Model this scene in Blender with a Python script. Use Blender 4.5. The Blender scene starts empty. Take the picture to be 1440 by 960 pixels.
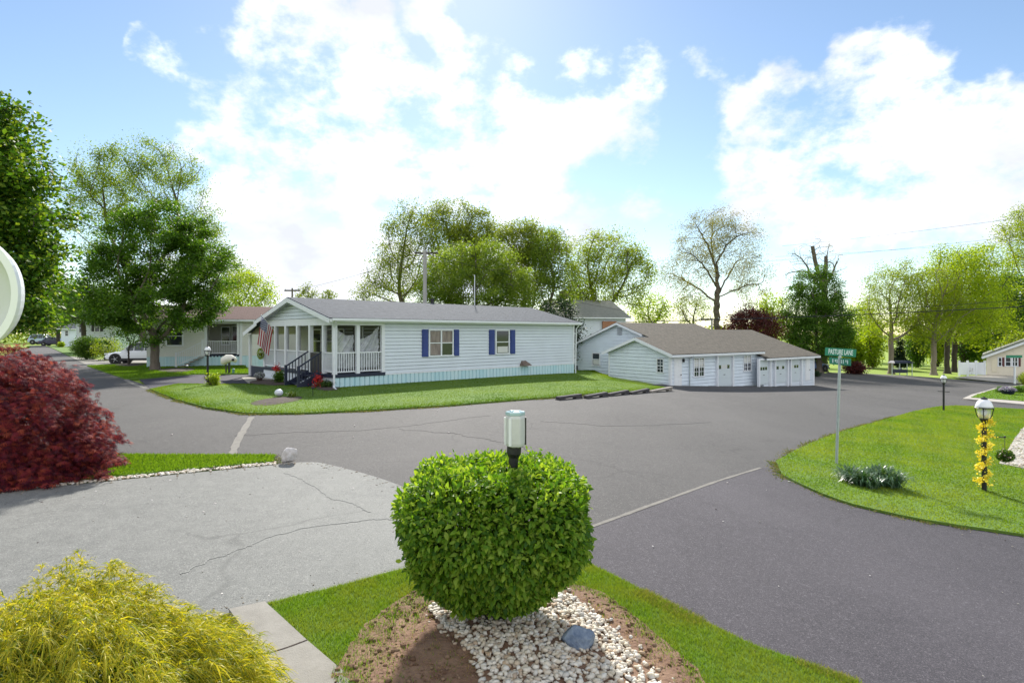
import bpy, bmesh, math, random
import numpy as np
from mathutils import Vector, Matrix
from mathutils.geometry import delaunay_2d_cdt
R = math.radians
random.seed(7)
SC = bpy.context.scene
COL = SC.collection
# ---------------------------------------------------------------- camera, sky, sun, exposure
F, CX, HY, CZ = 800.0, 720.0, 468.0, 2.5
cam = bpy.data.cameras.new('camera')
cam.lens = F / 1440 * 36; cam.sensor_width = 36; cam.shift_y = -12 / 1440
cam.clip_start = 0.05; cam.clip_end = 5000
camo = bpy.data.objects.new('camera', cam); COL.objects.link(camo)
camo.location = (0, 0, CZ); camo.rotation_euler = (R(90), 0, 0)
SC.camera = camo
SUN_EL, SUN_AZ = 37.0, -6.0
SKY_STRENGTH = 0.10
SC.view_settings.view_transform = 'Standard'; SC.view_settings.look = 'None'
SC.view_settings.gamma = 1; SC.view_settings.exposure = 0.85
SC.view_settings.use_curve_mapping = False
SC.cycles.max_bounces = 6; SC.cycles.diffuse_bounces = 3; SC.cycles.glossy_bounces = 2
SC.cycles.transmission_bounces = 4; SC.cycles.transparent_max_bounces = 8
SC.cycles.use_denoising = True
sun = bpy.data.lights.new('sun', 'SUN'); sun.energy = 4.3; sun.angle = R(3.0); sun.color = (1.0, 0.95, 0.87)
suno = bpy.data.objects.new('sun', sun); COL.objects.link(suno)
sdir = Vector((math.sin(R(SUN_AZ)) * math.cos(R(SUN_EL)), math.cos(R(SUN_AZ)) * math.cos(R(SUN_EL)), math.sin(R(SUN_EL))))
suno.rotation_euler = sdir.to_track_quat('Z', 'Y').to_euler(); suno.location = sdir * 60

W = bpy.data.worlds.new('World'); SC.world = W; W.use_nodes = True
W.cycles.sampling_method = 'MANUAL'; W.cycles.sample_map_resolution = 1024
def world_nodes():
    nt = W.node_tree; nt.nodes.clear()
    N = lambda t: nt.nodes.new(t)
    L = nt.links.new
    out = N('ShaderNodeOutputWorld'); bg = N('ShaderNodeBackground'); L(bg.outputs[0], out.inputs[0])
    bg.inputs[1].default_value = SKY_STRENGTH
    sky = N('ShaderNodeTexSky'); sky.sky_type = 'NISHITA'; sky.sun_disc = False
    sky.sun_elevation = R(SUN_EL); sky.sun_rotation = R(SUN_AZ); sky.air_density = 1.0; sky.dust_density = 0.15; sky.ozone_density = 1.6
    tc = N('ShaderNodeTexCoord')
    # cloud field: billows of noise gathered round the directions where the clouds stand
    def noise(scale, detail, rough, src, dim='3D', off=(0, 0, 0), sc=(1, 1, 1)):
        mp = N('ShaderNodeMapping'); L(src, mp.inputs[0]); mp.inputs[1].default_value = off; mp.inputs[3].default_value = sc
        n = N('ShaderNodeTexNoise'); L(mp.outputs[0], n.inputs['Vector'])
        n.inputs['Scale'].default_value = scale; n.inputs['Detail'].default_value = detail; n.inputs['Roughness'].default_value = rough
        return n
    def math_(op, a, b=None, clamp=False):
        m = N('ShaderNodeMath'); m.operation = op; m.use_clamp = clamp
        for i, q in enumerate((a, b)):
            if q is None: continue
            if isinstance(q, (int, float)): m.inputs[i].default_value = q
            else: L(q, m.inputs[i])
        return m.outputs[0]
    nrm = N('ShaderNodeVectorMath'); nrm.operation = 'NORMALIZE'; L(tc.outputs['Generated'], nrm.inputs[0])
    w = noise(3.2, 5, 0.6, nrm.outputs[0], off=(3.1, 1.7, 0.4))
    sub = N('ShaderNodeVectorMath'); sub.operation = 'SUBTRACT'; L(w.outputs['Color'], sub.inputs[0]); sub.inputs[1].default_value = (.5, .5, .5)
    scl = N('ShaderNodeVectorMath'); scl.operation = 'SCALE'; L(sub.outputs[0], scl.inputs[0]); scl.inputs['Scale'].default_value = 0.20
    add = N('ShaderNodeVectorMath'); add.operation = 'ADD'; L(nrm.outputs[0], add.inputs[0]); L(scl.outputs[0], add.inputs[1])
    wn = N('ShaderNodeVectorMath'); wn.operation = 'NORMALIZE'; L(add.outputs[0], wn.inputs[0])
    blobs = CLOUDS
    total = None
    for px, py, rad, wt in blobs:
        d = Vector(((px - CX) / F, 1, (HY - py) / F)); ln = d.length; d.normalize()
        ang = rad / F / ln
        dt = N('ShaderNodeVectorMath'); dt.operation = 'DOT_PRODUCT'; L(wn.outputs[0], dt.inputs[0]); dt.inputs[1].default_value = d
        mr = N('ShaderNodeMapRange'); mr.interpolation_type = 'SMOOTHSTEP'
        L(dt.outputs['Value'], mr.inputs['Value'])
        mr.inputs['From Min'].default_value = math.cos(ang * 1.35); mr.inputs['From Max'].default_value = math.cos(ang * 0.25)
        mr.inputs['To Min'].default_value = 0; mr.inputs['To Max'].default_value = wt
        total = mr.outputs[0] if total is None else math_('ADD', total, mr.outputs[0])
    fine = noise(9, 9, 0.62, nrm.outputs[0], off=(0.3, 5.2, 1.1), sc=(1, 1, 1.5))
    big = noise(2.2, 6, 0.6, nrm.outputs[0], off=(7.3, 2.2, 4.1), sc=(1, 1, 1.8))
    # unseen cloud behind the camera, thickened to brighten shaded surfaces facing it
    sep = N('ShaderNodeSeparateXYZ'); L(nrm.outputs[0], sep.inputs[0])
    back = N('ShaderNodeMapRange'); L(sep.outputs['Y'], back.inputs['Value'])
    back.inputs['From Min'].default_value = 0.25; back.inputs['From Max'].default_value = -0.15
    back.inputs['To Min'].default_value = 0.0; back.inputs['To Max'].default_value = 0.9
    low = N('ShaderNodeMapRange'); L(sep.outputs['Z'], low.inputs['Value'])
    low.inputs['From Min'].default_value = 0.16; low.inputs['From Max'].default_value = 0.0
    low.inputs['To Min'].default_value = 0.0; low.inputs['To Max'].default_value = 0.34
    base = math_('ADD', math_('MULTIPLY', math_('MINIMUM', total, 1.15), 0.55), math_('ADD', back.outputs[0], low.outputs[0]))
    f = math_('ADD', base, math_('MULTIPLY', math_('SUBTRACT', fine.outputs[0], 0.5), 2.0))
    f = math_('ADD', f, math_('MULTIPLY', math_('SUBTRACT', big.outputs[0], 0.5), 1.3))
    mask = N('ShaderNodeMapRange'); mask.interpolation_type = 'SMOOTHSTEP'; L(f, mask.inputs['Value'])
    mask.inputs['From Min'].default_value = 0.30; mask.inputs['From Max'].default_value = 0.84
    shade = N('ShaderNodeMapRange'); L(big.outputs[0], shade.inputs['Value'])
    shade.inputs['From Min'].default_value = 0.35; shade.inputs['From Max'].default_value = 0.65
    cc = N('ShaderNodeMix'); cc.data_type = 'RGBA'; L(shade.outputs[0], cc.inputs['Factor'])
    cc.inputs['A'].default_value = (*CLOUD_A, 1); cc.inputs['B'].default_value = (*CLOUD_B, 1)
    # clear-sky colour: a touch bluer than the model's own
    hs = N('ShaderNodeMix'); hs.data_type = 'RGBA'; hs.blend_type = 'MULTIPLY'; hs.inputs['Factor'].default_value = 1
    L(sky.outputs[0], hs.inputs['A']); hs.inputs['B'].default_value = (*SKY_TINT, 1)
    mx = N('ShaderNodeMix'); mx.data_type = 'RGBA'; L(mask.outputs[0], mx.inputs['Factor'])
    L(hs.outputs['Result'], mx.inputs['A']); L(cc.outputs['Result'], mx.inputs['B'])
    L(mx.outputs['Result'], bg.inputs[0])
CLOUDS = [(450, 45, 105, 1.), (410, 10, 70, .7), (540, 25, 60, .5), (650, 190, 130, 1.), (480, 170, 130, 1.), (340, 145, 80, .8), (420, 240, 90, .7), (560, 270, 130, .9), (440, 330, 110, .6), (690, 100, 60, .7),
          (850, 135, 85, 1.05), (790, 165, 50, .7), (930, 80, 42, .8), (1000, 82, 34, .8), (222, 112, 36, .9), (205, 95, 22, .6), (632, 50, 22, .9), (610, 8, 34, .8), (1110, 115, 34, .85),
          (1255, 105, 80, 1.1), (1225, 165, 110, 1.), (1060, 160, 60, .9), (1090, 215, 70, .8), (1330, 190, 100, 1.), (1430, 165, 80, .9), (1200, 255, 120, .8), (1330, 275, 95, .9), (1420, 290, 60, .6), (1100, 300, 110, .6), (1010, 290, 40, .5),
          (700, 300, 110, .6), (720, 370, 130, .5), (400, 380, 160, .6), (1395, 93, 34, .75), (270, 195, 36, .6), (290, 265, 60, .6), (830, 300, 60, .6)]
CLOUD_A, CLOUD_B = (8.8, 8.95, 9.3), (5.0, 5.2, 5.7)
SKY_TINT = (.93, .93, .91)
world_nodes()
# ---------------------------------------------------------------- ground height and pixel helpers
_XS = np.array([-400, -60, -30, -9, 0, 3, 6.5, 10, 20, 30, 80, 400.])
_HS = np.array([2.3, 2.3, 2.38, 2.43, 2.52, 2.72, 3.05, 3.38, 4.0, 4.2, 4.4, 4.4])
def G(x, y):
    x = np.asarray(x, float); y = np.asarray(y, float)
    xp = x - .12 * np.clip(y - 10, 0, 60)
    return CZ - sum(np.interp(xp + o, _XS, _HS) for o in (-2, -1, 0, 1, 2)) / 5
def gp(px, py):
    a, b = 0.3, 700.
    for _ in range(44):
        m = (a + b) / 2
        if CZ + (HY - py) / F * m < G((px - CX) / F * m, m): b = m
        else: a = m
    return ((px - CX) / F * a, a)
def at(px, py, d): return Vector(((px - CX) / F * d, d, CZ + (HY - py) / F * d))
def gv(x, y, o=0.0): return Vector((x, y, float(G(x, y)) + o))
def wx(px, d): return (px - CX) / F * d
# ---------------------------------------------------------------- object helpers
def tag(o, label=None, cat=None, group=None, kind=None):
    if label: o['label'] = label
    if cat: o['category'] = cat
    if group: o['group'] = group
    if kind: o['kind'] = kind
    return o
def empty(name, loc, rz=0.0, label=None, cat=None, group=None):
    o = bpy.data.objects.new(name, None); COL.objects.link(o)
    o.location = loc; o.rotation_euler = (0, 0, rz); o.empty_display_size = 0.2
    return tag(o, label, cat, group)
def copy_tree(o, parent=None):
    c = o.copy(); COL.objects.link(c)
    if parent: c.parent = parent
    for ch in list(o.children): copy_tree(ch, c)
    return c
def fast_mesh(name, V, Fc, smooth=False):
    V = np.asarray(V, np.float32); Fc = np.asarray(Fc, np.int32)
    me = bpy.data.meshes.new(name); k = Fc.shape[1]; n = len(Fc)
    me.vertices.add(len(V)); me.vertices.foreach_set('co', V.ravel())
    me.loops.add(n * k); me.loops.foreach_set('vertex_index', Fc.ravel())
    me.polygons.add(n); me.polygons.foreach_set('loop_start', np.arange(n, dtype=np.int32) * k)
    try: me.polygons.foreach_set('loop_total', np.full(n, k, np.int32))
    except Exception: pass
    if smooth: me.polygons.foreach_set('use_smooth', np.ones(n, bool))
    me.update(calc_edges=True); me.validate()
    return me
def fast_obj(name, V, Fc, mat, parent=None, origin=None, smooth=False):
    V = np.asarray(V, float)
    if origin is not None: V = V - np.asarray(origin, float)
    o = bpy.data.objects.new(name, fast_mesh(name, V, Fc, smooth)); COL.objects.link(o)
    o.data.materials.append(mat)
    if parent: o.parent = parent
    elif origin is not None: o.location = origin
    return o
class MB:
    """collects faces; build() links them as one mesh. Points are given in the thing's frame, z as world height."""
    def __init__(s): s.v = []; s.f = []
    def add(s, vs, fs):
        b = len(s.v); s.v += [tuple(p) for p in vs]; s.f += [tuple(i + b for i in q) for q in fs]; return s
    def poly(s, *p): return s.add(p, [tuple(range(len(p)))])
    def box(s, x0, y0, z0, x1, y1, z1):
        x0, x1 = sorted((x0, x1)); y0, y1 = sorted((y0, y1)); z0, z1 = sorted((z0, z1))
        return s.add([(x0, y0, z0), (x1, y0, z0), (x1, y1, z0), (x0, y1, z0), (x0, y0, z1), (x1, y0, z1), (x1, y1, z1), (x0, y1, z1)],
                     [(0, 3, 2, 1), (4, 5, 6, 7), (0, 1, 5, 4), (1, 2, 6, 5), (2, 3, 7, 6), (3, 0, 4, 7)])
    def bar(s, p0, p1, w, h, up=(0, 0, 1)):
        p0 = Vector(p0); p1 = Vector(p1); d = (p1 - p0).normalized(); up = Vector(up)
        a = d.cross(up)
        if a.length < 1e-4: a = d.cross(Vector((1, 0, 0)))
        a.normalize(); b = a.cross(d).normalized(); a *= w / 2; b *= h / 2
        vs = [p0 - a - b, p0 + a - b, p0 + a + b, p0 - a + b, p1 - a - b, p1 + a - b, p1 + a + b, p1 - a + b]
        return s.add(vs, [(0, 1, 2, 3), (7, 6, 5, 4), (0, 4, 5, 1), (1, 5, 6, 2), (2, 6, 7, 3), (3, 7, 4, 0)])
    def tube(s, pts, rad, n=8, caps=True):
        pts = [Vector(p) for p in pts]; m = len(pts)
        if not hasattr(rad, '__len__'): rad = [rad] * m
        rings = []; prev = None
        for i, p in enumerate(pts):
            d = (pts[min(i + 1, m - 1)] - pts[max(i - 1, 0)]).normalized()
            a = prev - d * prev.dot(d) if prev is not None else d.cross(Vector((0.31, 0.95, 0.05)))
            if a.length < 1e-4: a = d.cross(Vector((1, 0, 0)))
            a.normalize(); prev = a; b = d.cross(a)
            rings.append([p + (a * math.cos(t) + b * math.sin(t)) * rad[i] for t in [2 * math.pi * k / n for k in range(n)]])
        vs = [q for r in rings for q in r]; fs = []
        for i in range(m - 1):
            for k in range(n): fs.append((i * n + k, i * n + (k + 1) % n, (i + 1) * n + (k + 1) % n, (i + 1) * n + k))
        if caps: fs += [tuple(range(n - 1, -1, -1)), tuple((m - 1) * n + k for k in range(n))]
        return s.add(vs, fs)
    def lathe(s, c, prof, n=20, sx=1, sy=1):
        vs = []; fs = []; m = len(prof)
        for r, z in prof:
            for k in range(n):
                t = 2 * math.pi * k / n; vs.append((c[0] + r * sx * math.cos(t), c[1] + r * sy * math.sin(t), c[2] + z))
        for i in range(m - 1):
            for k in range(n): fs.append((i * n + k, i * n + (k + 1) % n, (i + 1) * n + (k + 1) % n, (i + 1) * n + k))
        fs += [tuple(range(n - 1, -1, -1)), tuple((m - 1) * n + k for k in range(n))]
        return s.add(vs, fs)
    def ball(s, c, r, n=12, m=8):
        if not hasattr(r, '__len__'): r = (r, r, r)
        prof = [(max(1e-3, math.sin(math.pi * i / m)), -math.cos(math.pi * i / m)) for i in range(m + 1)]
        vs = []; fs = []
        for a, z in prof:
            for k in range(n):
                t = 2 * math.pi * k / n; vs.append((c[0] + r[0] * a * math.cos(t), c[1] + r[1] * a * math.sin(t), c[2] + r[2] * z))
        for i in range(m):
            for k in range(n): fs.append((i * n + k, i * n + (k + 1) % n, (i + 1) * n + (k + 1) % n, (i + 1) * n + k))
        return s.add(vs, fs)
    def build(s, name, mat, parent=None, origin=None, smooth=False, bevel=0.0, label=None):
        if parent is not None:
            z = parent.location.z if parent.type == 'EMPTY' else parent.get('_z', 0.0)
            vs = [(x, y, q - z) for x, y, q in s.v]
        else:
            o0 = origin if origin is not None else (0, 0, 0); z = o0[2]
            vs = [(x - o0[0], y - o0[1], q - o0[2]) for x, y, q in s.v]
        me = bpy.data.meshes.new(name); me.from_pydata(vs, [], s.f); me.validate()
        o = bpy.data.objects.new(name, me); COL.objects.link(o); me.materials.append(mat)
        if smooth:
            for p in me.polygons: p.use_smooth = True
        if parent is not None: o.parent = parent
        elif origin is not None: o.location = origin
        if bevel:
            b = o.modifiers.new('bevel', 'BEVEL'); b.width = bevel; b.segments = 2; b.limit_method = 'ANGLE'; b.angle_limit = R(50)
        o['_z'] = z
        if label: o['label'] = label
        return o
# ---------------------------------------------------------------- materials
def _mat(name):
    m = bpy.data.materials.new(name); m.use_nodes = True; nt = m.node_tree
    return m, nt, nt.nodes['Principled BSDF'], nt.nodes['Material Output']
def srgb(r, g, b):
    f = lambda c: c / 12.92 if c <= .04045 else ((c + .055) / 1.055) ** 2.4
    return (f(r / 255), f(g / 255), f(b / 255))
def mat(name, c, rough=.6, metal=0.0, var=0.0, vs=3.0, bump=0.0, bs=40.0, c2=None, spec=.5, stretch=(1, 1, 1), alpha=1.0, emit=None):
    m, nt, p, out = _mat(name); L = nt.links.new
    p.inputs['Base Color'].default_value = (*c, 1); p.inputs['Roughness'].default_value = rough
    p.inputs['Metallic'].default_value = metal; p.inputs['Specular IOR Level'].default_value = spec
    if alpha < 1: p.inputs['Alpha'].default_value = alpha
    tc = nt.nodes.new('ShaderNodeTexCoord'); mp = nt.nodes.new('ShaderNodeMapping'); L(tc.outputs['Object'], mp.inputs[0])
    mp.inputs[3].default_value = stretch
    if var or c2:
        n = nt.nodes.new('ShaderNodeTexNoise'); L(mp.outputs[0], n.inputs['Vector']); n.inputs['Scale'].default_value = vs; n.inputs['Detail'].default_value = 7; n.inputs['Roughness'].default_value = .65
        r = nt.nodes.new('ShaderNodeValToRGB'); L(n.outputs[0], r.inputs[0])
        a = c if c2 else tuple(x * (1 - var) for x in c); b = c2 if c2 else tuple(min(1, x * (1 + var)) for x in c)
        r.color_ramp.elements[0].position = .3; r.color_ramp.elements[1].position = .7
        r.color_ramp.elements[0].color = (*a, 1); r.color_ramp.elements[1].color = (*b, 1); L(r.outputs[0], p.inputs['Base Color'])
    if bump:
        n2 = nt.nodes.new('ShaderNodeTexNoise'); L(mp.outputs[0], n2.inputs['Vector']); n2.inputs['Scale'].default_value = bs; n2.inputs['Detail'].default_value = 5
        b = nt.nodes.new('ShaderNodeBump'); L(n2.outputs[0], b.inputs['Height']); b.inputs['Strength'].default_value = bump; b.inputs['Distance'].default_value = .02; L(b.outputs[0], p.inputs['Normal'])
    return m
def leaf_mat(name, cols, trans=.35, rough=.5, spec=.3, patch=None, gloss=True):
    """leaves and blades: each piece has its own tone; light passes through them"""
    m, nt, p, out = _mat(name); L = nt.links.new
    g = nt.nodes.new('ShaderNodeNewGeometry'); r = nt.nodes.new('ShaderNodeValToRGB')
    L(g.outputs['Random Per Island'], r.inputs[0]); e = r.color_ramp.elements
    for i, c in enumerate(cols):
        q = i / max(1, len(cols) - 1)
        if i == 0: e[0].position = 0; e[0].color = (*c, 1)
        elif i == len(cols) - 1: e[-1].position = 1; e[-1].color = (*c, 1)
        else: x = e.new(q); x.color = (*c, 1)
    col = r.outputs[0]
    if patch:
        tc = nt.nodes.new('ShaderNodeTexCoord'); n = nt.nodes.new('ShaderNodeTexNoise'); L(tc.outputs['Object'], n.inputs['Vector'])
        n.inputs['Scale'].default_value = patch[0]; n.inputs['Detail'].default_value = 4
        mr = nt.nodes.new('ShaderNodeMapRange'); L(n.outputs[0], mr.inputs[0]); mr.inputs[1].default_value = .35; mr.inputs[2].default_value = .68
        mx = nt.nodes.new('ShaderNodeMix'); mx.data_type = 'RGBA'; L(mr.outputs[0], mx.inputs['Factor']); L(col, mx.inputs['A']); mx.inputs['B'].default_value = (*patch[1], 1)
        col = mx.outputs['Result']
    L(col, p.inputs['Base Color']); p.inputs['Roughness'].default_value = rough; p.inputs['Specular IOR Level'].default_value = spec
    t = nt.nodes.new('ShaderNodeBsdfTranslucent'); mult = nt.nodes.new('ShaderNodeMix'); mult.data_type = 'RGBA'; mult.blend_type = 'MULTIPLY'; mult.inputs['Factor'].default_value = 1
    L(col, mult.inputs['A']); mult.inputs['B'].default_value = (2.0, 1.9, .5, 1) if gloss else (1.3, 1.1, .9, 1); L(mult.outputs['Result'], t.inputs[0])
    ms = nt.nodes.new('ShaderNodeMixShader'); ms.inputs[0].default_value = trans; L(p.outputs[0], ms.inputs[1]); L(t.outputs[0], ms.inputs[2]); L(ms.outputs[0], out.inputs[0])
    return m
def asphalt(name, dark, light, speck, cracks=0.5, blotch=.25, stain=None):
    m, nt, p, out = _mat(name); L = nt.links.new; N = nt.nodes.new
    tc = N('ShaderNodeTexCoord')
    def noise(s, d=4, r=.6, st=(1, 1, 1)):
        mp = N('ShaderNodeMapping'); L(tc.outputs['Object'], mp.inputs[0]); mp.inputs[3].default_value = st
        n = N('ShaderNodeTexNoise'); L(mp.outputs[0], n.inputs['Vector']); n.inputs['Scale'].default_value = s; n.inputs['Detail'].default_value = d; n.inputs['Roughness'].default_value = r; return n.outputs[0]
    def rng(v, a, b, c=0., d=1.):
        q = N('ShaderNodeMapRange'); L(v, q.inputs[0]); q.inputs[1].default_value = a; q.inputs[2].default_value = b; q.inputs[3].default_value = c; q.inputs[4].default_value = d; return q.outputs[0]
    def mix(f, a, b, mode='MIX'):
        q = N('ShaderNodeMix'); q.data_type = 'RGBA'; q.blend_type = mode
        if isinstance(f, float): q.inputs['Factor'].default_value = f
        else: L(f, q.inputs['Factor'])
        for k, w in (('A', a), ('B', b)):
            if isinstance(w, tuple): q.inputs[k].default_value = (*w, 1)
            else: L(w, q.inputs[k])
        return q.outputs['Result']
    c = mix(rng(noise(.35, 6, .6), .3, .7), dark, light)
    c = mix(rng(noise(1.3, 5, .6, (1, .25, 1)), .52, .75, 0, blotch), c, tuple(x * .6 for x in dark))
    c = mix(rng(noise(.16, 4, .6, (1, .4, 1)), .42, .6, 0, .65), c, tuple(x * .66 for x in dark))
    c = mix(rng(noise(5, 8, .75), .40, .68, 0, .5), c, light)
    c = mix(rng(noise(22, 4, .8), .56, .68, 0, .5), c, speck)
    c = mix(rng(noise(26, 4, .8, (1.1, 1, 1)), .56, .66, 0, .55), c, tuple(x * .4 for x in dark))
    c = mix(rng(noise(75, 3, .8), .54, .66, 0, .8), c, speck)
    c = mix(rng(noise(110, 2, .7), .55, .66, 0, .8), c, tuple(x * .3 for x in dark))
    if cracks:
        mp = N('ShaderNodeMapping'); L(tc.outputs['Object'], mp.inputs[0]); wv = N('ShaderNodeTexNoise'); L(mp.outputs[0], wv.inputs['Vector']); wv.inputs['Scale'].default_value = .9; wv.inputs['Detail'].default_value = 6
        ad = N('ShaderNodeMix'); ad.data_type = 'RGBA'; ad.blend_type = 'ADD'; ad.inputs['Factor'].default_value = 1.1; L(tc.outputs['Object'], ad.inputs['A']); L(wv.outputs['Color'], ad.inputs['B'])
        vo = N('ShaderNodeTexVoronoi'); vo.feature = 'DISTANCE_TO_EDGE'; vo.inputs['Scale'].default_value = .32; L(ad.outputs['Result'], vo.inputs['Vector'])
        k = rng(vo.outputs['Distance'], .004, .014, cracks, 0.)
        gate = rng(noise(.5, 3), .45, .6)
        mu = N('ShaderNodeMath'); mu.operation = 'MULTIPLY'; L(k, mu.inputs[0]); L(gate, mu.inputs[1])
        c = mix(mu.outputs[0], c, tuple(x * .35 for x in dark))
    L(c, p.inputs['Base Color']); p.inputs['Roughness'].default_value = .85; p.inputs['Specular IOR Level'].default_value = .35
    b = N('ShaderNodeBump'); L(noise(90, 4, .7), b.inputs['Height']); b.inputs['Strength'].default_value = .55; b.inputs['Distance'].default_value = .012; L(b.outputs[0], p.inputs['Normal'])
    return m
def shingle_mat(name, c1, c2, c3, w=.32, h=.14):
    m, nt, p, out = _mat(name); L = nt.links.new; N = nt.nodes.new
    tc = N('ShaderNodeTexCoord'); uv = tc.outputs['UV']
    br = N('ShaderNodeTexBrick'); L(uv, br.inputs['Vector']); br.inputs['Scale'].default_value = 1; br.inputs['Brick Width'].default_value = w; br.inputs['Row Height'].default_value = h
    br.inputs['Mortar Size'].default_value = .008; br.inputs['Color1'].default_value = (*c1, 1); br.inputs['Color2'].default_value = (*c2, 1); br.inputs['Mortar'].default_value = (*[x * .45 for x in c1], 1)
    n = N('ShaderNodeTexNoise'); L(uv, n.inputs['Vector']); n.inputs['Scale'].default_value = 3.5; n.inputs['Detail'].default_value = 8; n.inputs['Roughness'].default_value = .85
    mr = N('ShaderNodeMapRange'); L(n.outputs[0], mr.inputs[0]); mr.inputs[1].default_value = .4; mr.inputs[2].default_value = .65; mr.inputs[4].default_value = .8
    mx = N('ShaderNodeMix'); mx.data_type = 'RGBA'; L(mr.outputs[0], mx.inputs['Factor']); L(br.outputs['Color'], mx.inputs['A']); mx.inputs['B'].default_value = (*c3, 1)
    L(mx.outputs['Result'], p.inputs['Base Color']); p.inputs['Roughness'].default_value = .9; p.inputs['Specular IOR Level'].default_value = .25
    b = N('ShaderNodeBump'); L(br.outputs['Fac'], b.inputs['Height']); b.invert = True; b.inputs['Strength'].default_value = .6; b.inputs['Distance'].default_value = .02; L(b.outputs[0], p.inputs['Normal'])
    return m
def glass_mat(name, tint=(.03, .035, .045)):
    m, nt, p, out = _mat(name)
    p.inputs['Base Color'].default_value = (*tint, 1); p.inputs['Roughness'].default_value = .06; p.inputs['Specular IOR Level'].default_value = .8
    return m
M = {}
M['siding'] = mat('white vinyl siding', (.65, .71, .775), .45, var=.05, vs=1.2)
M['siding_blue'] = mat('pale blue vinyl siding', (.68, .76, .84), .5, var=.06, vs=1.5)
M['siding_cream'] = mat('cream vinyl siding', (.70, .71, .66), .5, var=.05)
M['trim'] = mat('white painted trim', (.75, .78, .82), .45, var=.03)
M['skirt'] = mat('pale aqua skirting', (.60, .75, .79), .5, c2=(.42, .67, .74), vs=1.6, stretch=(1, 1, .2))
M['navy'] = mat('navy paint', (.022, .05, .22), .5, var=.15)
M['navy_dark'] = mat('dark navy paint', (.012, .018, .045), .5, var=.2)
M['black'] = mat('black metal', (.012, .012, .015), .45, var=.2, bump=.1)
M['grey_metal'] = mat('galvanised steel', (.45, .50, .52), .4, .5, var=.15, vs=12)
M['roof_grey'] = shingle_mat('grey shingles', (.024, .033, .047), (.042, .053, .071), (.088, .104, .127))
M['roof_tan'] = shingle_mat('weathered tan shingles', (.068, .060, .048), (.105, .092, .073), (.155, .138, .110))
M['roof_brown'] = shingle_mat('reddish brown shingles', (.085, .045, .038), (.11, .062, .054), (.14, .085, .075))
M['roof_olive'] = shingle_mat('grey green shingles', (.20, .21, .18), (.25, .26, .22), (.30, .305, .27))
M['soffit'] = mat('tan underside', (.38, .35, .25), .7)
M['porch_in'] = mat('shaded olive grey porch wall', (.17, .175, .15), .7)  # shade inside the porch is put into this darker wall colour
M['glass'] = glass_mat('dark window glass')
M['glass_blue'] = glass_mat('tinted car glass', (.02, .035, .045))
M['curtain'] = mat('curtain cloth', (.35, .30, .26), .9, c2=(.16, .13, .12), vs=9, stretch=(1, 1, .2))
M['blind'] = mat('pale window blind', (.62, .63, .60), .7)
M['door'] = mat('white panel door', (.78, .80, .82), .4)
M['door_dark'] = mat('dark brown screen door', (.035, .028, .028), .5)
M['concrete'] = mat('poured concrete', (.19, .178, .152), .85, c2=(.26, .245, .215), vs=5, bump=.3, bs=90)
M['garage_door'] = mat('dull white garage door', (.58, .65, .68), .45)
M['curb'] = mat('pale curb concrete', (.36, .335, .295), .85, var=.15, vs=4, bump=.3)
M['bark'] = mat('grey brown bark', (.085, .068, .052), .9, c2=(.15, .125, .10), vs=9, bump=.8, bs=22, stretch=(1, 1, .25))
M['bark_dark'] = mat('dark brown bark', (.035, .028, .024), .9, c2=(.075, .06, .05), vs=9, bump=.8, bs=22, stretch=(1, 1, .25))  # same bark in a darker brown
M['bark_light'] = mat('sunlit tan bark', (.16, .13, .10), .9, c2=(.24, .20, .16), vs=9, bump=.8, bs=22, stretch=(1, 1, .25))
M['mulch'] = mat('dark bark mulch', (.035, .024, .020), .95, c2=(.085, .06, .05), vs=14, bump=1., bs=50)
M['timber'] = mat('old tarred timber', (.03, .028, .035), .9, c2=(.10, .09, .09), vs=6, bump=.8, bs=30, stretch=(1, 1, 1))
M['timber_pale'] = mat('bleached timber', (.34, .31, .27), .9, c2=(.18, .16, .14), vs=7, bump=.8, bs=30)
M['asphalt'] = asphalt('worn asphalt', (.052, .050, .050), (.080, .076, .074), (.22, .21, .195), .30)
M['asphalt_new'] = asphalt('newer purple grey asphalt', (.043, .039, .047), (.068, .062, .071), (.19, .175, .19), .2, .25)
M['asphalt_dark'] = asphalt('fresh dark asphalt', (.028, .026, .042), (.042, .039, .058), (.06, .055, .075), .0)
M['drive'] = asphalt('bleached driveway', (.165, .17, .16), (.24, .243, .225), (.36, .356, .33), .32, .40)
M['seam'] = mat('patched joint', (.13, .12, .105), .9, c2=(.20, .19, .165), vs=9, bump=.4)
M['soil'] = mat('dry reddish soil', (.13, .066, .040), .95, c2=(.26, .165, .105), vs=4, bump=1., bs=30)
M['lawn'] = mat('mown lawn under the blades', (.075, .145, .014), .95, c2=(.12, .21, .022), vs=1.2, bump=.8, bs=60)
M['meadow'] = mat('distant grass', (.17, .26, .02), .95, c2=(.26, .35, .035), vs=.35, bump=.6, bs=30)
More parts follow.
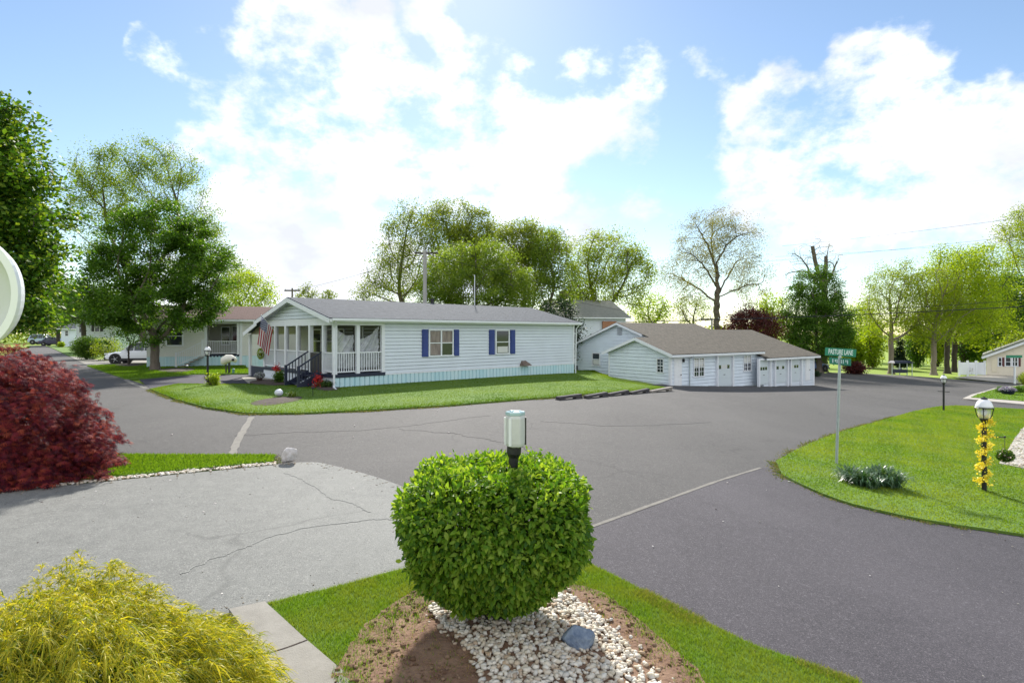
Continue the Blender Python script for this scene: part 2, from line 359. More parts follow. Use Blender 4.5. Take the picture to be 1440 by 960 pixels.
# ---------------------------------------------------------------- ground sheets
def catmull(P, k=6, closed=True):
    P = [np.array(p, float) for p in P]; n = len(P); out = []
    for i in range(n if closed else n - 1):
        a, b, c, d = (P[(i - 1) % n], P[i], P[(i + 1) % n], P[(i + 2) % n]) if closed else (P[max(i - 1, 0)], P[i], P[i + 1], P[min(i + 2, n - 1)])
        L0 = np.linalg.norm(c - b); ta = (c - a); tb = (d - b)
        na = np.linalg.norm(ta) + 1e-9; nb = np.linalg.norm(tb) + 1e-9
        ta = ta / na * L0 * .9; tb = tb / nb * L0 * .9
        for j in range(k):
            t = j / k; h = 2 * t**3 - 3 * t**2 + 1, t**3 - 2 * t**2 + t, -2 * t**3 + 3 * t**2, t**3 - t**2
            out.append(b * h[0] + ta * h[1] + c * h[2] + tb * h[3])
    return out
def pxpoly(pts, smooth=True, k=5):
    w = [gp(x, y) for x, y in pts]
    return np.array(catmull(w, k) if smooth else w)
def inside(poly, P):
    x, y = P[:, 0], P[:, 1]; r = np.zeros(len(P), bool); n = len(poly)
    for i in range(n):
        x1, y1 = poly[i]; x2, y2 = poly[(i + 1) % n]
        if y1 == y2: continue
        c = ((y1 > y) != (y2 > y)) & (x < (x2 - x1) * (y - y1) / (y2 - y1) + x1)
        r ^= c
    return r
def edge_dist(poly, P):
    d = np.full(len(P), 1e9); n = len(poly)
    for i in range(n):
        a = poly[i]; b = poly[(i + 1) % n]; ab = b - a; L2 = ab @ ab + 1e-12
        t = np.clip(((P - a) @ ab) / L2, 0, 1); q = a + t[:, None] * ab
        d = np.minimum(d, np.hypot(*(P - q).T))
    return d
def densify(poly, step, jit=0, rng=None):
    out = []; n = len(poly)
    for i in range(n):
        a, b = poly[i], poly[(i + 1) % n]; L = np.hypot(*(b - a)); m = max(1, int(L / step))
        for j in range(m):
            q = a + (b - a) * j / m
            if jit and rng is not None: q = q + rng.normal(0, jit, 2)
            out.append(q)
    return np.array(out)
def zoff(x, y, off): return G(x, y) + off + .0005 * np.maximum(0, np.hypot(x, y) - 8)
def sheet(name, poly, off, m, step=1.0, drop=.12, jit=0.0, rough=0.0, seed=1, hump=0.0):
    rng = np.random.default_rng(seed)
    poly = densify(np.array(poly), step, jit, rng)
    lo, hi = poly.min(0), poly.max(0)
    gx, gy = np.meshgrid(np.arange(lo[0], hi[0], step), np.arange(lo[1], hi[1], step))
    P = np.c_[gx.ravel(), gy.ravel()] + rng.uniform(-.15, .15, (gx.size, 2)) * step
    P = P[inside(poly, P)]
    if len(P): P = P[edge_dist(poly, P) > step * .35]
    n = len(poly)
    co = [Vector(p) for p in poly] + [Vector(p) for p in P]
    r = delaunay_2d_cdt(co, [(i, (i + 1) % n) for i in range(n)], [], 1, 1e-5)
    V2 = np.array([tuple(v) for v in r[0]]); faces = [tuple(f) for f in r[2]]
    z = zoff(V2[:, 0], V2[:, 1], off)
    if rough or hump:
        ed = edge_dist(poly, V2)
        z = z + rng.normal(0, rough, len(z)) * (ed > step * .3) + hump * np.clip(ed / .6, 0, 1)
    V = [(*p, q) for p, q in zip(V2, z)]
    if drop:                                                        # the sheet's own thickness
        from collections import Counter
        cnt = Counter()
        for f in faces:
            for i in range(len(f)): cnt[frozenset((f[i], f[(i + 1) % len(f)]))] += 1
        low = {}
        for f in list(faces):
            for i in range(len(f)):
                a, b = f[i], f[(i + 1) % len(f)]
                if cnt[frozenset((a, b))] == 1:
                    for q in (a, b):
                        if q not in low: low[q] = len(V); V.append(V[q]); V.append((V[q][0], V[q][1], V[q][2] - drop))
                    faces.append((low[b], low[a], low[a] + 1, low[b] + 1))
    me = bpy.data.meshes.new(name); me.from_pydata(V, [], faces); me.validate()
    o = bpy.data.objects.new(name, me); COL.objects.link(o); me.materials.append(m)
    for p in me.polygons: p.use_smooth = True
    o['kind'] = 'structure'
    return o
# one ground sheet to the horizon
gx = np.concatenate([np.arange(-1800, -120, 120), np.arange(-120, -40, 4), np.arange(-40, 60, 1.0), np.arange(60, 140, 4), np.arange(140, 1800, 120)])
gy = np.concatenate([np.arange(-600, -20, 80), np.arange(-20, 70, 1.0), np.arange(70, 150, 4), np.arange(150, 2400, 120)])
X, Y = np.meshgrid(gx, gy); Z = G(X, Y) - .05 - .0006 * np.maximum(0, np.hypot(X, Y) - 8)
Z = np.where(np.hypot(X, Y) > 140, Z - (np.hypot(X, Y) - 140) * .001, Z)
nx, ny = len(gx), len(gy); idx = np.arange(nx * ny).reshape(ny, nx)
Fq = np.stack([idx[:-1, :-1], idx[:-1, 1:], idx[1:, 1:], idx[1:, :-1]], -1).reshape(-1, 4)
gr = fast_obj('ground', np.c_[X.ravel(), Y.ravel(), Z.ravel()], Fq, M['meadow'], smooth=True); gr['kind'] = 'structure'
# roads
road = pxpoly([(42, 486.5), (64, 486.2), (100, 503), (150, 523), (200, 540), (300, 556), (420, 560), (640, 556), (800, 545), (930, 540), (1060, 530), (1146, 526), (1165, 524), (1210, 525), (1300, 530), (1440, 541), (1750, 556)], False)
road = np.vstack([road, [gp(1900, 640)], [(16, 4)], [(14, -6)], [(1.0, -6)], [gp(840, 900)], [gp(560, 800)], [gp(385, 660)], [gp(150, 650)], [gp(-200, 650)], [gp(-260, 600)], [gp(-40, 520)]])
sheet('road', road, 0.0, M['asphalt'], 1.0, .1)
lane = np.vstack([pxpoly([(1072, 657), (960, 693), (840, 738), (700, 790), (640, 830)], False), [gp(840, 900)], [(1.0, -6)], [(14, -6)], [(16, 4)], [gp(1900, 800)], pxpoly([(1440, 720), (1200, 690), (1110, 660)], False)])
sheet('side_street', lane, .006, M['asphalt_new'], .7, .02)
def strip(name, pts, width, off, m, n=8, drop=.01, wig=0.0):
    w = np.array(catmull([gp(*p) for p in pts], n, False) + [np.array(gp(*pts[-1]))])
    t = np.gradient(w, axis=0); t /= np.linalg.norm(t, axis=1)[:, None]; nn = np.c_[-t[:, 1], t[:, 0]]
    rng = np.random.default_rng(len(pts) + int(width * 100))
    if wig:
        k_ = np.cumsum(rng.normal(0, 1, len(w))); k_ -= np.linspace(0, k_[-1], len(w)); w = w + nn * (k_ * wig)[:, None] + nn * rng.normal(0, wig * .6, len(w))[:, None]
    ww = width / 2 * (1 + rng.uniform(-.25, .25, len(w)))[:, None]
    a = w + nn * ww; b = w - nn * ww
    return sheet(name, np.vstack([a, b[::-1]]), off, m, max(.08, width * .6), drop)
strip('pavement_joint', [(1070, 658), (1000, 680), (920, 709), (840, 738), (760, 766)], .065, .011, M['seam'])
strip('pavement_joint', [(354, 586), (342, 606), (333, 622), (326, 641)], .15, .006, M['seam'])
M['crack'] = mat('dark filled crack', (.046, .044, .044), .9)
for pts_, w_ in (([(330, 613), (450, 606), (560, 598), (690, 584)], .045), ([(560, 604), (640, 612), (710, 624), (760, 640)], .03), ([(760, 592), (860, 600), (1000, 594)], .03)): strip('road_crack', pts_, w_ * .75, .004, M['crack'], 22, .01, .035)
strip('pavement_joint', [(205, 546), (190, 541), (176, 534)], .18, .006, M['seam'])
drive = np.vstack([pxpoly([(-500, 800), (-250, 722), (0, 693), (110, 682), (250, 668), (385, 655), (415, 651.5), (445, 651), (470, 656), (520, 669), (563, 684), (600, 702), (630, 730), (632, 765), (600, 792), (575, 800), (480, 826), (378, 852), (327, 862), (290, 875)], True, 3), [(-1.9, 4.2), (-2.4, 3.4), (-5, 2.6), (-9, 3.2)]])
sheet('driveway', drive, .018, M['drive'], .5, .05)
M['drive_crack'] = mat('old driveway crack', (.185, .19, .178), .9, c2=(.225, .227, .21), vs=2)
for pts_, w_ in (([(255, 810), (330, 782), (420, 752), (520, 736), (575, 733)], .022), ([(400, 665), (450, 690), (478, 705), (520, 722)], .014)): strip('driveway_crack', pts_, w_ * .9, .023, M['drive_crack'], 30, .004, .012)
pave = pxpoly([(196, 534), (272, 527.5), (350, 527), (372, 529), (352, 540), (300, 541.5), (250, 541.5), (214, 549)], False)
sheet('side_driveway', pave, .008, M['asphalt_dark'], .8, .02)
sheet('side_driveway', pxpoly([(97, 501), (132, 505.5), (250, 503), (262, 511), (160, 514), (124, 514.5)], False), .008, M['concrete'], 1., .02)
sheet('path', pxpoly([(338, 531), (362, 531), (395, 533), (440, 536), (470, 548), (462, 549.5), (430, 544.5), (395, 542.5), (352, 541.5)], False), .03, M['concrete'], .5, .05)
walk = np.vstack([pxpoly([(372, 853), (430, 907), (500, 968)], False), [(-.55, 2.6), (-1.35, 2.5), gp(388, 960), gp(322, 864)]])
sheet('path', walk, .055, M['concrete'], .2, .09)
strip('path_joint', [(372, 929), (400, 921), (432, 909)], .012, .0585, M['mulch'], 6, .003)
# right-hand lots and kerbs
sheet('parking_lot', pxpoly([(1342, 531), (1390, 527), (1440, 529), (1520, 531), (1520, 543), (1440, 540), (1395, 536.5)], False), .02, M['curb'], 1.2, .03)
isl = pxpoly([(1354, 562.5), (1366, 557), (1398, 548), (1440, 543), (1600, 540), (1620, 586), (1440, 571), (1390, 566.5)], False)
sheet('curb', isl, .10, M['curb'], .6, .14)
isl2 = pxpoly([(1366, 561.5), (1374, 557.5), (1400, 549.5), (1440, 544.5), (1600, 541.5), (1620, 581), (1440, 567), (1390, 563)], False)
LAWNS = {}
def lawn(key, poly, off=.05, step=.5, jit=.0, hump=.0, drop=.1):
    o = sheet('lawn', poly, off, M['lawn'], step, drop, jit, hump=hump, seed=len(LAWNS) + 3)
    LAWNS[key] = np.array(poly); return o
lawn('island', isl2, .13, .8)
right = np.vstack([pxpoly([(1093, 653), (1103, 645), (1130, 630), (1180, 610), (1250, 590), (1300, 576.5), (1345, 571.5), (1440, 577), (1640, 588)], True, 3)[:-3], [gp(1700, 596)], [gp(1700, 800)], pxpoly([(1560, 778), (1440, 755), (1300, 734), (1200, 712), (1140, 690), (1107, 668)], True, 3)[:-3]])
lawn('right', right, .05, .4, .008)
home = pxpoly([(212, 549), (250, 541.5), (300, 542), (352, 541.8), (395, 543), (430, 545), (462, 550), (478, 546), (640, 534), (803, 523), (835, 522), (870, 537), (900, 541.5), (938, 546.5), (912, 549.5), (880, 552), (780, 560), (640, 571), (520, 578.5), (420, 583), (345, 583), (290, 575), (245, 562.5)], False)
lawn('home', home, .06, .5, .01, .02)
lawn('neighbour', pxpoly([(122, 515), (160, 514), (262, 512), (290, 515.5), (345, 515), (350, 526), (272, 527), (196, 533), (176, 533.5), (150, 525)], False), .05, .8, .01)
lawn('far', pxpoly([(66, 487), (96, 486), (120, 494), (150, 498), (132, 504), (98, 501.5)], False), .05, 1.2)
stripl = np.vstack([pxpoly([(388, 643), (300, 643), (150, 642.5), (0, 640), (-300, 640)], False), [gp(-420, 760)], pxpoly([(-250, 717), (0, 688), (110, 678), (250, 664.5), (383, 652)], False)])
lawn('strip', stripl, .05, .35, .008)
corner = np.vstack([pxpoly([(376, 853), (480, 827), (577, 801), (634, 768), (700, 760), (790, 775), (828, 796), (850, 806), (950, 858), (1060, 912), (1205, 962)], False), [(2.6, 3.3), (1.6, 1.2), (-.4, 1.2), (-.55, 2.6)], pxpoly([(500, 968), (432, 908)], False)])
lawn('corner', corner, .035, .18, .006)
bed = np.vstack([pxpoly([(600, 820), (575, 842), (545, 862), (505, 896), (492, 915), (478, 940), (462, 962)], True, 2)[:-2], [(-.7, 2.9), (.2, 2.0), (1.3, 2.2), (1.45, 3.2)], pxpoly([(985, 962), (930, 905), (885, 868), (845, 838), (800, 826), (720, 815), (650, 812)], True, 2)])
sheet('soil_bed', bed, .055, M['soil'], .07, .08, .012, .007)
gravel_poly = np.vstack([pxpoly([(604, 868), (625, 852), (660, 842), (720, 838), (790, 842), (822, 862), (866, 900), (902, 940), (924, 966)], True, 2)[:-2], [(1.15, 2.9), (.75, 2.6), (.25, 2.8), (-.05, 3.25)], pxpoly([(668, 938), (640, 905), (612, 888)], True, 2)])
sheet('gravel_base', gravel_poly, .068, M['soil'], .12, .04, hump=.04)
for pts in ([(352, 570), (380, 563), (412, 560), (426, 563), (412, 568), (372, 574)], [(222, 522.5), (238, 519.5), (272, 520), (262, 524.5), (238, 525)], [(162, 515.5), (180, 513), (204, 514), (190, 516.5)],
            [(352, 541), (366, 536.5), (405, 538), (412, 543), (380, 544.5)], [(444, 548), (452, 542), (476, 545), (474, 551), (456, 552)]):
    sheet('mulch_bed', pxpoly(pts, True, 3), .085, M['mulch'], .2, .1, .015, .012, hump=.03)
# pebble lot on the right
lot = np.vstack([pxpoly([(1405, 655), (1415, 640), (1428, 618), (1442, 600), (1600, 600), (1650, 690), (1450, 664)], False)])
sheet('gravel_lot', lot, .075, M['curb'], .3, .06, rough=.008)
# ---------------------------------------------------------------- blades of grass
def blades(name, poly, n, h, w, cols, seed, lean=.5, off=.04, holes=(), patch=None, edge=0.0, dens=None, mow=None):
    rng = np.random.default_rng(seed); lo, hi = poly.min(0), poly.max(0); pts = []
    got = 0
    while got < n:
        P = rng.uniform(lo, hi, (n * 2, 2)); P = P[inside(poly, P)]
        for hp in holes:
            if len(P): P = P[~inside(hp, P)]
        if dens is not None and len(P): P = P[rng.random(len(P)) < dens(P)]
        pts.append(P); got += len(P)
        if len(P) == 0: break
    P = np.vstack(pts)[:n]; m = len(P)
    if edge: P = P + rng.normal(0, edge, P.shape)
    dist = np.hypot(P[:, 0], P[:, 1])
    H = h * rng.uniform(.5, 1.25, m); Wd = w * rng.uniform(.7, 1.3, m) * np.clip(dist / 6, .8, 3)
    a = rng.uniform(0, 2 * np.pi, m); t = rng.uniform(0, 2 * np.pi, m); ln = lean * rng.random(m) * H
    if mow:                                                         # mower passes lay the blades over in alternate directions
        s_ = P[:, 0] * math.sin(mow[0]) - P[:, 1] * math.cos(mow[0]); t = mow[0] + np.pi * (np.floor(s_ / mow[1]) % 2) + rng.normal(0, 1.7, m)
    z = zoff(P[:, 0], P[:, 1], off)
    ca, sa = np.cos(a) * Wd / 2, np.sin(a) * Wd / 2
    V = np.zeros((m, 3, 3))
    V[:, 0] = np.c_[P[:, 0] - ca, P[:, 1] - sa, z]; V[:, 1] = np.c_[P[:, 0] + ca, P[:, 1] + sa, z]
    V[:, 2] = np.c_[P[:, 0] + np.cos(t) * ln, P[:, 1] + np.sin(t) * ln, z + H]
    o = fast_obj(name, V.reshape(-1, 3), np.arange(m * 3).reshape(-1, 3), leaf_mat(name + ' blades', cols, .45, .6, .12, patch))
    return tag(o, kind='stuff')
GC = [(.06, .125, .012), (.09, .175, .015), (.12, .215, .02), (.155, .235, .035)]
def gdens(P): return np.clip(5.0 / np.hypot(P[:, 0], P[:, 1]), .15, 1)
tag(blades('grass', LAWNS['corner'], 170000, .034, .0055, GC, 1, .9, .03, (bed,), (1.8, (.17, .20, .04)), .008), 'short bright green grass round the stone bed', 'grass')
tag(blades('grass', LAWNS['right'], 260000, .034, .010, GC, 2, 1.5, .045, (), (.5, (.18, .235, .03)), .01, None, (1.0, .55)), 'mown grass on the corner lot with the lamps', 'grass')
tag(blades('grass', LAWNS['home'], 200000, .045, .010, [(.038, .09, .010), (.058, .125, .012), (.088, .165, .016)], 3, .8, .055, (), (.4, (.135, .20, .02)), .02), 'thick grass in front of the blue-shuttered home', 'grass')
tag(blades('grass', LAWNS['strip'], 70000, .05, .010, GC, 4, .8, .045, (), None, .01), 'narrow grass strip along the driveway', 'grass')
tag(blades('grass', LAWNS['neighbour'], 40000, .06, .014, GC, 5, .8, .045, (), None, .02), 'grass round the big left tree', 'grass')
tag(blades('grass', LAWNS['island'], 25000, .06, .014, GC, 6, .8, .12), 'grass inside the pale curbed island', 'grass')
tag(blades('weeds', bed, 11000, .035, .007, GC, 8, 1.2, .05, (gravel_poly,), None, .01, lambda P: np.clip(1.2 - edge_dist(bed, P) / (.16 + .3 * (P[:, 0] < -.2)), 0.05, 1)), 'sparse weeds on the bare soil', 'weeds')
tag(blades('dry_grass', bed, 6000, .02, .006, [(.30, .22, .10), (.38, .29, .15), (.20, .15, .07)], 9, 2.5, .05, (gravel_poly,)), 'dry straw on the bare soil', 'straw')
# straw-coloured verge between lawn and side street
verge = np.vstack([pxpoly([(826, 793), (850, 803), (950, 855), (1060, 909), (1215, 964)], False), pxpoly([(1190, 968), (1045, 917), (935, 864), (840, 812)], False)])
tag(blades('dry_grass', verge, 3800, .03, .007, [(.20, .185, .09), (.26, .235, .13), (.11, .15, .03), (.09, .15, .02)], 10, 1.8, .03, (), None, .02, lambda P: (np.sin(P[:, 0] * 5) + np.sin(P[:, 1] * 7 + 1) > .1) * 1.), 'straw coloured verge beside the side street', 'straw')
# ---------------------------------------------------------------- stones
_ico = None
def ico(sub):
    bm = bmesh.new(); bmesh.ops.create_icosphere(bm, subdivisions=sub, radius=1.0)
    v = np.array([q.co[:] for q in bm.verts]); f = np.array([[q.index for q in p.verts] for p in bm.faces]); bm.free(); return v, f
def pebbles(name, poly, n, r0, r1, m, seed, off, layers=1):
    rng = np.random.default_rng(seed); v, f = ico(1 if r1 < .03 else 2); lo, hi = poly.min(0), poly.max(0)
    P = rng.uniform(lo, hi, (n * 4, 2)); P = P[inside(poly, P)][:n]; k = len(P)
    ed = edge_dist(poly, P)
    r = rng.uniform(r0, r1, k) ** 1; V = np.zeros((k, len(v), 3)); Fs = np.zeros((k, len(f), 3), int)
    dirs = rng.normal(size=(k, 3, 3))
    for i in range(k):
        q = v * (1 + .22 * np.sin(v @ dirs[i, 0] * 2 + i) + .14 * np.sin(v @ dirs[i, 1] * 3)).reshape(-1, 1)
        q = q * np.array([1.15, .85, .62]) * rng.uniform(.85, 1.15, 3)
        Q = Matrix.Rotation(rng.uniform(0, 6.3), 3, 'Z') @ Matrix.Rotation(rng.normal(0, .5), 3, 'X')
        V[i] = (q * r[i]) @ np.array(Q).T + np.array([P[i, 0], P[i, 1], zoff(P[i, 0], P[i, 1], off) + .04 * min(1, ed[i] / .6) * (layers > 1) + rng.uniform(.1, .75 if layers > 1 else .4) * r[i]])
        Fs[i] = f + i * len(v)
    o = fast_obj(name, V.reshape(-1, 3), Fs.reshape(-1, 3), m, smooth=True); return tag(o, kind='stuff')
M['pebble'] = leaf_mat('river pebble', [(.52, .46, .35), (.62, .57, .47), (.44, .36, .26), (.68, .65, .57), (.48, .46, .42), (.38, .27, .17), (.58, .54, .46), (.66, .62, .54)], .0, .6, .3)
tag(pebbles('gravel', gravel_poly, 4200, .014, .029, M['pebble'], 1, .07, 2), 'pale river pebbles heaped under the trimmed bush', 'gravel')
out_poly = np.vstack([gravel_poly.mean(0) + (gravel_poly - gravel_poly.mean(0)) * 1.13])
tag(pebbles('gravel', out_poly, 600, .012, .026, M['pebble'], 5, .058, 1), 'stray pebbles at the bed edge', 'gravel')
eg = [(387, 654.5), (330, 660), (250, 668), (110, 682), (0, 693), (-120, 706)]
w = np.array([gp(*p) for p in eg]); w2 = np.array([gp(p[0], p[1] - 3.6) for p in eg])
tag(pebbles('pebble_edging', np.vstack([w, w2[::-1]]), 1900, .012, .030, M['pebble'], 2, .022, 1), 'white stone edging between driveway and grass strip', 'gravel')
tag(pebbles('gravel', lot, 2500, .02, .04, M['pebble'], 3, .075, 1), 'pale gravel lot beside the right lamp', 'gravel')
def rock(name, px, py, wpx, hpx, c1, c2, label, seed, sq=1.0):
    rng = np.random.default_rng(seed); x, y = gp(px, py); d = y; rx = wpx / F * d / 2; rz = hpx / F * d
    v, f = ico(4)
    pl = np.array([[math.cos(k * 2.4) * math.sqrt(1 - h * h), math.sin(k * 2.4) * math.sqrt(1 - h * h), h] for k, h in enumerate(np.linspace(-.9, .95, 13))]) + rng.normal(0, .25, (13, 3)); pl /= np.linalg.norm(pl, axis=1)[:, None]
    s = np.min(np.stack([rng.uniform(.55, .8) / np.maximum(v @ p, .05) for p in pl]), 0); s = np.minimum(s, 1.05)
    q = v * s[:, None] + rng.normal(0, .006, v.shape)
    q = q * np.array([rx, rx * sq, rz * .62]) * 1.12
    z = float(zoff(x, y, .06)); q[:, 2] += z + rz * .40; q[:, 0] += x; q[:, 1] += y + rx * .6
    o = fast_obj(name, q, f, mat(label[:20], c1, .8, c2=c2, vs=9, bump=.7, bs=35), None, (x, y + rx * .6, z)); return tag(o, label, 'rock')
rock('rock', 814, 932, 50, 38, (.07, .11, .19), (.30, .36, .44), 'blue grey angular rock lying on the white pebbles', 3, .8)
rock('rock', 404, 653, 25, 20, (.38, .34, .30), (.70, .69, .70), 'pale angular boulder at the corner of the driveway', 5, .8)

def border(poly, w0, keep=None):
    P = densify(np.array(poly), .25); d_ = np.roll(P, -1, 0) - P; n_ = np.c_[d_[:, 1], -d_[:, 0]]; n_ /= np.linalg.norm(n_, axis=1)[:, None] + 1e-9
    return P, n_
def edge_blades(name, poly, n, h, w, cols, seed, spread, label, reach=30):
    rng = np.random.default_rng(seed); P, n_ = border(poly, .1); q = np.hypot(P[:, 0], P[:, 1]) < reach; P, n_ = P[q], n_[q]
    wob = .5 + .5 * np.sin(P[:, 0] * 2.1 + np.sin(P[:, 1] * 1.7) * 2); pr = wob ** 1.5 + .12; pr /= pr.sum()
    i = rng.choice(len(P), n, p=pr); B = P[i] + n_[i] * rng.normal(.0, spread, n)[:, None] + rng.normal(0, .08, (n, 2)); z = zoff(B[:, 0], B[:, 1], .012)
    H = h * rng.uniform(.4, 1.3, n); a = rng.uniform(0, 6.28, n); t = rng.uniform(0, 6.28, n); W_ = w * np.clip(np.hypot(B[:, 0], B[:, 1]) / 6, .8, 3)
    V = np.zeros((n, 3, 3)); V[:, 0] = np.c_[B[:, 0] - np.cos(a) * W_ / 2, B[:, 1] - np.sin(a) * W_ / 2, z]; V[:, 1] = np.c_[B[:, 0] + np.cos(a) * W_ / 2, B[:, 1] + np.sin(a) * W_ / 2, z]; V[:, 2] = np.c_[B[:, 0] + np.cos(t) * H * 1.1, B[:, 1] + np.sin(t) * H * 1.1, z + H * .8]
    o = fast_obj(name, V.reshape(-1, 3), np.arange(n * 3).reshape(-1, 3), leaf_mat(name + str(seed), cols, .3, .7, .1)); return tag(o, label, 'grass', kind='stuff')
STRAW = [(.17, .15, .07), (.23, .20, .11), (.11, .12, .03), (.09, .15, .02), (.07, .13, .015)]
edge_blades('dry_grass', LAWNS['right'], 16000, .035, .010, STRAW, 31, .05, 'straw and runners fraying the corner lot border')
edge_blades('dry_grass', LAWNS['home'], 14000, .04, .012, STRAW, 32, .06, 'straw fraying the front lawn border')
edge_blades('dry_grass', LAWNS['strip'], 9000, .035, .009, STRAW, 33, .05, 'straw fraying the narrow grass strip')
edge_blades('weeds', bed, 9000, .03, .006, GC, 34, .10, 'grass creeping over the soil bed border')
def grit(name, polys, n, r0, r1, cols, seed, label, reach=16, edges=False):
    rng = np.random.default_rng(seed); v, f = ico(1); B = []
    for poly in polys:
        poly = np.array(poly)
        if edges:
            P, n_ = border(poly, .1); q = np.hypot(P[:, 0], P[:, 1]) < reach; P, n_ = P[q], n_[q]; i = rng.integers(0, len(P), n // len(polys)); B.append(P[i] + n_[i] * np.abs(rng.normal(0, .12, len(i)))[:, None])
        else:
            lo, hi = poly.min(0), poly.max(0); Q = rng.uniform(lo, hi, (n * 6, 2)); Q = Q[inside(poly, Q)]; Q = Q[np.hypot(Q[:, 0], Q[:, 1]) < reach]; B.append(Q[:n // len(polys)])
    B = np.vstack(B); k = len(B); r = rng.uniform(r0, r1, k) * np.clip(np.hypot(B[:, 0], B[:, 1]) / 6, .8, 2.2)
    z = zoff(B[:, 0], B[:, 1], .02); V = v[None] * r[:, None, None] * np.array([1, 1, .5]) * rng.uniform(.7, 1.3, (k, 1, 3)) + np.c_[B, z][:, None, :]
    F_ = f[None] + (np.arange(k) * len(v))[:, None, None]
    o = fast_obj(name, V.reshape(-1, 3), F_.reshape(-1, 3), leaf_mat(name + str(seed), cols, 0, .8, .2)); return tag(o, label, 'grit', kind='stuff')
grit('grit', [drive, lane], 260, .004, .009, [(.45, .43, .38), (.30, .27, .22), (.06, .05, .05), (.5, .48, .42)], 41, 'loose grit scattered over the paving')
grit('grit', [LAWNS['right'], LAWNS['corner'], LAWNS['strip'], drive], 2600, .004, .011, [(.26, .21, .15), (.34, .30, .24), (.14, .11, .08)], 42, 'sand and grit gathered along the paving borders', 24, True)
grit('fallen_petals', [lane, drive, road], 130, .007, .013, [(.72, .70, .66), (.66, .6, .55)], 43, 'white fallen petals dotting the paving', 20)

def clods():
    rng = np.random.default_rng(77); lo, hi = bed.min(0), bed.max(0); P = rng.uniform(lo, hi, (9000, 2)); P = P[inside(bed, P)]; P = P[~inside(gravel_poly, P)]
    wob = np.sin(P[:, 0] * 6 + 1) + np.sin(P[:, 1] * 5) + rng.normal(0, .8, len(P)); P = P[wob > .2][:2600]; v, f = ico(1); k = len(P); r = rng.gamma(2, .0045, k).clip(.003, .03)
    V = (v[None] * rng.uniform(.6, 1.35, (k, len(v), 1)) * np.array([1, 1, .6])) * r[:, None, None] + np.c_[P, zoff(P[:, 0], P[:, 1], .06)][:, None, :]
    o = fast_obj('soil_clods', V.reshape(-1, 3), (f[None] + (np.arange(k) * len(v))[:, None, None]).reshape(-1, 3), leaf_mat('clods', [(.10, .06, .038), (.17, .105, .068), (.24, .165, .11), (.13, .075, .05)], 0, .95, .1)); tag(o, 'loose reddish clods on the bare soil', 'soil', kind='stuff')
clods()
# ---------------------------------------------------------------- building helpers (frame: local X along the long side, local Y to the back)
def siding(mb, p, u, z0, z1, rng_fn, course=.15, lip=.018):
    """lap siding on a vertical wall through p along unit u; the outside is to the right of u; rng_fn(z) -> (s0, s1)"""
    u = Vector((*u, 0)).normalized(); n = Vector((u.y, -u.x, 0)); p = Vector((*p, 0))
    z = z0
    while z < z1 - 1e-4:
        zt = min(z1, z + course); a0, a1 = rng_fn(z); b0, b1 = rng_fn(zt - 1e-4)
        q = lambda s, zz, o: tuple(p + u * s + n * o + Vector((0, 0, zz)))
        g = min(.026, (zt - z) * .4); bk = -.05
        mb.poly(q(a0, z + g, lip), q(a1, z + g, lip), q(b1, zt, .001), q(b0, zt, .001))
        mb.poly(q(a0, z + g, bk), q(a1, z + g, bk), q(a1, z + g, lip), q(a0, z + g, lip))
        mb.poly(q(a0, z, bk), q(a1, z, bk), q(a1, z + g, bk), q(a0, z + g, bk))
        mb.poly(q(a0, z, .001), q(a1, z, .001), q(a1, z, bk), q(a0, z, bk))
        z = zt
    return mb
def uv_planar(o, uvf):
    me = o.data; uv = me.uv_layers.new(name='UVMap')
    for l in me.loops: uv.data[l.index].uv = uvf(me.vertices[l.vertex_index].co)
def roof_slab(name, m, parent, pts, th=.05):
    """one roof plane: pts = eave0, eave1, ridge1, ridge0 in local XY + world z"""
    a, b, c, d = [Vector(p) for p in pts]; n = (b - a).cross(d - a).normalized()
    if n.z < 0: n = -n
    mb = MB(); lo = [p - n * th for p in (a, b, c, d)]
    mb.add([a, b, c, d] + lo, [(0, 1, 2, 3), (7, 6, 5, 4), (0, 4, 5, 1), (1, 5, 6, 2), (2, 6, 7, 3), (3, 7, 4, 0)])
    o = mb.build(name, m, parent); e = (b - a).normalized(); f = n.cross(e); z = o['_z']; a0 = Vector((a.x, a.y, a.z - z))
    uv_planar(o, lambda co: ((co - a0).dot(e), (co - a0).dot(f))); return o
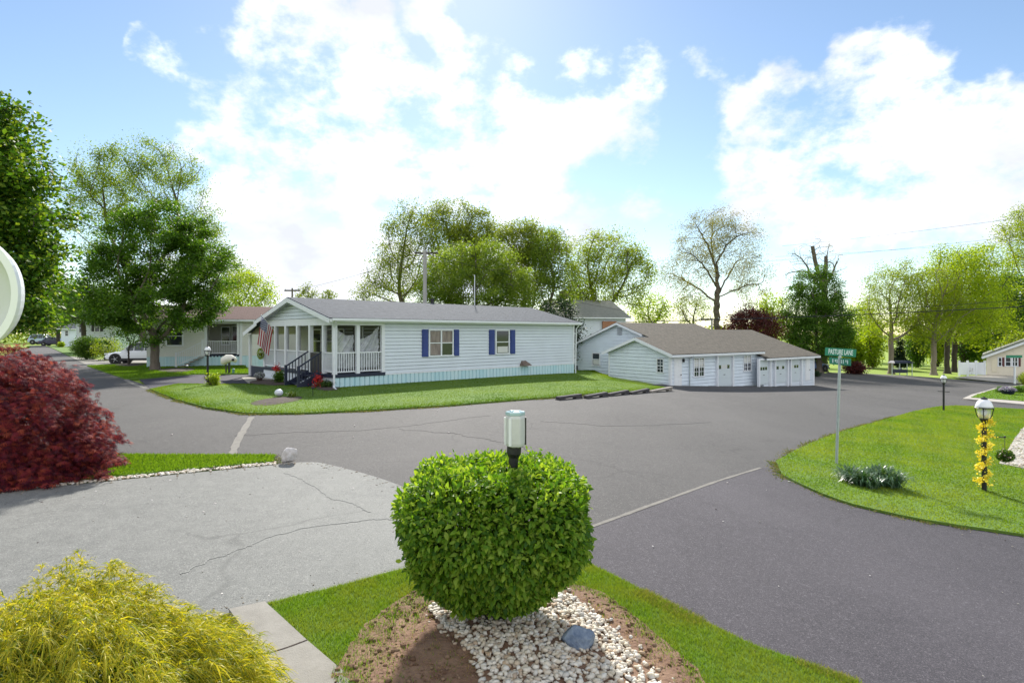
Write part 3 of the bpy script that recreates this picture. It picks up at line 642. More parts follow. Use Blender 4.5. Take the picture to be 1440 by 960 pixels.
def window(parent, p, u, s0, s1, z0, z1, cols=1, rows=2, fr=.06, grid=(1, 1), curtain=None, name='window', frame_m=None, pane_m=None):
    u = Vector((*u, 0)).normalized(); n = Vector((u.y, -u.x, 0)); p = Vector((*p, 0))
    def bx(mb, a0, a1, b0, b1, o0, o1):
        q = [p + u * a + n * o + Vector((0, 0, z)) for z in (b0, b1) for a, o in ((a0, o0), (a1, o0), (a1, o1), (a0, o1))]
        mb.add(q, [(0, 3, 2, 1), (4, 5, 6, 7), (0, 1, 5, 4), (1, 2, 6, 5), (2, 3, 7, 6), (3, 0, 4, 7)])
    f = MB()
    bx(f, s0 - fr, s1 + fr, z1, z1 + fr, 0, .06); bx(f, s0 - fr - .02, s1 + fr + .02, z0 - fr, z0, 0, .075)
    bx(f, s0 - fr, s0, z0, z1, 0, .06); bx(f, s1, s1 + fr, z0, z1, 0, .06)
    cw = (s1 - s0) / cols
    for i in range(1, cols): bx(f, s0 + i * cw - fr * .6, s0 + i * cw + fr * .6, z0, z1, .0, .055)
    for i in range(cols):
        for j in range(1, rows): bx(f, s0 + i * cw + fr * .6 * (i > 0), s0 + (i + 1) * cw - fr * .6 * (i < cols - 1), z0 + (z1 - z0) * j / rows - .022, z0 + (z1 - z0) * j / rows + .022, .0, .045)
        gw = cw / grid[0]; gh = (z1 - z0) / rows / grid[1]
        for k in range(1, grid[0]): bx(f, s0 + i * cw + k * gw - .012, s0 + i * cw + k * gw + .012, z0, z1, .0, .034)
        for k in range(1, grid[1] * rows):
            if k % grid[1]: bx(f, s0 + i * cw, s0 + (i + 1) * cw, z0 + k * gh - .012, z0 + k * gh + .012, .0, .032)
    fo = f.build(name, frame_m or M['trim'], parent)
    g = MB(); bx(g, s0, s1, z0, z1, .0, .026); g.build('pane', pane_m or M['glass'], fo)
    if curtain:
        c = MB()
        for (a, b, t0, t1, mm) in curtain: bx(c, s0 + (s1 - s0) * a, s0 + (s1 - s0) * b, z0 + (z1 - z0) * t0, z0 + (z1 - z0) * t1, .0265, .028)
        c.build('blind', curtain[0][4], fo)
    return fo
def wbox(parent, name, m, p, u, s0, s1, z0, z1, o0, o1, bevel=0, label=None):
    u = Vector((*u, 0)).normalized(); n = Vector((u.y, -u.x, 0)); p = Vector((*p, 0)); mb = MB()
    q = [p + u * a + n * o + Vector((0, 0, z)) for z in (z0, z1) for a, o in ((s0, o0), (s1, o0), (s1, o1), (s0, o1))]
    mb.add(q, [(0, 3, 2, 1), (4, 5, 6, 7), (0, 1, 5, 4), (1, 2, 6, 5), (2, 3, 7, 6), (3, 0, 4, 7)])
    return mb.build(name, m, parent, bevel=bevel, label=label)
class Frame:
    def __init__(s, K, u):
        s.K = Vector(K); s.u = Vector(u).normalized(); s.v = Vector((-s.u.y, s.u.x)); s.rz = math.atan2(s.u.y, s.u.x)
    def w(s, x, y): return s.K + s.u * x + s.v * y
    def tx(s, px, y=0.0):            # local x of the point of the line y = const seen at pixel column px
        k = (px - CX) / F; o = s.K + s.v * y; return (k * o.y - o.x) / (s.u.x - k * s.u.y)
    def ty(s, px, x=0.0):
        k = (px - CX) / F; o = s.K + s.u * x; return (k * o.y - o.x) / (s.v.x - k * s.v.y)
    def z(s, x, y, py): return CZ + (HY - py) / F * s.w(x, y).y
UX, UY = (1, 0), (0, -1)              # wall directions: front side runs +x (outside -y); gable end runs -y (outside -x)
def rail(parent, name, a, b, z0, z1, m, post_m=None, gap=.11, w=.03):
    """balustrade between two local points; z0/z1 pairs give the bottom and top rails"""
    a = Vector((*a, 0)); b = Vector((*b, 0)); mb = MB(); L = (b - a).length; k = max(2, int(L / gap))
    za0, za1 = z0 if isinstance(z0, tuple) else (z0, z0); zb0, zb1 = z1 if isinstance(z1, tuple) else (z1, z1)
    P = lambda t, lo: a.lerp(b, t) + Vector((0, 0, (za0 + (za1 - za0) * t) if lo else (zb0 + (zb1 - zb0) * t)))
    mb.bar(P(0, 0), P(1, 0), .07, .05); mb.bar(P(0, 1), P(1, 1), .05, .05)
    for i in range(1, k):
        t = i / k; mb.bar(P(t, 1), P(t, 0), w, w, (b - a))
    return mb.build(name, m, parent)
# ---------------------------------------------------------------- the blue-shuttered mobile home
fr = Frame((-7.66, 24.5), (.724, .69)); HL = 15.9; HW = 8.1
K0 = float(G(*fr.K)); z_e, z_s, z_d = 3.17, .60, .70
mh = empty('mobile_home', (*fr.K, K0), fr.rz, 'long white mobile home with navy shutters, grey roof and screened corner porch', 'house')
PX = fr.tx(541); PB = 2.5                                             # the porch takes x 0..PX across the whole gable end
mb = MB(); siding(mb, (PX, 0), (1, 0), z_s, z_e, lambda z: (0, HL - PX), .165, .02)
mb.poly((PX, 0, z_s), (PX, HW, z_s), (PX, HW, z_e), (PX, 0, z_e)).poly((HL, 0, z_s), (HL, 0, z_e), (HL, HW, z_e), (HL, HW, z_s)).poly((PX, HW, z_s), (HL, HW, z_s), (HL, HW, z_e), (PX, HW, z_e))
mb.poly((PX, 0, z_s), (HL, 0, z_s), (HL, HW, z_s), (PX, HW, z_s))
mb.build('wall', M['siding'], mh)
# skirting of vertical ribs
sk = MB(); n = int(HL / .24); rng = random.Random(2)
for i in range(n):
    a, b = HL * i / n, HL * (i + 1) / n; g0 = K0 - .35
    sk.poly((a, .03, g0), (a + .03, -.035, g0), (a + .03, -.035, z_s), (a, .03, z_s)); sk.poly((a + .03, -.035, g0), (b - .03, -.035, g0), (b - .03, -.035, z_s), (a + .03, -.035, z_s)); sk.poly((b - .03, -.035, g0), (b, .03, g0), (b, .03, z_s), (b - .03, -.035, z_s))
sk.poly((HL, -.01, K0 - .4), (HL, HW, K0 - .4), (HL, HW, z_s), (HL, -.01, z_s))
sk.build('skirting', M['skirt'], mh)
wbox(mh, 'skirting_cap', M['trim'], (0, 0), UX, 0, HL + .02, z_s - .03, z_s + .02, -.01, .045)
fs = MB(); siding(fs, (0, HW), UY, K0 - .3, z_d - .12, lambda z: (0, HW), .2, .012); fs.poly((0, HW, K0 - .3), (PX, HW, K0 - .3), (PX, HW, z_d), (0, HW, z_d)); fs.build('porch_skirting', M['siding'], mh)
# corner boards, header, gable
for x, y in ((HL - .06, -.03),): wbox(mh, 'corner_board', M['trim'], (0, 0), UX, HL - .1, HL + .02, z_s, z_e, 0, .04)
pitch = .98 / (HW / 2); zr = z_e + pitch * (HW / 2)
hd = MB(); hd.box(-.02, 0, z_e - .33, .10, HW, z_e - .02); hd.box(.1, -.02, z_e - .33, PX, .10, z_e - .02); hd.box(.1, HW - .1, z_e - .33, PX, HW, z_e - .02)
hd.build('porch_header', M['trim'], mh)
gb = MB(); siding(gb, (0, HW), UY, z_e - .02, zr - .05, lambda z: ((z - z_e + .02) / pitch, HW - (z - z_e + .02) / pitch), .165, .02); gb.build('gable', M['siding'], mh)
# roof
OH = .38; ez = z_e + .06 - pitch * .35
for k, nm in ((0, 'roof'), (1, 'roof')):
    y0 = -.35 if k == 0 else HW + .35
    roof_slab(nm, M['roof_grey'], mh, [(-OH, y0, ez), (HL + .3, y0, ez), (HL + .3, HW / 2, zr + .06), (-OH, HW / 2, zr + .06)], .05)
tr = MB()
tr.bar((-OH + .02, -.34, ez - .11), (HL + .3, -.34, ez - .11), .05, .13); tr.build('fascia', M['trim'], mh)
gt = MB(); gt.bar((-OH + .1, -.42, ez - .07), (HL + .28, -.42, ez - .07), .11, .10); gt.build('gutter', M['trim'], mh)
rk = MB()
for s in (-1, 1):
    ye = HW / 2 + s * (HW / 2 + .35)
    rk.bar((-OH - .012, ye, ez - .14), (-OH - .012, HW / 2, zr - .08), .03, .2)
rk.build('rake_board', M['trim'], mh)
sf = MB(); sf.box(-OH + .02, -.3, z_e - .022, 0, HW + .3, z_e - .012) if False else None
for s in (-1, 1):
    ye = HW / 2 + s * (HW / 2 + .3); sf.poly((-OH + .01, ye, ez - .09), (.02, ye, ez - .09), (.02, HW / 2, zr - .05), (-OH + .01, HW / 2, zr - .05))
sf.poly((0, -.33, ez - .13), (HL + .28, -.33, ez - .13), (HL + .28, 0, ez - .13), (0, 0, ez - .13)); sf.build('soffit', M['trim'], mh)
# downspout at the porch corner and far end
ds = MB(); ds.tube([(-.1, -.42, ez - .1), (-.06, -.2, ez - .3), (-.04, -.08, ez - .42), (-.04, -.08, K0 + .22), (-.12, -.22, K0 + .1), (-.35, -.9, K0 + .07)], .045, 6); ds.build('downspout', M['trim'], mh)
ds = MB(); ds.tube([(HL + .1, -.42, ez - .1), (HL + .1, -.12, ez - .4), (HL + .1, -.06, K0 - .1)], .04, 6); ds.build('downspout', M['trim'], mh)
# windows + shutters
def hz(px, py): return fr.z(fr.tx(px), 0, py)
w1a, w1b = fr.tx(604), fr.tx(635.5); zt, zb = hz(610, 464.8), hz(610, 499.5)
window(mh, (0, 0), UX, w1a, w1b, zb, zt, 2, 2, .07, curtain=[(.02, .46, .02, .47, M['curtain']), (.54, .98, .5, .98, M['curtain']), (.02, .46, .53, .98, M['curtain'])])
w2a, w2b = fr.tx(697.5), fr.tx(714.5)
window(mh, (0, 0), UX, w2a, w2b, zb, zt, 1, 2, .07, curtain=[(.1, .95, .03, .3, M['blind'])])
for a, b in ((593, 601.5), (637.8, 645), (687.3, 695), (717, 723.8)):
    s = MB(); x0, x1 = fr.tx(a), fr.tx(b)
    s.box(x0, -.05, zb - .06, x1, -.0, zt + .06)
    nn = 22
    for i in range(nn):
        z = zb - .02 + (zt - zb + .04) * i / nn; s.poly((x0 + .05, -.052, z + .055), (x1 - .05, -.052, z + .055), (x1 - .05, -.068, z), (x0 + .05, -.068, z))
    s.build('shutter', M['navy'], mh)
# dryer vent hood low on the wall
x = fr.tx(736); v = MB(); z0 = hz(736, 513.5)
v.add([(x - .32, -.02, z0), (x + .32, -.02, z0), (x + .36, -.36, z0), (x - .28, -.36, z0), (x - .18, -.02, z0 + .26), (x + .18, -.02, z0 + .26)], [(0, 3, 2, 1), (2, 3, 4, 5), (0, 4, 3), (1, 2, 5), (0, 1, 5, 4)])
v.build('vent_hood', mat('weathered brown hood', (.10, .07, .055), .7, c2=(.20, .15, .12), vs=8), mh)
# roof vent and mast
x = fr.tx(608, HW / 2 + .2); v = MB(); v.tube([(x, HW / 2 + .2, zr), (x, HW / 2 + .2, zr + .28)], .11, 10); v.tube([(x, HW / 2 + .2, zr + .28), (x, HW / 2 + .2, zr + .34)], .15, 10); v.build('roof_vent', M['black'], mh)
x = fr.tx(667.5, HW / 2 + .1); v = MB(); v.tube([(x, HW / 2 + .1, zr), (x, HW / 2 + .1, zr + 1.95)], .025, 6); v.build('mast', M['trim'], mh)
# porch: deck, posts, rails, back wall, ceiling
dk = MB(); dk.box(-.06, -.06, z_d - .14, PX, HW + .02, z_d); dk.build('porch_deck', M['navy_dark'], mh)
cl = MB(); cl.poly((.05, .05, z_e - .06), (PX, .05, z_e - .06), (PX, HW, z_e - .06), (.05, HW, z_e - .06)); cl.build('porch_ceiling', M['trim'], mh)
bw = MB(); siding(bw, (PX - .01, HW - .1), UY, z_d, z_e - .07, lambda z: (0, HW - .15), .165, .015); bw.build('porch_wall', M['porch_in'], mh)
for a, b in ((.4, 1.5), (1.9, 2.9), (3.1, 4.1)): window(mh, (PX - .01, HW - .1), UY, a, b, z_d + .75, z_d + 1.95, 1, 2, .08)
wbox(mh, 'door', M['door_dark'], (PX - .01, HW - .1), UY, 5.1, 6.0, z_d + .02, z_d + 2.05, 0, .05)
wbox(mh, 'door_frame', M['trim'], (PX - .01, HW - .1), UY, 6.0, 6.1, z_d + .02, z_d + 2.1, 0, .06)
ys = [fr.ty(p) for p in (473.5, 454.5, 435.5, 418, 401.5, 387, 373.5)]; ys[0] = .07; ys[-1] = HW - .08
for y in ys:
    p = MB(); p.box(-.03, y - .085, z_d, .14, y + .085, z_e - .33); p.build('porch_post', M['trim'], mh)
for xx in (fr.tx(503.5), PX - .08):
    p = MB(); p.box(xx - .085, -.03, z_d, xx + .085, .13, z_e - .33); p.build('porch_post', M['trim'], mh)
xs = [.06, fr.tx(503.5), PX - .08]
for i in range(6):
    if i == 1: continue
    rail(mh, 'porch_railing', (.05, ys[i] + .085), (.05, ys[i + 1] - .085), z_d + .1, z_d + .93, M['trim'])
for i in range(2): rail(mh, 'porch_railing', (xs[i] + .085, .05), (xs[i + 1] - .085, .05), z_d + .1, z_d + .93, M['trim'])
screen = mat('insect screen', (.06, .06, .06), .8, alpha=.45)
for i in range(6):
    if i == 1: continue
    sc = MB(); sc.poly((.07, ys[i] + .085, z_d + .95), (.07, ys[i + 1] - .085, z_d + .95), (.07, ys[i + 1] - .085, z_e - .34), (.07, ys[i] + .085, z_e - .34)); sc.build('screen', screen, mh)
wbox(mh, 'screen_door', M['door_dark'], (.02, ys[2] - .09), UY, .02, ys[2] - ys[1] - .2, z_d + .02, z_d + .9, 0, .04)
# navy steps
st = MB(); ya, yb = ys[1] + .02, ys[2] - .02; ns = 4
for i in range(ns):
    zz = z_d - (i + 1) * (z_d - K0) / (ns + .0); x1 = -.06 - i * .28
    if i < ns - 1: st.box(x1 - .3, ya, zz, x1, yb, zz + .045)
st.build('porch_step', M['navy_dark'], mh)
for y in (ya, yb):
    s2 = MB(); s2.bar((-.06, y, z_d - .1), (-1.05, y, K0 + .05), .05, .24); s2.build('stringer', M['navy_dark'], mh)
    rail(mh, 'step_railing', (-.08, y), (-1.1, y), (z_d + .06, K0 + .2), (z_d + .95, K0 + .95), M['navy_dark'], gap=.13)
    s3 = MB(); s3.box(-1.16, y - .05, K0 - .05, -1.06, y + .05, K0 + 1.0); s3.build('newel_post', M['navy_dark'], mh)
# lean-to carport on the far side
cy0, cy1 = HW + .3, HW + 2.0; cz1 = z_e - .12; cz0 = cz1 - .52
roof_slab('carport_roof', M['roof_grey'], mh, [(-OH, cy1, cz0), (HL - 4, cy1, cz0), (HL - 4, cy0 - .3, cz1 + .06), (-OH, cy0 - .3, cz1 + .06)], .05)
c = MB(); c.bar((-OH - .01, cy1, cz0 - .12), (-OH - .01, cy0 - .3, cz1 - .06), .03, .2); c.build('rake_board', M['trim'], mh)
c = MB(); c.poly((0, cy1, cz0 - .1), (0, cy0 - .2, cz0 - .1), (0, cy0 - .2, cz1 - .06)); c.poly((0, cy1, cz0 - .1), (HL - 4, cy1, cz0 - .1), (HL - 4, cy0, cz1 - .1), (0, cy0, cz1 - .1)); c.build('carport_soffit', M['soffit'], mh)
c = MB(); c.box(-.1, cy1 - .16, K0 - .2, .04, cy1 - .02, cz0 - .1); c.build('carport_post', M['trim'], mh)
c = MB(); c.box(-.02, HW + .02, K0 - .2, .03, cy1 - .18, K0 + .62); c.build('carport_panel', M['navy_dark'], mh)
c = MB(); siding(c, (2.6, cy1), UY, K0, cz1, lambda z: (0, cy1 - HW), .165, .015); c.build('carport_wall', M['siding_cream'], mh)
# wrinkled clear plastic sheeting hung inside the porch side
def plastic(x0, x1, seed, top0, top1):
    nx_, nz_ = 60, 26; V = []; rng = random.Random(seed)
    ph = [rng.uniform(0, 6) for _ in range(5)]
    for j in range(nz_ + 1):
        for i in range(nx_ + 1):
            a = i / nx_; b = j / nz_; zt_ = top0 + (top1 - top0) * a - .16 * math.sin(math.pi * a); zb_ = z_d + .25
            xx = x0 + (x1 - x0) * a; fan = (a * 1.0 + b * .9) * 16
            yy = .22 + .05 * math.sin(fan + ph[0]) + .03 * math.sin(fan * 2.3 + ph[1] + b * 4) + .02 * math.sin(b * 14 + a * 9 + ph[2])
            V.append((xx, yy, zb_ + (zt_ - zb_) * (1 - b)))
    idx = [[j * (nx_ + 1) + i for i in range(nx_ + 1)] for j in range(nz_ + 1)]
    return V, [(idx[j][i], idx[j][i + 1], idx[j + 1][i + 1], idx[j + 1][i]) for j in range(nz_) for i in range(nx_)]
M['plastic'] = mat('cloudy plastic sheeting', (.62, .66, .70), .22, var=.25, vs=6, alpha=.55, spec=.8)
for k, (a, b, t0, t1) in enumerate(((xs[0] + .12, xs[1] - .1, z_e - .42, z_e - .75), (xs[1] + .1, PX - .2, z_e - .95, z_e - .36))):
    p = MB(); p.add(*plastic(a, b, k, t0, t1)); w0 = fr.w(a, .2)
    q = MB(); q.v = [tuple([*(fr.w(x, y)), z]) for x, y, z in p.v]; q.f = p.f
    o = q.build('plastic_sheet', M['plastic'], None, (*fr.w(a, .2), z_d + .25), smooth=True)
    tag(o, ['crumpled clear plastic sheet in the porch bay next to the corner post', 'clear plastic sheet draped diagonally in the porch bay beside the siding'][k], 'sheet', 'plastic sheets in the porch')
# ---------------------------------------------------------------- the second home, brown roof, behind on the left
f2 = Frame((wx(288, 40), 40), (.93, .37)); g2 = float(G(*f2.K)); e2 = CZ + 19 / F * 40
h2 = empty('mobile_home', (*f2.K, g2), f2.rz, 'pale cream home with reddish brown roof and white porch stairs behind the left tree', 'house')
L2, W2 = 9.5, 7.0; a2, b2 = 0.0, f2.tx(338); d2 = CZ - 30 / F * 41
mb = MB(); siding(mb, (b2, 0), UX, d2 - .1, e2, lambda z: (0, L2 - b2), .165, .018); siding(mb, (-3.5, 0), UX, d2 - .1, e2, lambda z: (0, 3.5), .165, .018); pass
mb.poly((-3.5, 0, g2), (-3.5, W2, g2), (-3.5, W2, e2), (-3.5, 0, e2)); mb.poly((b2, 0, g2), (b2, 2.4, g2), (b2, 2.4, e2), (b2, 0, e2)); mb.poly((0, 0, g2), (0, 2.4, g2), (0, 2.4, e2), (0, 0, e2)); mb.build('wall', M['siding_cream'], h2)
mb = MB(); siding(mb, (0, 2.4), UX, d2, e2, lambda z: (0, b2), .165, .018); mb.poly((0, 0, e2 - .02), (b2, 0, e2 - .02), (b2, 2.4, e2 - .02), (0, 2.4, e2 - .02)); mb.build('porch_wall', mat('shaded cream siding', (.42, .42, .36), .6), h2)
sk = MB()
for i in range(60):
    a = -3.5 + (L2 + 3.5) * i / 60; b = a + (L2 + 3.5) / 60; sk.poly((a, -.01, g2 - .3), (a + .05, -.03, g2 - .3), (a + .05, -.03, d2 - .1), (a, -.01, d2 - .1)); sk.poly((a + .05, -.03, g2 - .3), (b, -.01, g2 - .3), (b, -.01, d2 - .1), (a + .05, -.03, d2 - .1))
sk.build('skirting', M['skirt'], h2)
roof_slab('roof', M['roof_brown'], h2, [(-3.8, -.4, e2 + .02), (L2, -.4, e2 + .02), (L2, W2 / 2, e2 + 1.1), (-3.8, W2 / 2, e2 + 1.1)])
roof_slab('roof', M['roof_brown'], h2, [(-3.8, W2 + .4, e2 + .02), (L2, W2 + .4, e2 + .02), (L2, W2 / 2, e2 + 1.1), (-3.8, W2 / 2, e2 + 1.1)])
wbox(h2, 'fascia', M['trim'], (0, -.4), UX, -3.8, L2, e2 - .14, e2 - .0, 0, .05)
wbox(h2, 'corner_board', M['trim'], (0, 0), UX, b2 - .05, b2 + .12, g2, e2 - .02, 0, .05)
wbox(h2, 'porch_deck', M['navy_dark'], (0, 0), UX, 0, b2 - .06, d2 - .16, d2, -2.4, .02)
wbox(h2, 'porch_header', M['trim'], (0, 0), UX, 0, b2 - .06, e2 - .3, e2 - .03, -.1, .02)
for xx in (.06, b2 - .15): wbox(h2, 'porch_post', M['trim'], (0, 0), UX, xx - .08, xx + .08, d2, e2 - .3, -.14, .02)
rail(h2, 'porch_railing', (.14, .06), (b2 - .24, .06), d2 + .1, d2 + .95, M['trim'])
window(h2, (0, 2.4), UX, b2 * .38, b2 * .60, d2 + .7, d2 + 1.95, 1, 2, .07)
wbox(h2, 'door', M['glass'], (0, 2.4), UX, b2 * .70, b2 * .92, d2 + .85, d2 + 2.0, 0, .05)
wbox(h2, 'door_frame', M['trim'], (0, 2.4), UX, b2 * .66, b2 * .96, d2, d2 + 2.1, 0, .04)
window(h2, (0, 0), UX, -2.3, -1.4, d2 + .7, d2 + 1.95, 1, 2, .08); 
for yy in (.05, -1.05):
    rail(h2, 'stair_railing', (.0, yy), (-1.55, yy), (d2 + .12, g2 + .2), (d2 + .95, g2 + .98), M['trim'])
    for xx, zz in ((-.02, d2), (-1.6, g2)):
        q = MB(); q.box(xx - .06, yy - .06, zz, xx + .06, yy + .06, zz + 1.08); q.build('newel_post', M['trim'], h2)
s = MB()
for i in range(5):
    zz = d2 - (i + 1) * (d2 - g2) / 6; s.box(-.05 - .27 * (i + 1), -1.05, zz - .04, -.05 - .27 * i, .05, zz)
s.build('stair', mat('stair boards', (.30, .24, .19), .8, var=.2), h2)
# ---------------------------------------------------------------- garages
gf = Frame((9.17, 32.9), (.80, .60)); gg = float(G(*gf.K)); ge = 1.33; gp_ = math.tan(R(19.3))
g1 = empty('garage', (*gf.K, gg), gf.rz, 'long pale blue sided garage with two front gables and tan shingle roof', 'garage')
GA, GS, GW, GL = 1.37, 4.86, 10.4, 9.45
b0 = gg - .35
fz = lambda y: ge + gp_ * y
mb = MB()
siding(mb, (0, GS), UY, gg - .12, fz(GS / 2) - .03, lambda z: (max(0, (z - ge) / gp_), GS - max(0, (z - ge) / gp_)), .21, .02)
siding(mb, (0, 0), UX, gg - .88, ge, lambda z: (0, GL), .21, .02)
siding(mb, (GA, GW), UY, gg + .0, fz(GW / 2) - .03, lambda z: (max(0, (z - ge) / gp_), GW - max(0, (z - ge) / gp_)), .21, .02)
mb.poly((0, GS, gg), (GA, GS, gg), (GA, GS, ge), (0, GS, ge)); mb.poly((GA, GW, gg), (GL, GW, gg), (GL, GW, ge), (GA, GW, ge))
mb.poly((GL, 0, gg - .3), (GL, GW, gg - .3), (GL, GW, ge), (GL, GW / 2, fz(GW / 2)), (GL, 0, ge))
mb.build('wall', M['siding_blue'], g1)
fd = MB(); fd.box(-.03, -.02, gg - .6, GA, GS + .02, gg - .11); fd.box(GA, GS, gg - .6, GA + .5, GW, gg + .01); fd.build('foundation', M['concrete'], g1)
o = .32
er = ge + .05 - gp_ * o
roof_slab('roof', M['roof_tan'], g1, [(-.3, -o, er), (GA - .3, -o, er), (GA - .3, GS / 2, fz(GS / 2) + .05), (-.3, GS / 2, fz(GS / 2) + .05)])
roof_slab('roof', M['roof_tan'], g1, [(-.3, GS + o, er), (GA, GS + o, er), (GA, GS / 2, fz(GS / 2) + .05), (-.3, GS / 2, fz(GS / 2) + .05)])
roof_slab('roof', M['roof_tan'], g1, [(GA - .3, -o, er), (GL + .2, -o, er), (GL + .2, GW / 2, fz(GW / 2) + .05), (GA - .3, GW / 2, fz(GW / 2) + .05)])
roof_slab('roof', M['roof_tan'], g1, [(GA - .3, GW + o, er), (GL + .2, GW + o, er), (GL + .2, GW / 2, fz(GW / 2) + .05), (GA - .3, GW / 2, fz(GW / 2) + .05)])
rk = MB()
for (xx, w_) in ((-.31, GS), (GA - .31, GW)):
    for s in (-1, 1):
        if xx > 0 and s < 0:
            rk.bar((xx, GS * .62, fz(GS * .62) - .05), (xx, w_ / 2, fz(w_ / 2) - .05), .03, .13); continue
        ye = w_ / 2 + s * (w_ / 2 + o); rk.bar((xx, ye, er - .1), (xx, w_ / 2, fz(w_ / 2) - .05), .03, .17 if xx < 0 else .13)
rk.build('rake_board', M['trim'], g1)
sf = MB(); sf.poly((-.29, -o, er - .06), (GL, -o, er - .06), (GL, .0, er - .06), (-.29, 0, er - .06)); sf.poly((-.29, GS, er - .06), (GA, GS, er - .06), (GA, GS + o, er - .06), (-.29, GS + o, er - .06)); sf.build('soffit', M['trim'], g1)
wbox(g1, 'fascia', M['trim'], (0, -o), UX, -.3, GL + .2, er - .17, er - .04, -.02, .02)
wbox(g1, 'corner_board', M['trim'], (0, 0), UX, -.02, .13, gg - .25, ge - .06, 0, .035)
wbox(g1, 'corner_board', M['trim'], (0, GS), UY, .0, .12, gg - .12, ge - .08, 0, .035)
wbox(g1, 'corner_board', M['trim'], (0, GS), UY, GS - .12, GS, gg - .12, ge - .08, 0, .035)
gz = lambda px, py: gf.z(gf.tx(px), 0, py)
def gx_(px): return gf.tx(px)
def entry(parent, f, a, b, zt, zb, y=0):
    x0, x1 = f.tx(a, y), f.tx(b, y); wbox(parent, 'door_frame', M['trim'], (0, y), UX, x0 - .07, x1 + .07, zb, zt + .08, .0, .028)
    d = MB(); d.box(x0, y - .045, zb, x1, y - .029, zt); w_ = x1 - x0; h_ = zt - zb
    for i in range(2):
        for j, (p, q) in enumerate(((.08, .34), (.40, .66), (.72, .93))):
            d.box(x0 + w_ * (.12 + .42 * i), y - .055, zb + h_ * p, x0 + w_ * (.46 + .42 * i), y - .045, zb + h_ * q)
    do = d.build('door', M['door'], parent); k = MB(); k.ball((x1 - .1, y - .09, zb + .95 * h_ / 2), .035, 8, 6); k.build('handle', M['black'], do); return do
entry(g1, gf, 948, 957.5, gz(950, 503.5), gz(950, 548.5))
ds = MB(); x = gf.tx(968.5); ds.tube([(x, -o - .02, er - .12), (x, -.08, er - .3), (x, -.07, gg - .2)], .035, 6); ds.build('downspout', M['grey_metal'], g1)
lt = MB(); x = gf.tx(960); lt.box(x - .05, -.12, ge - .55, x + .05, -.02, ge - .35); lt.build('wall_lamp', M['black'], g1)
for a, b, t, bt in ((975.5, 989, 504, 528.5), (1045.5, 1055, 500.5, 520.5)):
    x0, x1 = gf.tx(a), gf.tx(b); window(g1, (0, 0), UX, x0, x1, gz((a + b) / 2, bt), gz((a + b) / 2, t), 2, 2, .06, (2, 2), curtain=[(.02, .47, .55, .95, M['blind']), (.53, .98, .55, .95, M['blind'])])
def garage_door(parent, f, a, b, t, bt, y, npane, lit):
    x0, x1 = f.tx(a, y), f.tx(b, y); m_ = (a + b) / 2; zt, zb = f.z(f.tx(m_, y), y, t), f.z(f.tx(m_, y), y, bt)
    fm = MB(); fm.box(x0 - .12, y - .16, zb - .3, x0, y, zt + .1); fm.box(x1, y - .16, zb - .3, x1 + .12, y, zt + .1); fm.box(x0, y - .16, zt, x1, y, zt + .1); fm.build('door_frame', M['trim'], parent)
    d = MB(); h_ = (zt - zb) / 4
    for j in range(4): d.box(x0, y - .032, zb + j * h_ + .008, x1, y - .021, zb + (j + 1) * h_ - .008)
    d.box(x0, y - .0212, zb - .05, x1, y - .015, zt)
    do = d.build('garage_door', M['garage_door'], parent)
    pw = (x1 - x0) / (npane + 1.2)
    for i in range(npane):
        xx = x0 + pw * (.6 + i) + pw * .06; bx_ = (xx, y - .036, zb + h_ * 2.3, xx + pw * .82, y - .034, zb + h_ * 2.82)
        g = MB(); g.box(*bx_); g.build('pane', M['blind'] if i in lit else M['glass'], do)
    k = MB(); k.box((x0 + x1) / 2 - .08, y - .06, zb + h_ * 1.45, (x0 + x1) / 2 + .08, y - .033, zb + h_ * 1.52); k.build('handle', M['black'], do)
garage_door(g1, gf, 1007.5, 1028, 501, 541.5, 0, 4, (1, 2))
# window, vent, meter on the gables
y0, y1 = gf.ty(925, 0), gf.ty(933, 0); window(g1, (0, GS), UY, GS - y0, GS - y1, gf.z(0, (y0 + y1) / 2, 523), gf.z(0, (y0 + y1) / 2, 505), 1, 2, .05, (2, 2))
y0, y1 = gf.ty(834, GA), gf.ty(843.5, GA); window(g1, (GA, GW), UY, GW - y0, GW - y1, gf.z(GA, (y0 + y1) / 2, 513), gf.z(GA, (y0 + y1) / 2, 497), 1, 2, .07, curtain=[(.05, .95, .05, .45, M['blind'])])
y0, y1 = gf.ty(868.5, GA), gf.ty(875, GA); zz0, zz1 = gf.z(GA, y0, 471), gf.z(GA, y0, 460.5); v = MB()
for i in range(8): v.poly((GA - .03, y0, zz0 + (zz1 - zz0) * (i + 1) / 8), (GA - .03, y1, zz0 + (zz1 - zz0) * (i + 1) / 8), (GA - .07, y1, zz0 + (zz1 - zz0) * (i + .1) / 8), (GA - .07, y0, zz0 + (zz1 - zz0) * (i + .1) / 8))
v.build('gable_vent', mat('grey louvre', (.42, .46, .50), .6), g1)
yy = gf.ty(811, GA); v = MB(); z_ = gf.z(GA, yy, 517); v.box(GA - .05, yy - .14, z_ - .16, GA - .02, yy + .14, z_ + .16); v.build('vent', M['navy_dark'], g1)
yy = gf.ty(851.5, .6); z_ = gf.z(.6, yy, 502.5); v = MB(); v.box(GA - .2, GS + .28, z_ - .35, GA - .02, GS + .5, z_ + .1); v.tube([(GA - .12, GS + .39, z_ - .35), (GA - .12, GS + .39, gg)], .03, 6); v.tube([(GA - .12, GS + .39, z_), (GA - .3, GS + .39, z_)], .11, 12); v.build('electric_meter', M['grey_metal'], g1)
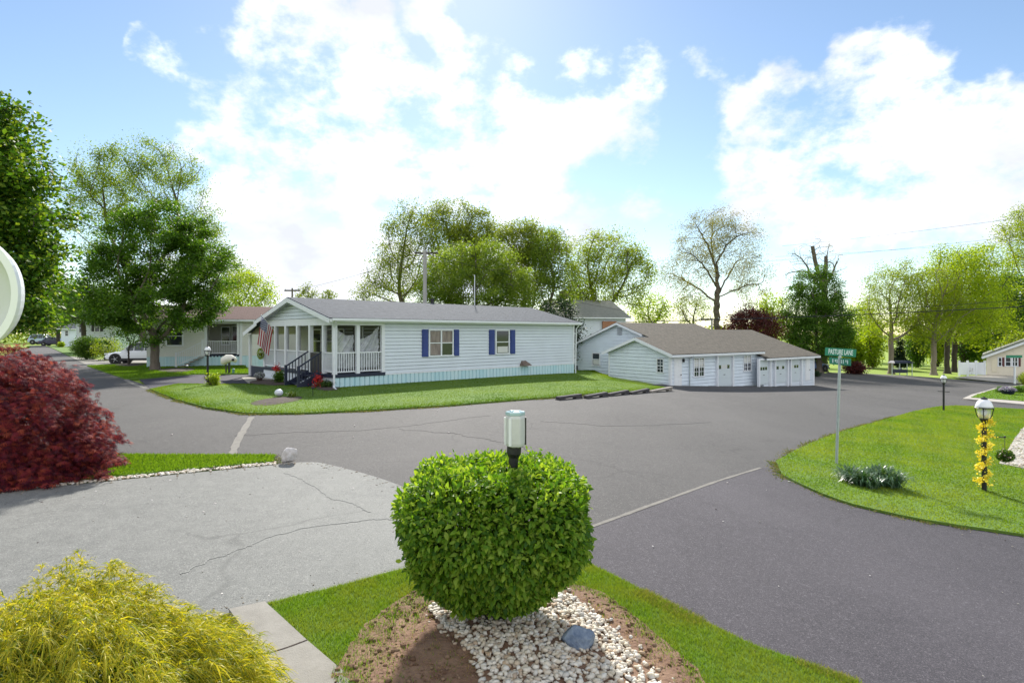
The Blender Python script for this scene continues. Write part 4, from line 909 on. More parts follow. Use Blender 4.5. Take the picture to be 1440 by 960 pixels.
# second garage, three doors, set a little forward and lower
e3 = .90; T0, T1 = 9.25, gf.tx(1144.5, -.45); S3 = -.45; W3 = 10.3; q3 = gf.w(T0, S3); gg3 = float(G(*gf.w((T0 + T1) / 2, S3)))
g3 = empty('garage', (*q3, gg3), gf.rz, 'white garage with three small-windowed garage doors and a lower tan roof', 'garage')
f3 = Frame(q3, gf.u); LL = T1 - T0; fz3 = lambda y: e3 + gp_ * y
mb = MB(); siding(mb, (0, 0), UX, gg3 - .77, e3, lambda z: (0, LL), .21, .02)
mb.poly((LL, 0, gg3 - .4), (LL, W3, gg3 - .4), (LL, W3, e3), (LL, W3 / 2, fz3(W3 / 2)), (LL, 0, e3)); mb.poly((0, 0, gg3), (0, .5, gg3), (0, .5, e3), (0, 0, e3)); mb.poly((0, W3, gg3), (LL, W3, gg3), (LL, W3, e3), (0, W3, e3))
mb.build('wall', M['siding'], g3)
er3 = e3 + .05 - gp_ * o
roof_slab('roof', M['roof_tan'], g3, [(-.15, -o, er3), (LL + .35, -o, er3), (LL + .35, W3 / 2, fz3(W3 / 2) + .05), (-.15, W3 / 2, fz3(W3 / 2) + .05)])
roof_slab('roof', M['roof_tan'], g3, [(-.15, W3 + o, er3), (LL + .35, W3 + o, er3), (LL + .35, W3 / 2, fz3(W3 / 2) + .05), (-.15, W3 / 2, fz3(W3 / 2) + .05)])
wbox(g3, 'fascia', M['trim'], (0, -o), UX, -.15, LL + .35, er3 - .17, er3 - .04, -.02, .02)
sf = MB(); sf.poly((-.14, -o, er3 - .07), (LL + .3, -o, er3 - .07), (LL + .3, 0, er3 - .07), (-.14, 0, er3 - .07)); sf.build('soffit', M['trim'], g3)
for a, b, t, bt, lit in ((1066, 1080.5, 506, 539.5, ()), (1088.5, 1105, 505, 537.5, (1,)), (1110.5, 1124.5, 503.5, 535.5, (0,))): garage_door(g3, f3, a, b, t, bt, 0, 3, lit)
entry(g3, f3, 1132.5, 1138, f3.z(f3.tx(1135), 0, 503.5), f3.z(f3.tx(1135), 0, 534.5))
wbox(g3, 'corner_board', M['trim'], (0, 0), UX, LL - .15, LL + .02, gg3 - .4, e3 - .08, 0, .04)
# ---------------------------------------------------------------- houses farther off
def far_house(label, px0, px1, d, ze_py, rise, depth, wall_m, roof_m, yaw=0.0, base=None, wins=(), oh=.4, gable=False):
    x0, x1 = wx(px0, d), wx(px1, d); f = Frame((x0, d), (math.cos(yaw), math.sin(yaw))); L = f.tx(px1); g = float(G(x0, d)); e = CZ + (HY - ze_py) / F * d
    h = empty('house', (x0, d, g), yaw, label, 'house'); mb = MB()
    if not gable:
        siding(mb, (0, 0), UX, g - .3, e, lambda z: (0, L), .2, .02); mb.poly((0, 0, g - .3), (0, depth, g - .3), (0, depth, e), (0, depth / 2, e + rise), (0, 0, e)); mb.poly((L, 0, g - .3), (L, depth, g - .3), (L, depth, e), (L, depth / 2, e + rise), (L, 0, e)); mb.build('wall', wall_m, h)
        for y in (-oh, depth + oh): roof_slab('roof', roof_m, h, [(-oh, y, e + .03), (L + oh, y, e + .03), (L + oh, depth / 2, e + rise + .05), (-oh, depth / 2, e + rise + .05)])
        wbox(h, 'fascia', M['trim'], (0, -oh), UX, -oh, L + oh, e - .12, e + .0, 0, .03)
    else:
        siding(mb, (0, 0), UX, g - .3, e + rise, lambda z: (max(0, (z - e) / rise * L / 2), L - max(0, (z - e) / rise * L / 2)), .2, .02); mb.poly((0, 0, g - .3), (0, depth, g - .3), (0, depth, e), (0, 0, e)); mb.build('wall', wall_m, h)
        roof_slab('roof', roof_m, h, [(-oh, -oh, e + .03 - rise / (L / 2) * oh), (-oh, depth, e + .03 - rise / (L / 2) * oh), (L / 2, depth, e + rise + .05), (L / 2, -oh, e + rise + .05)]); roof_slab('roof', roof_m, h, [(L + oh, -oh, e + .03 - rise / (L / 2) * oh), (L + oh, depth, e + .03 - rise / (L / 2) * oh), (L / 2, depth, e + rise + .05), (L / 2, -oh, e + rise + .05)])
        r = MB(); r.bar((-oh, -oh - .02, e - .1 - rise / (L / 2) * oh), (L / 2, -oh - .02, e + rise - .07), .2, .03, (0, 1, 0)); r.bar((L + oh, -oh - .02, e - .1 - rise / (L / 2) * oh), (L / 2, -oh - .02, e + rise - .07), .2, .03, (0, 1, 0)); r.build('rake_board', M['trim'], h)
    for (a, b, t, bt, kind) in wins:
        zz1, zz0 = f.z(f.tx(a), 0, t), f.z(f.tx(a), 0, bt); aa, bb = f.tx(a), f.tx(b)
        if kind == 'w': window(h, (0, 0), UX, aa, bb, zz0, zz1, 1, 2, .08)
        elif kind == 'd': wbox(h, 'door', mat('cream door', (.72, .66, .50), .5), (0, 0), UX, aa, bb, zz0, zz1, 0, .06)
        else: wbox(h, 'shutter', M[kind], (0, 0), UX, aa, bb, zz0, zz1, 0, .06)
    return h, f
M['wine'] = mat('wine red paint', (.10, .018, .018), .5); M['cream'] = mat('warm cream siding', (.76, .70, .56), .55, var=.05)
far_house('cream house with wine red shutters at the far right edge', 1387, 1545, 57, 499.5, 1.9, 14, M['cream'], M['roof_olive'], R(-40), None, [(1404.5, 1408, 503, 514, 'w'), (1409, 1412.3, 502.5, 515, 'wine'), (1414.5, 1421, 503, 514, 'w'), (1424.5, 1430.5, 503, 514, 'w'), (1432.3, 1435.3, 502.5, 515, 'wine'), (1394.5, 1402, 505, 523, 'd')], .35, True)
bh, bf = far_house('two storey house with grey green roof behind the long garage', 792, 880, 56, 446, 1.95, 9, M['siding'], M['roof_olive'], .25)
ch = MB(); zc = CZ + 8 / F * 56
ch.box(4.1, -.22, zc - 1.5, 5.6, -.03, zc + .6); ch.build('brick_panel', mat('red brown brick', (.28, .12, .07), .9, c2=(.42, .22, .13), vs=16), bh)
ch = MB(); ch.box(1.2, 4.0, zc + 1.5, 1.9, 4.7, zc + 3.9); ch.build('chimney', mat('dark chimney brick', (.10, .07, .06), .9, var=.3, vs=20), bh)
M['white_sh'] = M['siding']
far_house('white house with black shutters behind the left trees', 107, 162, 66, 449, 1.2, 8, M['siding'], M['roof_grey'], .1, None, [(112, 117, 455, 467, 'w'), (129, 133, 453, 466, 'black'), (134, 140, 454, 466, 'w'), (141, 145, 453, 466, 'black')])
far_house('small pale blue house far down the left lane', 86, 106, 92, 462, .9, 7, M['siding_blue'], M['roof_grey'], .1, None, [(92, 96, 465, 472, 'w')])
# white slatted fence beside the right house
fe = empty('fence', (wx(1349, 57), 57, float(G(wx(1349, 57), 57))), 0, 'white slatted deck fence beside the cream house', 'fence'); fx0, fx1 = wx(1349, 57), wx(1385, 57); fg = float(G(fx0, 57)); ft = CZ - 40 / F * 57
s = MB()
for i in range(26): s.box((fx1 - fx0) * i / 26, 0, fg + .05, (fx1 - fx0) * (i + .8) / 26, .03, ft - .1)
s.build('picket_panel', M['trim'], fe)
for t in (0, .33, .66, 1): p = MB(); p.box((fx1 - fx0) * t - .07, -.05, fg - .1, (fx1 - fx0) * t + .07, .1, ft + .08); p.build('post', M['trim'], fe)
# ---------------------------------------------------------------- trees
def colonize(A, trunk, step, infl, kill, maxit, rng, drop, par0):
    N = [np.array(p, float) for p in trunk]; par = list(par0)
    A = A.copy(); nd = np.full(len(A), 1e9); ni = np.zeros(len(A), int)
    for i, p in enumerate(N):
        d = np.linalg.norm(A - p, axis=1); q = d < nd; nd[q] = d[q]; ni[q] = i
    alive = np.ones(len(A), bool); n0 = len(N)
    for it in range(maxit):
        use = alive & (nd < infl)
        if not use.any():
            use = alive & (nd < nd[alive].min() * 1.15) if alive.any() else use
            if not use.any(): break
        idx = ni[use]; dv = A[use] - np.array(N)[idx]; dv /= np.linalg.norm(dv, axis=1)[:, None] + 1e-9
        new = []
        for k in np.unique(idx):
            d = dv[idx == k].sum(0) + rng.normal(0, .25, 3); d /= np.linalg.norm(d) + 1e-9
            if par[k] >= 0:
                o = N[k] - N[par[k]]; o /= np.linalg.norm(o) + 1e-9; d = d * .7 + o * .3
            d[2] -= drop; d /= np.linalg.norm(d) + 1e-9
            p = N[k] + d * step; new.append((k, p))
        for k, p in new:
            N.append(p); par.append(int(k)); d = np.linalg.norm(A - p, axis=1); q = d < nd; nd[q] = d[q]; ni[q] = len(N) - 1
        alive &= nd > kill
        if not alive.any() or len(N) > 5000: break
    return np.array(N), np.array(par)
def limb_mesh(N, par, r_tip, expo, rmax):
    n = len(N); r = np.zeros(n); ch = np.zeros(n, int)
    for i in range(n - 1, -1, -1):
        if r[i] == 0: r[i] = r_tip ** expo
        if par[i] >= 0: r[par[i]] += r[i]; ch[par[i]] += 1
    r = r ** (1 / expo); r *= min(1.0, 1e9) ; s = rmax / r[0]
    r = np.maximum(r_tip, r * (s if s < 1 else 1 + (s - 1) * (r / r[0]) ** .5))
    V = []; Fs = []
    for i in range(1, n):
        p = par[i]; d = N[i] - N[p]; d = d / (np.linalg.norm(d) + 1e-9); a = np.cross(d, [.31, .95, .05]); a /= np.linalg.norm(a) + 1e-9; b = np.cross(d, a)
        k = 7 if r[i] > .08 else 4 if r[i] > .025 else 3
        t = np.arange(k) * 2 * np.pi / k; base = len(V); r0 = min(r[p], r[i] * 1.35)
        if ch[p] == 1: r0 = r[p]
        ring = np.outer(np.cos(t), a) + np.outer(np.sin(t), b)
        V += list(N[p] - d * r0 * .15 + ring * r0) + list(N[i] + ring * r[i])
        Fs += [(base + j, base + (j + 1) % k, base + k + (j + 1) % k, base + k + j) for j in range(k)]
    return np.array(V), np.array(Fs), r, ch
def leaf_quads(P, size, rng, droop=0.0, asp=.62, up=0.0, outw=None):
    m = len(P); n = rng.normal(size=(m, 3)); n[:, 2] = np.abs(n[:, 2]) + up; n /= np.linalg.norm(n, axis=1)[:, None]
    a = rng.normal(size=(m, 3)); 
    if outw is not None: a = a * .6 + outw
    a[:, 2] -= droop; a -= n * (a * n).sum(1)[:, None]; a /= np.linalg.norm(a, axis=1)[:, None] + 1e-9; b = np.cross(n, a)
    s = size * rng.uniform(.6, 1.25, m)[:, None]
    V = np.zeros((m, 4, 3)); V[:, 0] = P - a * s * .5; V[:, 1] = P + b * s * asp * .5 + a * s * .05; V[:, 2] = P + a * s * .5 + n * s * -.08; V[:, 3] = P - b * s * asp * .5 + a * s * .05
    return V.reshape(-1, 3), np.arange(m * 4).reshape(-1, 4)
def shell(rng, boxes, n, d, fill=.55):
    """points gathered in lumpy ellipsoids given as pixel boxes at depth d (x0,x1,y0,y1[,depth shift])"""
    vol = np.array([(b[1] - b[0]) * (b[3] - b[2]) for b in boxes], float) ** .9; vol /= vol.sum(); out = []
    for b, v in zip(boxes, vol):
        dd = d + (b[4] if len(b) > 4 else 0); k = max(6, int(n * v))
        c = np.array([wx((b[0] + b[1]) / 2, dd), dd, CZ + (HY - (b[2] + b[3]) / 2) / F * dd]); r = np.array([(b[1] - b[0]) / 2, (b[1] - b[0]) / 2 * .85, (b[3] - b[2]) / 2]) / F * dd
        q = rng.normal(size=(k, 3)); q /= np.linalg.norm(q, axis=1)[:, None]; rad = rng.uniform(fill, 1, k) ** .6
        lump = 1 + .13 * np.sin(q @ rng.normal(size=3) * 4 + 1) + .10 * np.sin(q @ rng.normal(size=3) * 7)
        out.append(c + q * (rad * lump)[:, None] * r)
    return np.vstack(out)
def tree(name, label, px, d, boxes, leaf, leaf_size, n_leaf, trunk_r=.2, fork_py=None, bark='bark', n_attr=260, spread=.55, group=None, seed=1, base_py=None, step=None, tip=.012, fill=.45, trunk_to=None, stems=1, bare=False, droop=0.0, lean=0.0, asp=.62, thin=1.0, cat='tree', expo=2.3, dense=.35, nclump=260, limbs=()):
    rng = np.random.default_rng(seed)
    if base_py: x, y = gp(px, base_py)
    else: x, y = wx(px, d), d
    d = y; z = float(G(x, y)) - .05
    A = shell(rng, boxes, n_attr, d, fill); A = A[A[:, 2] > z + .4]
    top = A[:, 2].max(); low = CZ + (HY - (fork_py if fork_py else max(b[3] for b in boxes) - 6)) / F * d
    st = step or (top - z) / 32
    ht = max(.4, low - z); trunk = []; k = max(2, int(ht / st))
    base = np.array([x, y, z])
    for i in range(k + 1): trunk.append(base + np.array([lean * ht * (i / k) ** 1.5, 0, ht * i / k]) + (rng.normal(0, .02 * ht / 3, 3) * [1, 1, 0] if i else 0))
    par0 = list(range(-1, len(trunk) - 1))
    for pl, q0 in limbs:                                            # main limbs set out by hand, each leaving the trunk
        pts = [np.array(at(p, q, d + q0 * k_)) for k_, (p, q) in enumerate(pl)]
        prev = int(np.argmin([np.linalg.norm(n_ - pts[0]) for n_ in trunk]))
        for a_, b_ in zip([trunk[prev]] + pts[:-1], pts):
            m_ = max(1, int(np.linalg.norm(b_ - a_) / st))
            for k_ in range(1, m_ + 1): trunk.append(a_ + (b_ - a_) * k_ / m_ + rng.normal(0, .05, 3)); par0.append(prev); prev = len(trunk) - 1
    N, par = colonize(A, trunk, st, st * 9, st * 1.5, 160, rng, -.06, par0)
    V, Fs, r, ch = limb_mesh(N, par, tip, expo, trunk_r)
    # root flare
    t = empty(name, (x, y, z + .05), 0, label, cat, group)
    k3 = 10; fl = MB(); fl.lathe((x, y, z), [(trunk_r * 1.75, -.1), (trunk_r * 1.45, .06), (trunk_r * 1.15, .25), (trunk_r * 1.01, .6)], k3)
    flv = np.array(fl.v); flf = [f for f in fl.f if len(f) == 4]
    tri = [q for q in Fs]; allV = np.vstack([V, flv]); maxk = 4
    F4 = [tuple(f) for f in tri] + [tuple(i + len(V) for i in f) for f in flf]
    fast_obj('trunk', allV - np.array([x, y, z + .05]), np.array(F4), M[bark], t, smooth=True)
    if n_leaf:
        tips = np.where((r < tip * 2.6) & (np.arange(len(N)) > len(trunk)))[0]
        if len(tips) == 0: tips = np.arange(len(trunk), len(N))
        if thin < 1: tips = tips[rng.random(len(tips)) < thin]
        w = rng.gamma(1.6, 1, len(tips)); w /= w.sum()
        c = rng.choice(tips, n_leaf, p=w); pw = par[c]; tt = rng.random(n_leaf)[:, None]
        P = N[c] * tt + N[pw] * (1 - tt) + rng.normal(0, spread, (n_leaf, 3)) * [1, 1, .75]
        if dense:
            k = int(n_leaf * dense); CC = shell(rng, boxes, nclump, d, max(fill, .25)); cw = rng.gamma(2.5, 1, len(CC)); cw /= cw.sum()
            P[:k] = CC[rng.choice(len(CC), k, p=cw)] + rng.normal(0, spread * 1.15, (k, 3)) * [1, 1, .6]
        P = P[P[:, 2] > z + .25]
        ctr = A.mean(0); ow = P - ctr; ow /= np.linalg.norm(ow, axis=1)[:, None]
        LV, LF = leaf_quads(P, leaf_size, rng, droop, asp, .3, ow)
        fast_obj('crown', LV - np.array([x, y, z + .05]), LF, M[leaf], t)
    return t
M['leaf_mid'] = leaf_mat('mid green leaves', [(.03, .08, .010), (.05, .12, .014), (.08, .165, .02), (.12, .21, .03)], .42, .5, .2)
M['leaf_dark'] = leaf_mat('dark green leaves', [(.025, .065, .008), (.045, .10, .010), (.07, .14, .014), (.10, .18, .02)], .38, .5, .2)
M['leaf_gloss'] = leaf_mat('glossy pear leaves', [(.022, .06, .012), (.04, .10, .014), (.065, .15, .018), (.12, .21, .028), (.22, .29, .045)], .38, .5, .15)
M['leaf_lime'] = leaf_mat('fresh lime leaves', [(.14, .22, .014), (.20, .29, .018), (.26, .34, .022), (.30, .36, .03)], .5, .5, .2)
M['leaf_gold'] = leaf_mat('yellow green spring leaves', [(.14, .21, .018), (.19, .26, .022), (.25, .29, .03), (.11, .19, .02)], .5, .5, .2)
M['leaf_spring'] = leaf_mat('thin spring leaves', [(.12, .165, .03), (.15, .20, .035), (.20, .24, .045), (.09, .14, .02)], .48, .5, .2)
M['leaf_bud'] = leaf_mat('pale opening buds', [(.17, .17, .08), (.22, .21, .11), (.13, .14, .06)], .4, .6)
M['leaf_ever'] = leaf_mat('evergreen needles', [(.010, .028, .012), (.018, .042, .016), (.03, .06, .02)], .15, .5)
M['leaf_red'] = leaf_mat('copper red leaves', [(.045, .012, .014), (.08, .018, .018), (.12, .028, .022), (.05, .02, .012)], .3, .45, gloss=False)
M['leaf_olive'] = leaf_mat('soft olive leaves', [(.08, .14, .022), (.115, .18, .03), (.16, .23, .04), (.20, .26, .05)], .5, .5, .2)
BG = 'background trees behind the homes'
# left side
tree('tree', 'glossy leaved pear tree filling the left edge beside the white disc', -112, 14.5, [(-360, 36, 105, 330), (-370, 62, 200, 430), (-330, 60, 330, 470), (-280, 8, 96, 200), (-90, 52, 165, 300), (-90, 66, 280, 440), (-60, 62, 400, 472)], 'leaf_gloss', .135, 120000, .22, 470, 'bark_dark', 520, .24, None, 11, fill=.55, tip=.008, dense=.75, nclump=700)
tree('tree', 'dense round green tree in the lawn before the cream home', 218, 33, [(112, 205, 335, 455), (148, 296, 292, 400), (218, 322, 325, 440), (160, 280, 385, 484), (175, 276, 290, 350), (118, 205, 390, 476), (235, 312, 400, 462)], 'leaf_mid', .15, 88000, .26, 486, 'bark', 520, .24, None, 12, 521.5, tip=.010, fill=.5, dense=.72, nclump=330)
tree('tree', 'tall airy spring tree rising behind the dense round left tree', 200, 50, [(95, 200, 210, 330), (140, 280, 188, 300), (210, 300, 230, 330), (85, 160, 240, 360), (230, 325, 300, 410), (260, 350, 350, 430)], 'leaf_olive', .15, 52000, .30, 400, 'bark', 620, .40, None, 13, fill=.3, tip=.012, dense=.4, nclump=300)
tree('tree', 'small lime tree above the brown roof left of the long home', 345, 62, [(310, 385, 378, 450), (300, 350, 395, 460)], 'leaf_lime', .22, 9000, .2, 450, 'bark', 130, .5, None, 14)
tree('tree', 'dark leaning tree over the far left lane', 118, 58, [(78, 150, 392, 455), (90, 180, 405, 460)], 'leaf_dark', .2, 12000, .24, 468, 'bark_dark', 150, .45, None, 15, 497)
tree('tree', 'dark tree over the far parked cars', 82, 98, [(50, 112, 400, 466), (20, 80, 410, 468)], 'leaf_dark', .32, 9000, .3, 474, 'bark_dark', 130, .8, None, 16)
tree('tree', 'tall green tree at the end of the left lane', 62, 135, [(10, 110, 385, 470)], 'leaf_mid', .45, 9000, .3, 472, 'bark_dark', 130, 1.0, None, 17)
tree('tree', 'tiny pointed tree left of centre over the grey roof ridge', 433, 95, [(422, 445, 398, 425), (415, 450, 408, 440)], 'leaf_spring', .3, 1500, .15, 440, 'bark', 70, .35, BG, 18)
tree('tree', 'smallest bushy treetop peeping over the grey roof ridge', 461, 100, [(450, 474, 405, 440)], 'leaf_spring', .3, 1300, .15, 440, 'bark', 60, .35, BG, 19)
# behind the long home
tree('tree', 'airy many stemmed tree above the grey roof', 572, 55, [(535, 610, 283, 360), (515, 600, 340, 430), (545, 625, 300, 420), (500, 560, 385, 440)], 'leaf_spring', .17, 20925, .26, 446, 'bark', 465, .4, BG, 20, dense=.5, fill=.2, tip=.014)
tree('tree', 'tall loose tree behind the utility pole', 632, 60, [(588, 670, 278, 350), (600, 700, 300, 400), (640, 700, 290, 370)], 'leaf_spring', .2, 25575, .28, 420, 'bark', 465, .45, BG, 21, dense=.5, fill=.3)
tree('tree', 'broad dense willow like tree behind the mast', 668, 47, [(594, 732, 345, 450), (630, 722, 335, 410), (584, 660, 370, 460), (680, 752, 368, 460)], 'leaf_olive', .15, 56000, .28, 450, 'bark', 380, .34, BG, 22, droop=.5, dense=.7, nclump=420)
tree('tree', 'green tree with loose top right of the willow like tree', 735, 57, [(690, 770, 308, 380), (705, 775, 340, 440), (730, 800, 318, 380)], 'leaf_spring', .19, 27900, .26, 440, 'bark', 434, .42, BG, 23, dense=.5, fill=.3)
tree('tree', 'slim open tree left of the yellow green tree', 768, 54, [(745, 800, 320, 400), (750, 815, 380, 440)], 'leaf_olive', .17, 12787, .2, 440, 'bark', 263, .4, BG, 24, dense=.5, fill=.25)
tree('tree', 'wide yellow green spring tree behind the two storey house', 842, 64, [(786, 850, 340, 430), (815, 900, 320, 400), (860, 925, 345, 430), (790, 880, 380, 445)], 'leaf_gold', .19, 32550, .36, 450, 'bark', 558, .5, BG, 25, dense=.5, fill=.3, tip=.016)
tree('evergreen', 'dark evergreen at the right end of the grey roof', 782, 41.5, [(757, 812, 422, 475), (765, 822, 440, 490), (760, 815, 460, 520)], 'leaf_ever', .13, 12000, .14, 500, 'bark_dark', 150, .22, None, 26)
tree('tree', 'big bare limbed spreading tree with pale buds above the garages', 1008, 68, [(925, 1000, 345, 440), (945, 1030, 290, 400), (1000, 1075, 295, 400), (1030, 1085, 340, 440), (980, 1050, 288, 350)], 'leaf_bud', .14, 34000, .36, 352, 'bark', 1200, .45, None, 27, fill=.12, tip=.010, expo=2.15, step=.5, dense=.35, limbs=[
    ([(1008, 425), (990, 412), (970, 398), (947, 386), (930, 378)], .8), ([(1007, 402), (998, 386), (988, 370), (973, 358), (954, 350)], -.9), ([(1008, 382), (1000, 356), (990, 335), (978, 315), (970, 303)], .5),
    ([(1010, 418), (1030, 408), (1050, 402), (1070, 398)], -.7), ([(1010, 414), (1020, 395), (1032, 372), (1050, 356), (1068, 345)], .9), ([(1010, 368), (1020, 346), (1035, 334), (1052, 327)], -.6), ([(1009, 408), (1006, 380), (1000, 340), (1003, 300)], 1.2)])
tree('tree', 'small lime green tree behind the long garage roof', 918, 75, [(890, 945, 415, 460)], 'leaf_lime', .24, 3500, .2, 455, 'bark', 110, .5, BG, 28)
tree('tree', 'thin half bare tree beside the spreading tree', 975, 82, [(940, 1005, 408, 460)], 'leaf_spring', .2, 2600, .2, 462, 'bark', 160, .4, BG, 29, fill=.15)
tree('tree', 'copper red leaved tree behind the three door garage', 1056, 60, [(1012, 1100, 436, 490), (1030, 1080, 433, 470)], 'leaf_red', .18, 16000, .2, 480, 'bark_dark', 200, .4, None, 30, fill=.5)
tree('tree', 'pale lime tree left of the dense maple', 1090, 78, [(1068, 1112, 408, 470), (1060, 1100, 430, 480)], 'leaf_lime', .26, 5000, .2, 470, 'bark', 120, .5, BG, 31)
tree('tree', 'dense dark maple with broad oval crown by the lane', 1151, 50, [(1103, 1198, 410, 500), (1115, 1180, 376, 450), (1108, 1198, 440, 508)], 'leaf_mid', .17, 55000, .36, 506, 'bark', 380, .32, None, 32, 523.5, fill=.6, dense=.75, nclump=560)
# dead-topped tree behind the maple
t = tree('tree', 'dead topped tree with sawn limbs behind the dense maple', 1159, 62, [(1104, 1150, 340, 400), (1128, 1178, 334, 380), (1155, 1194, 352, 410)], 'leaf_bud', .10, 1500, .30, 384, 'bark', 420, .25, None, 44, fill=.1, tip=.010, step=.4, dense=.0, expo=2.1, limbs=[
    ([(1158, 402), (1151, 385), (1146, 366), (1143, 347)], .3), ([(1159, 398), (1161, 378), (1161, 362)], -.3), ([(1159, 404), (1170, 386), (1177, 368)], .5), ([(1158, 408), (1143, 392), (1134, 372), (1118, 356)], -.5), ([(1160, 412), (1176, 404), (1189, 403)], .4)])
for pl, rr in (([(1158, 402), (1151, 385), (1146, 366), (1142.5, 346)], (.24, .22, .2, .19)), ([(1159, 398), (1161.5, 378), (1161.5, 360)], (.22, .2, .18)), ([(1159, 404), (1170, 386), (1177, 367)], (.18, .12, .05))):
    mb = MB(); mb.tube([at(p, q, 62) - Vector((t.location.x, t.location.y, 0)) for p, q in pl], rr, 8); mb.build('sawn_limb', M['bark'], t)
RW = 'trees at the edge of the right hand woods'
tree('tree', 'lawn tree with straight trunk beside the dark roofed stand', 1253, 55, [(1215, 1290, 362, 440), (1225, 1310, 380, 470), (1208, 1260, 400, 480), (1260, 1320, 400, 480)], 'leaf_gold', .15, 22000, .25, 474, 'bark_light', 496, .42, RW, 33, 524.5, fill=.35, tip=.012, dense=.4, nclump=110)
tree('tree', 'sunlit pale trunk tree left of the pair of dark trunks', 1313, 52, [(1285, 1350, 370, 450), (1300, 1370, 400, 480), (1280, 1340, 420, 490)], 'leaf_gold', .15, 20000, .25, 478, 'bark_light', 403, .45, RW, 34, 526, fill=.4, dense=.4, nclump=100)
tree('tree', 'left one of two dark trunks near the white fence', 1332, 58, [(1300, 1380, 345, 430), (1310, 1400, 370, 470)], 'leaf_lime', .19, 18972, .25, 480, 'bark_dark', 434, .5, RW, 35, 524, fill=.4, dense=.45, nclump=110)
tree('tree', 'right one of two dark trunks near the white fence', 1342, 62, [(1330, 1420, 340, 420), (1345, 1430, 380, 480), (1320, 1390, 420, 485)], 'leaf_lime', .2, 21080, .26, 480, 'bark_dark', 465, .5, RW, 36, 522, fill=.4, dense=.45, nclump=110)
tree('tree', 'tallest yellow green tree at the right edge behind the cream house', 1462, 78, [(1405, 1520, 290, 400), (1410, 1500, 285, 340), (1395, 1520, 380, 490)], 'leaf_gold', .22, 34100, .5, 460, 'bark', 511, .6, RW, 37, fill=.35)
tree('tree', 'deep green tree behind the cream house roof', 1405, 72, [(1370, 1450, 400, 495), (1380, 1460, 380, 460)], 'leaf_mid', .22, 27900, .3, 490, 'bark_dark', 341, .5, RW, 38, fill=.45)
tree('tree', 'light green tree between maple and lawn tree', 1212, 85, [(1190, 1240, 420, 500), (1180, 1230, 440, 510)], 'leaf_lime', .26, 9000, .25, 500, 'bark', 160, .6, RW, 39)
tree('tree', 'orange tinted small tree beside the cream house gable', 1432, 66, [(1412, 1470, 468, 505)], leaf='leaf_gold', leaf_size=.2, n_leaf=5000, trunk_r=.15, fork_py=505, bark='bark', n_attr=110, spread=.4, group=RW, seed=40)
tree('conifer', 'dark conifer standing behind the dark roofed stand', 1266, 66, [(1255, 1277, 500, 522), (1259, 1273, 485, 510), (1262, 1270, 474, 495)], 'leaf_ever', .16, 6000, .12, 520, 'bark_dark', 110, .18, None, 41)
# understorey shrubs
def shrub(name, label, px, base_py, wpx, hpx, leaf, size, n, group=None, seed=1, d=None, twigs=True, cat='shrub', flat=.75):
    rng = np.random.default_rng(seed)
    if d is None: x, y = gp(px, base_py)
    else: x, y = wx(px, d), d
    z = float(zoff(x, y, .03)); rx = wpx / F * y / 2; rz = hpx / F * y
    t = empty(name, (x, y, z), 0, label, cat, group)
    lob = [(np.array([rng.uniform(-.45, .45) * rx, rng.uniform(-.45, .45) * rx, rz * rng.uniform(.42, .62)]), np.array([rx, rx, rz]) * rng.uniform(.35, .6, 3) * [1, 1, 1.0]) for _ in range(7)] + [(np.array([0, 0, rz * .5]), np.array([rx * .8, rx * .8, rz * .5]))]
    k = rng.integers(0, len(lob), n); q = rng.normal(size=(n, 3)); q /= np.linalg.norm(q, axis=1)[:, None]; q *= rng.uniform(.55, 1.05, n)[:, None]
    P = np.array([l[0] for l in lob])[k] + q * np.array([l[1] for l in lob])[k]; P[:, 2] = np.clip(P[:, 2], .04, rz * 1.08); P += rng.normal(0, size * .5, P.shape); P[:, 2] = np.abs(P[:, 2])
    ow = q / np.linalg.norm(q, axis=1)[:, None]; v, f = leaf_quads(P, size, rng, .1, .6, .25, ow); fast_obj('foliage', v, f, M[leaf], t)
    if twigs:
        mb = MB()
        for i in range(14):
            a = rng.uniform(0, 6.28); r_ = rng.uniform(.3, .85); mb.tube([(0, 0, z - .05), (math.cos(a) * rx * r_ * .4, math.sin(a) * rx * r_ * .4, z + rz * .35), (math.cos(a) * rx * r_, math.sin(a) * rx * r_, z + rz * rng.uniform(.5, .85))], [.03 * rz + .005, .02 * rz + .004, .004], 5, False)
        mb.build('stem', M['bark_dark'], t)
    return t
US = 'sunlit shrubs under the right hand trees'
for i, (px, d, w_, h_, lf, lab) in enumerate([(1200, 72, 44, 42, 'leaf_lime', 'sunlit shrub directly right of the dense maple trunk'), (1228, 70, 46, 58, 'leaf_lime', 'brightest rounded shrub behind the street sign'), (1290, 70, 40, 52, 'leaf_mid', 'leafy shrub right of the dark conifer'), (1318, 72, 44, 62, 'leaf_lime', 'tall shrub behind the sunlit pale trunk'), (1355, 74, 46, 56, 'leaf_mid', 'shrub behind the white slatted fence'), (1380, 76, 40, 60, 'leaf_lime', 'shrub rising where fence meets cream house'), (1178, 80, 34, 36, 'leaf_mid', 'shadowed shrub behind the dense maple')]):
    shrub('shrub', lab, px, 0, w_, h_, lf, .26, 5200, US, 60 + i, d)
shrub('shrub', 'dark low hedge in the shade right of the maple trunk', 1205, 0, 44, 15, 'leaf_red', .2, 2600, None, 70, 58)
shrub('shrub', 'small dark shrub at the right corner of the three door garage', 1149, 530, 12, 7, 'leaf_ever', .1, 900, None, 71)
shrub('shrub', 'pale rounded shrub in front of the white fence', 1357, 527, 15, 13, 'leaf_bud', .1, 1500, None, 72)
shrub('shrub', 'reddish low shrub between pale shrub and cream house', 1373, 526.5, 16, 9, 'leaf_red', .1, 1200, None, 73)
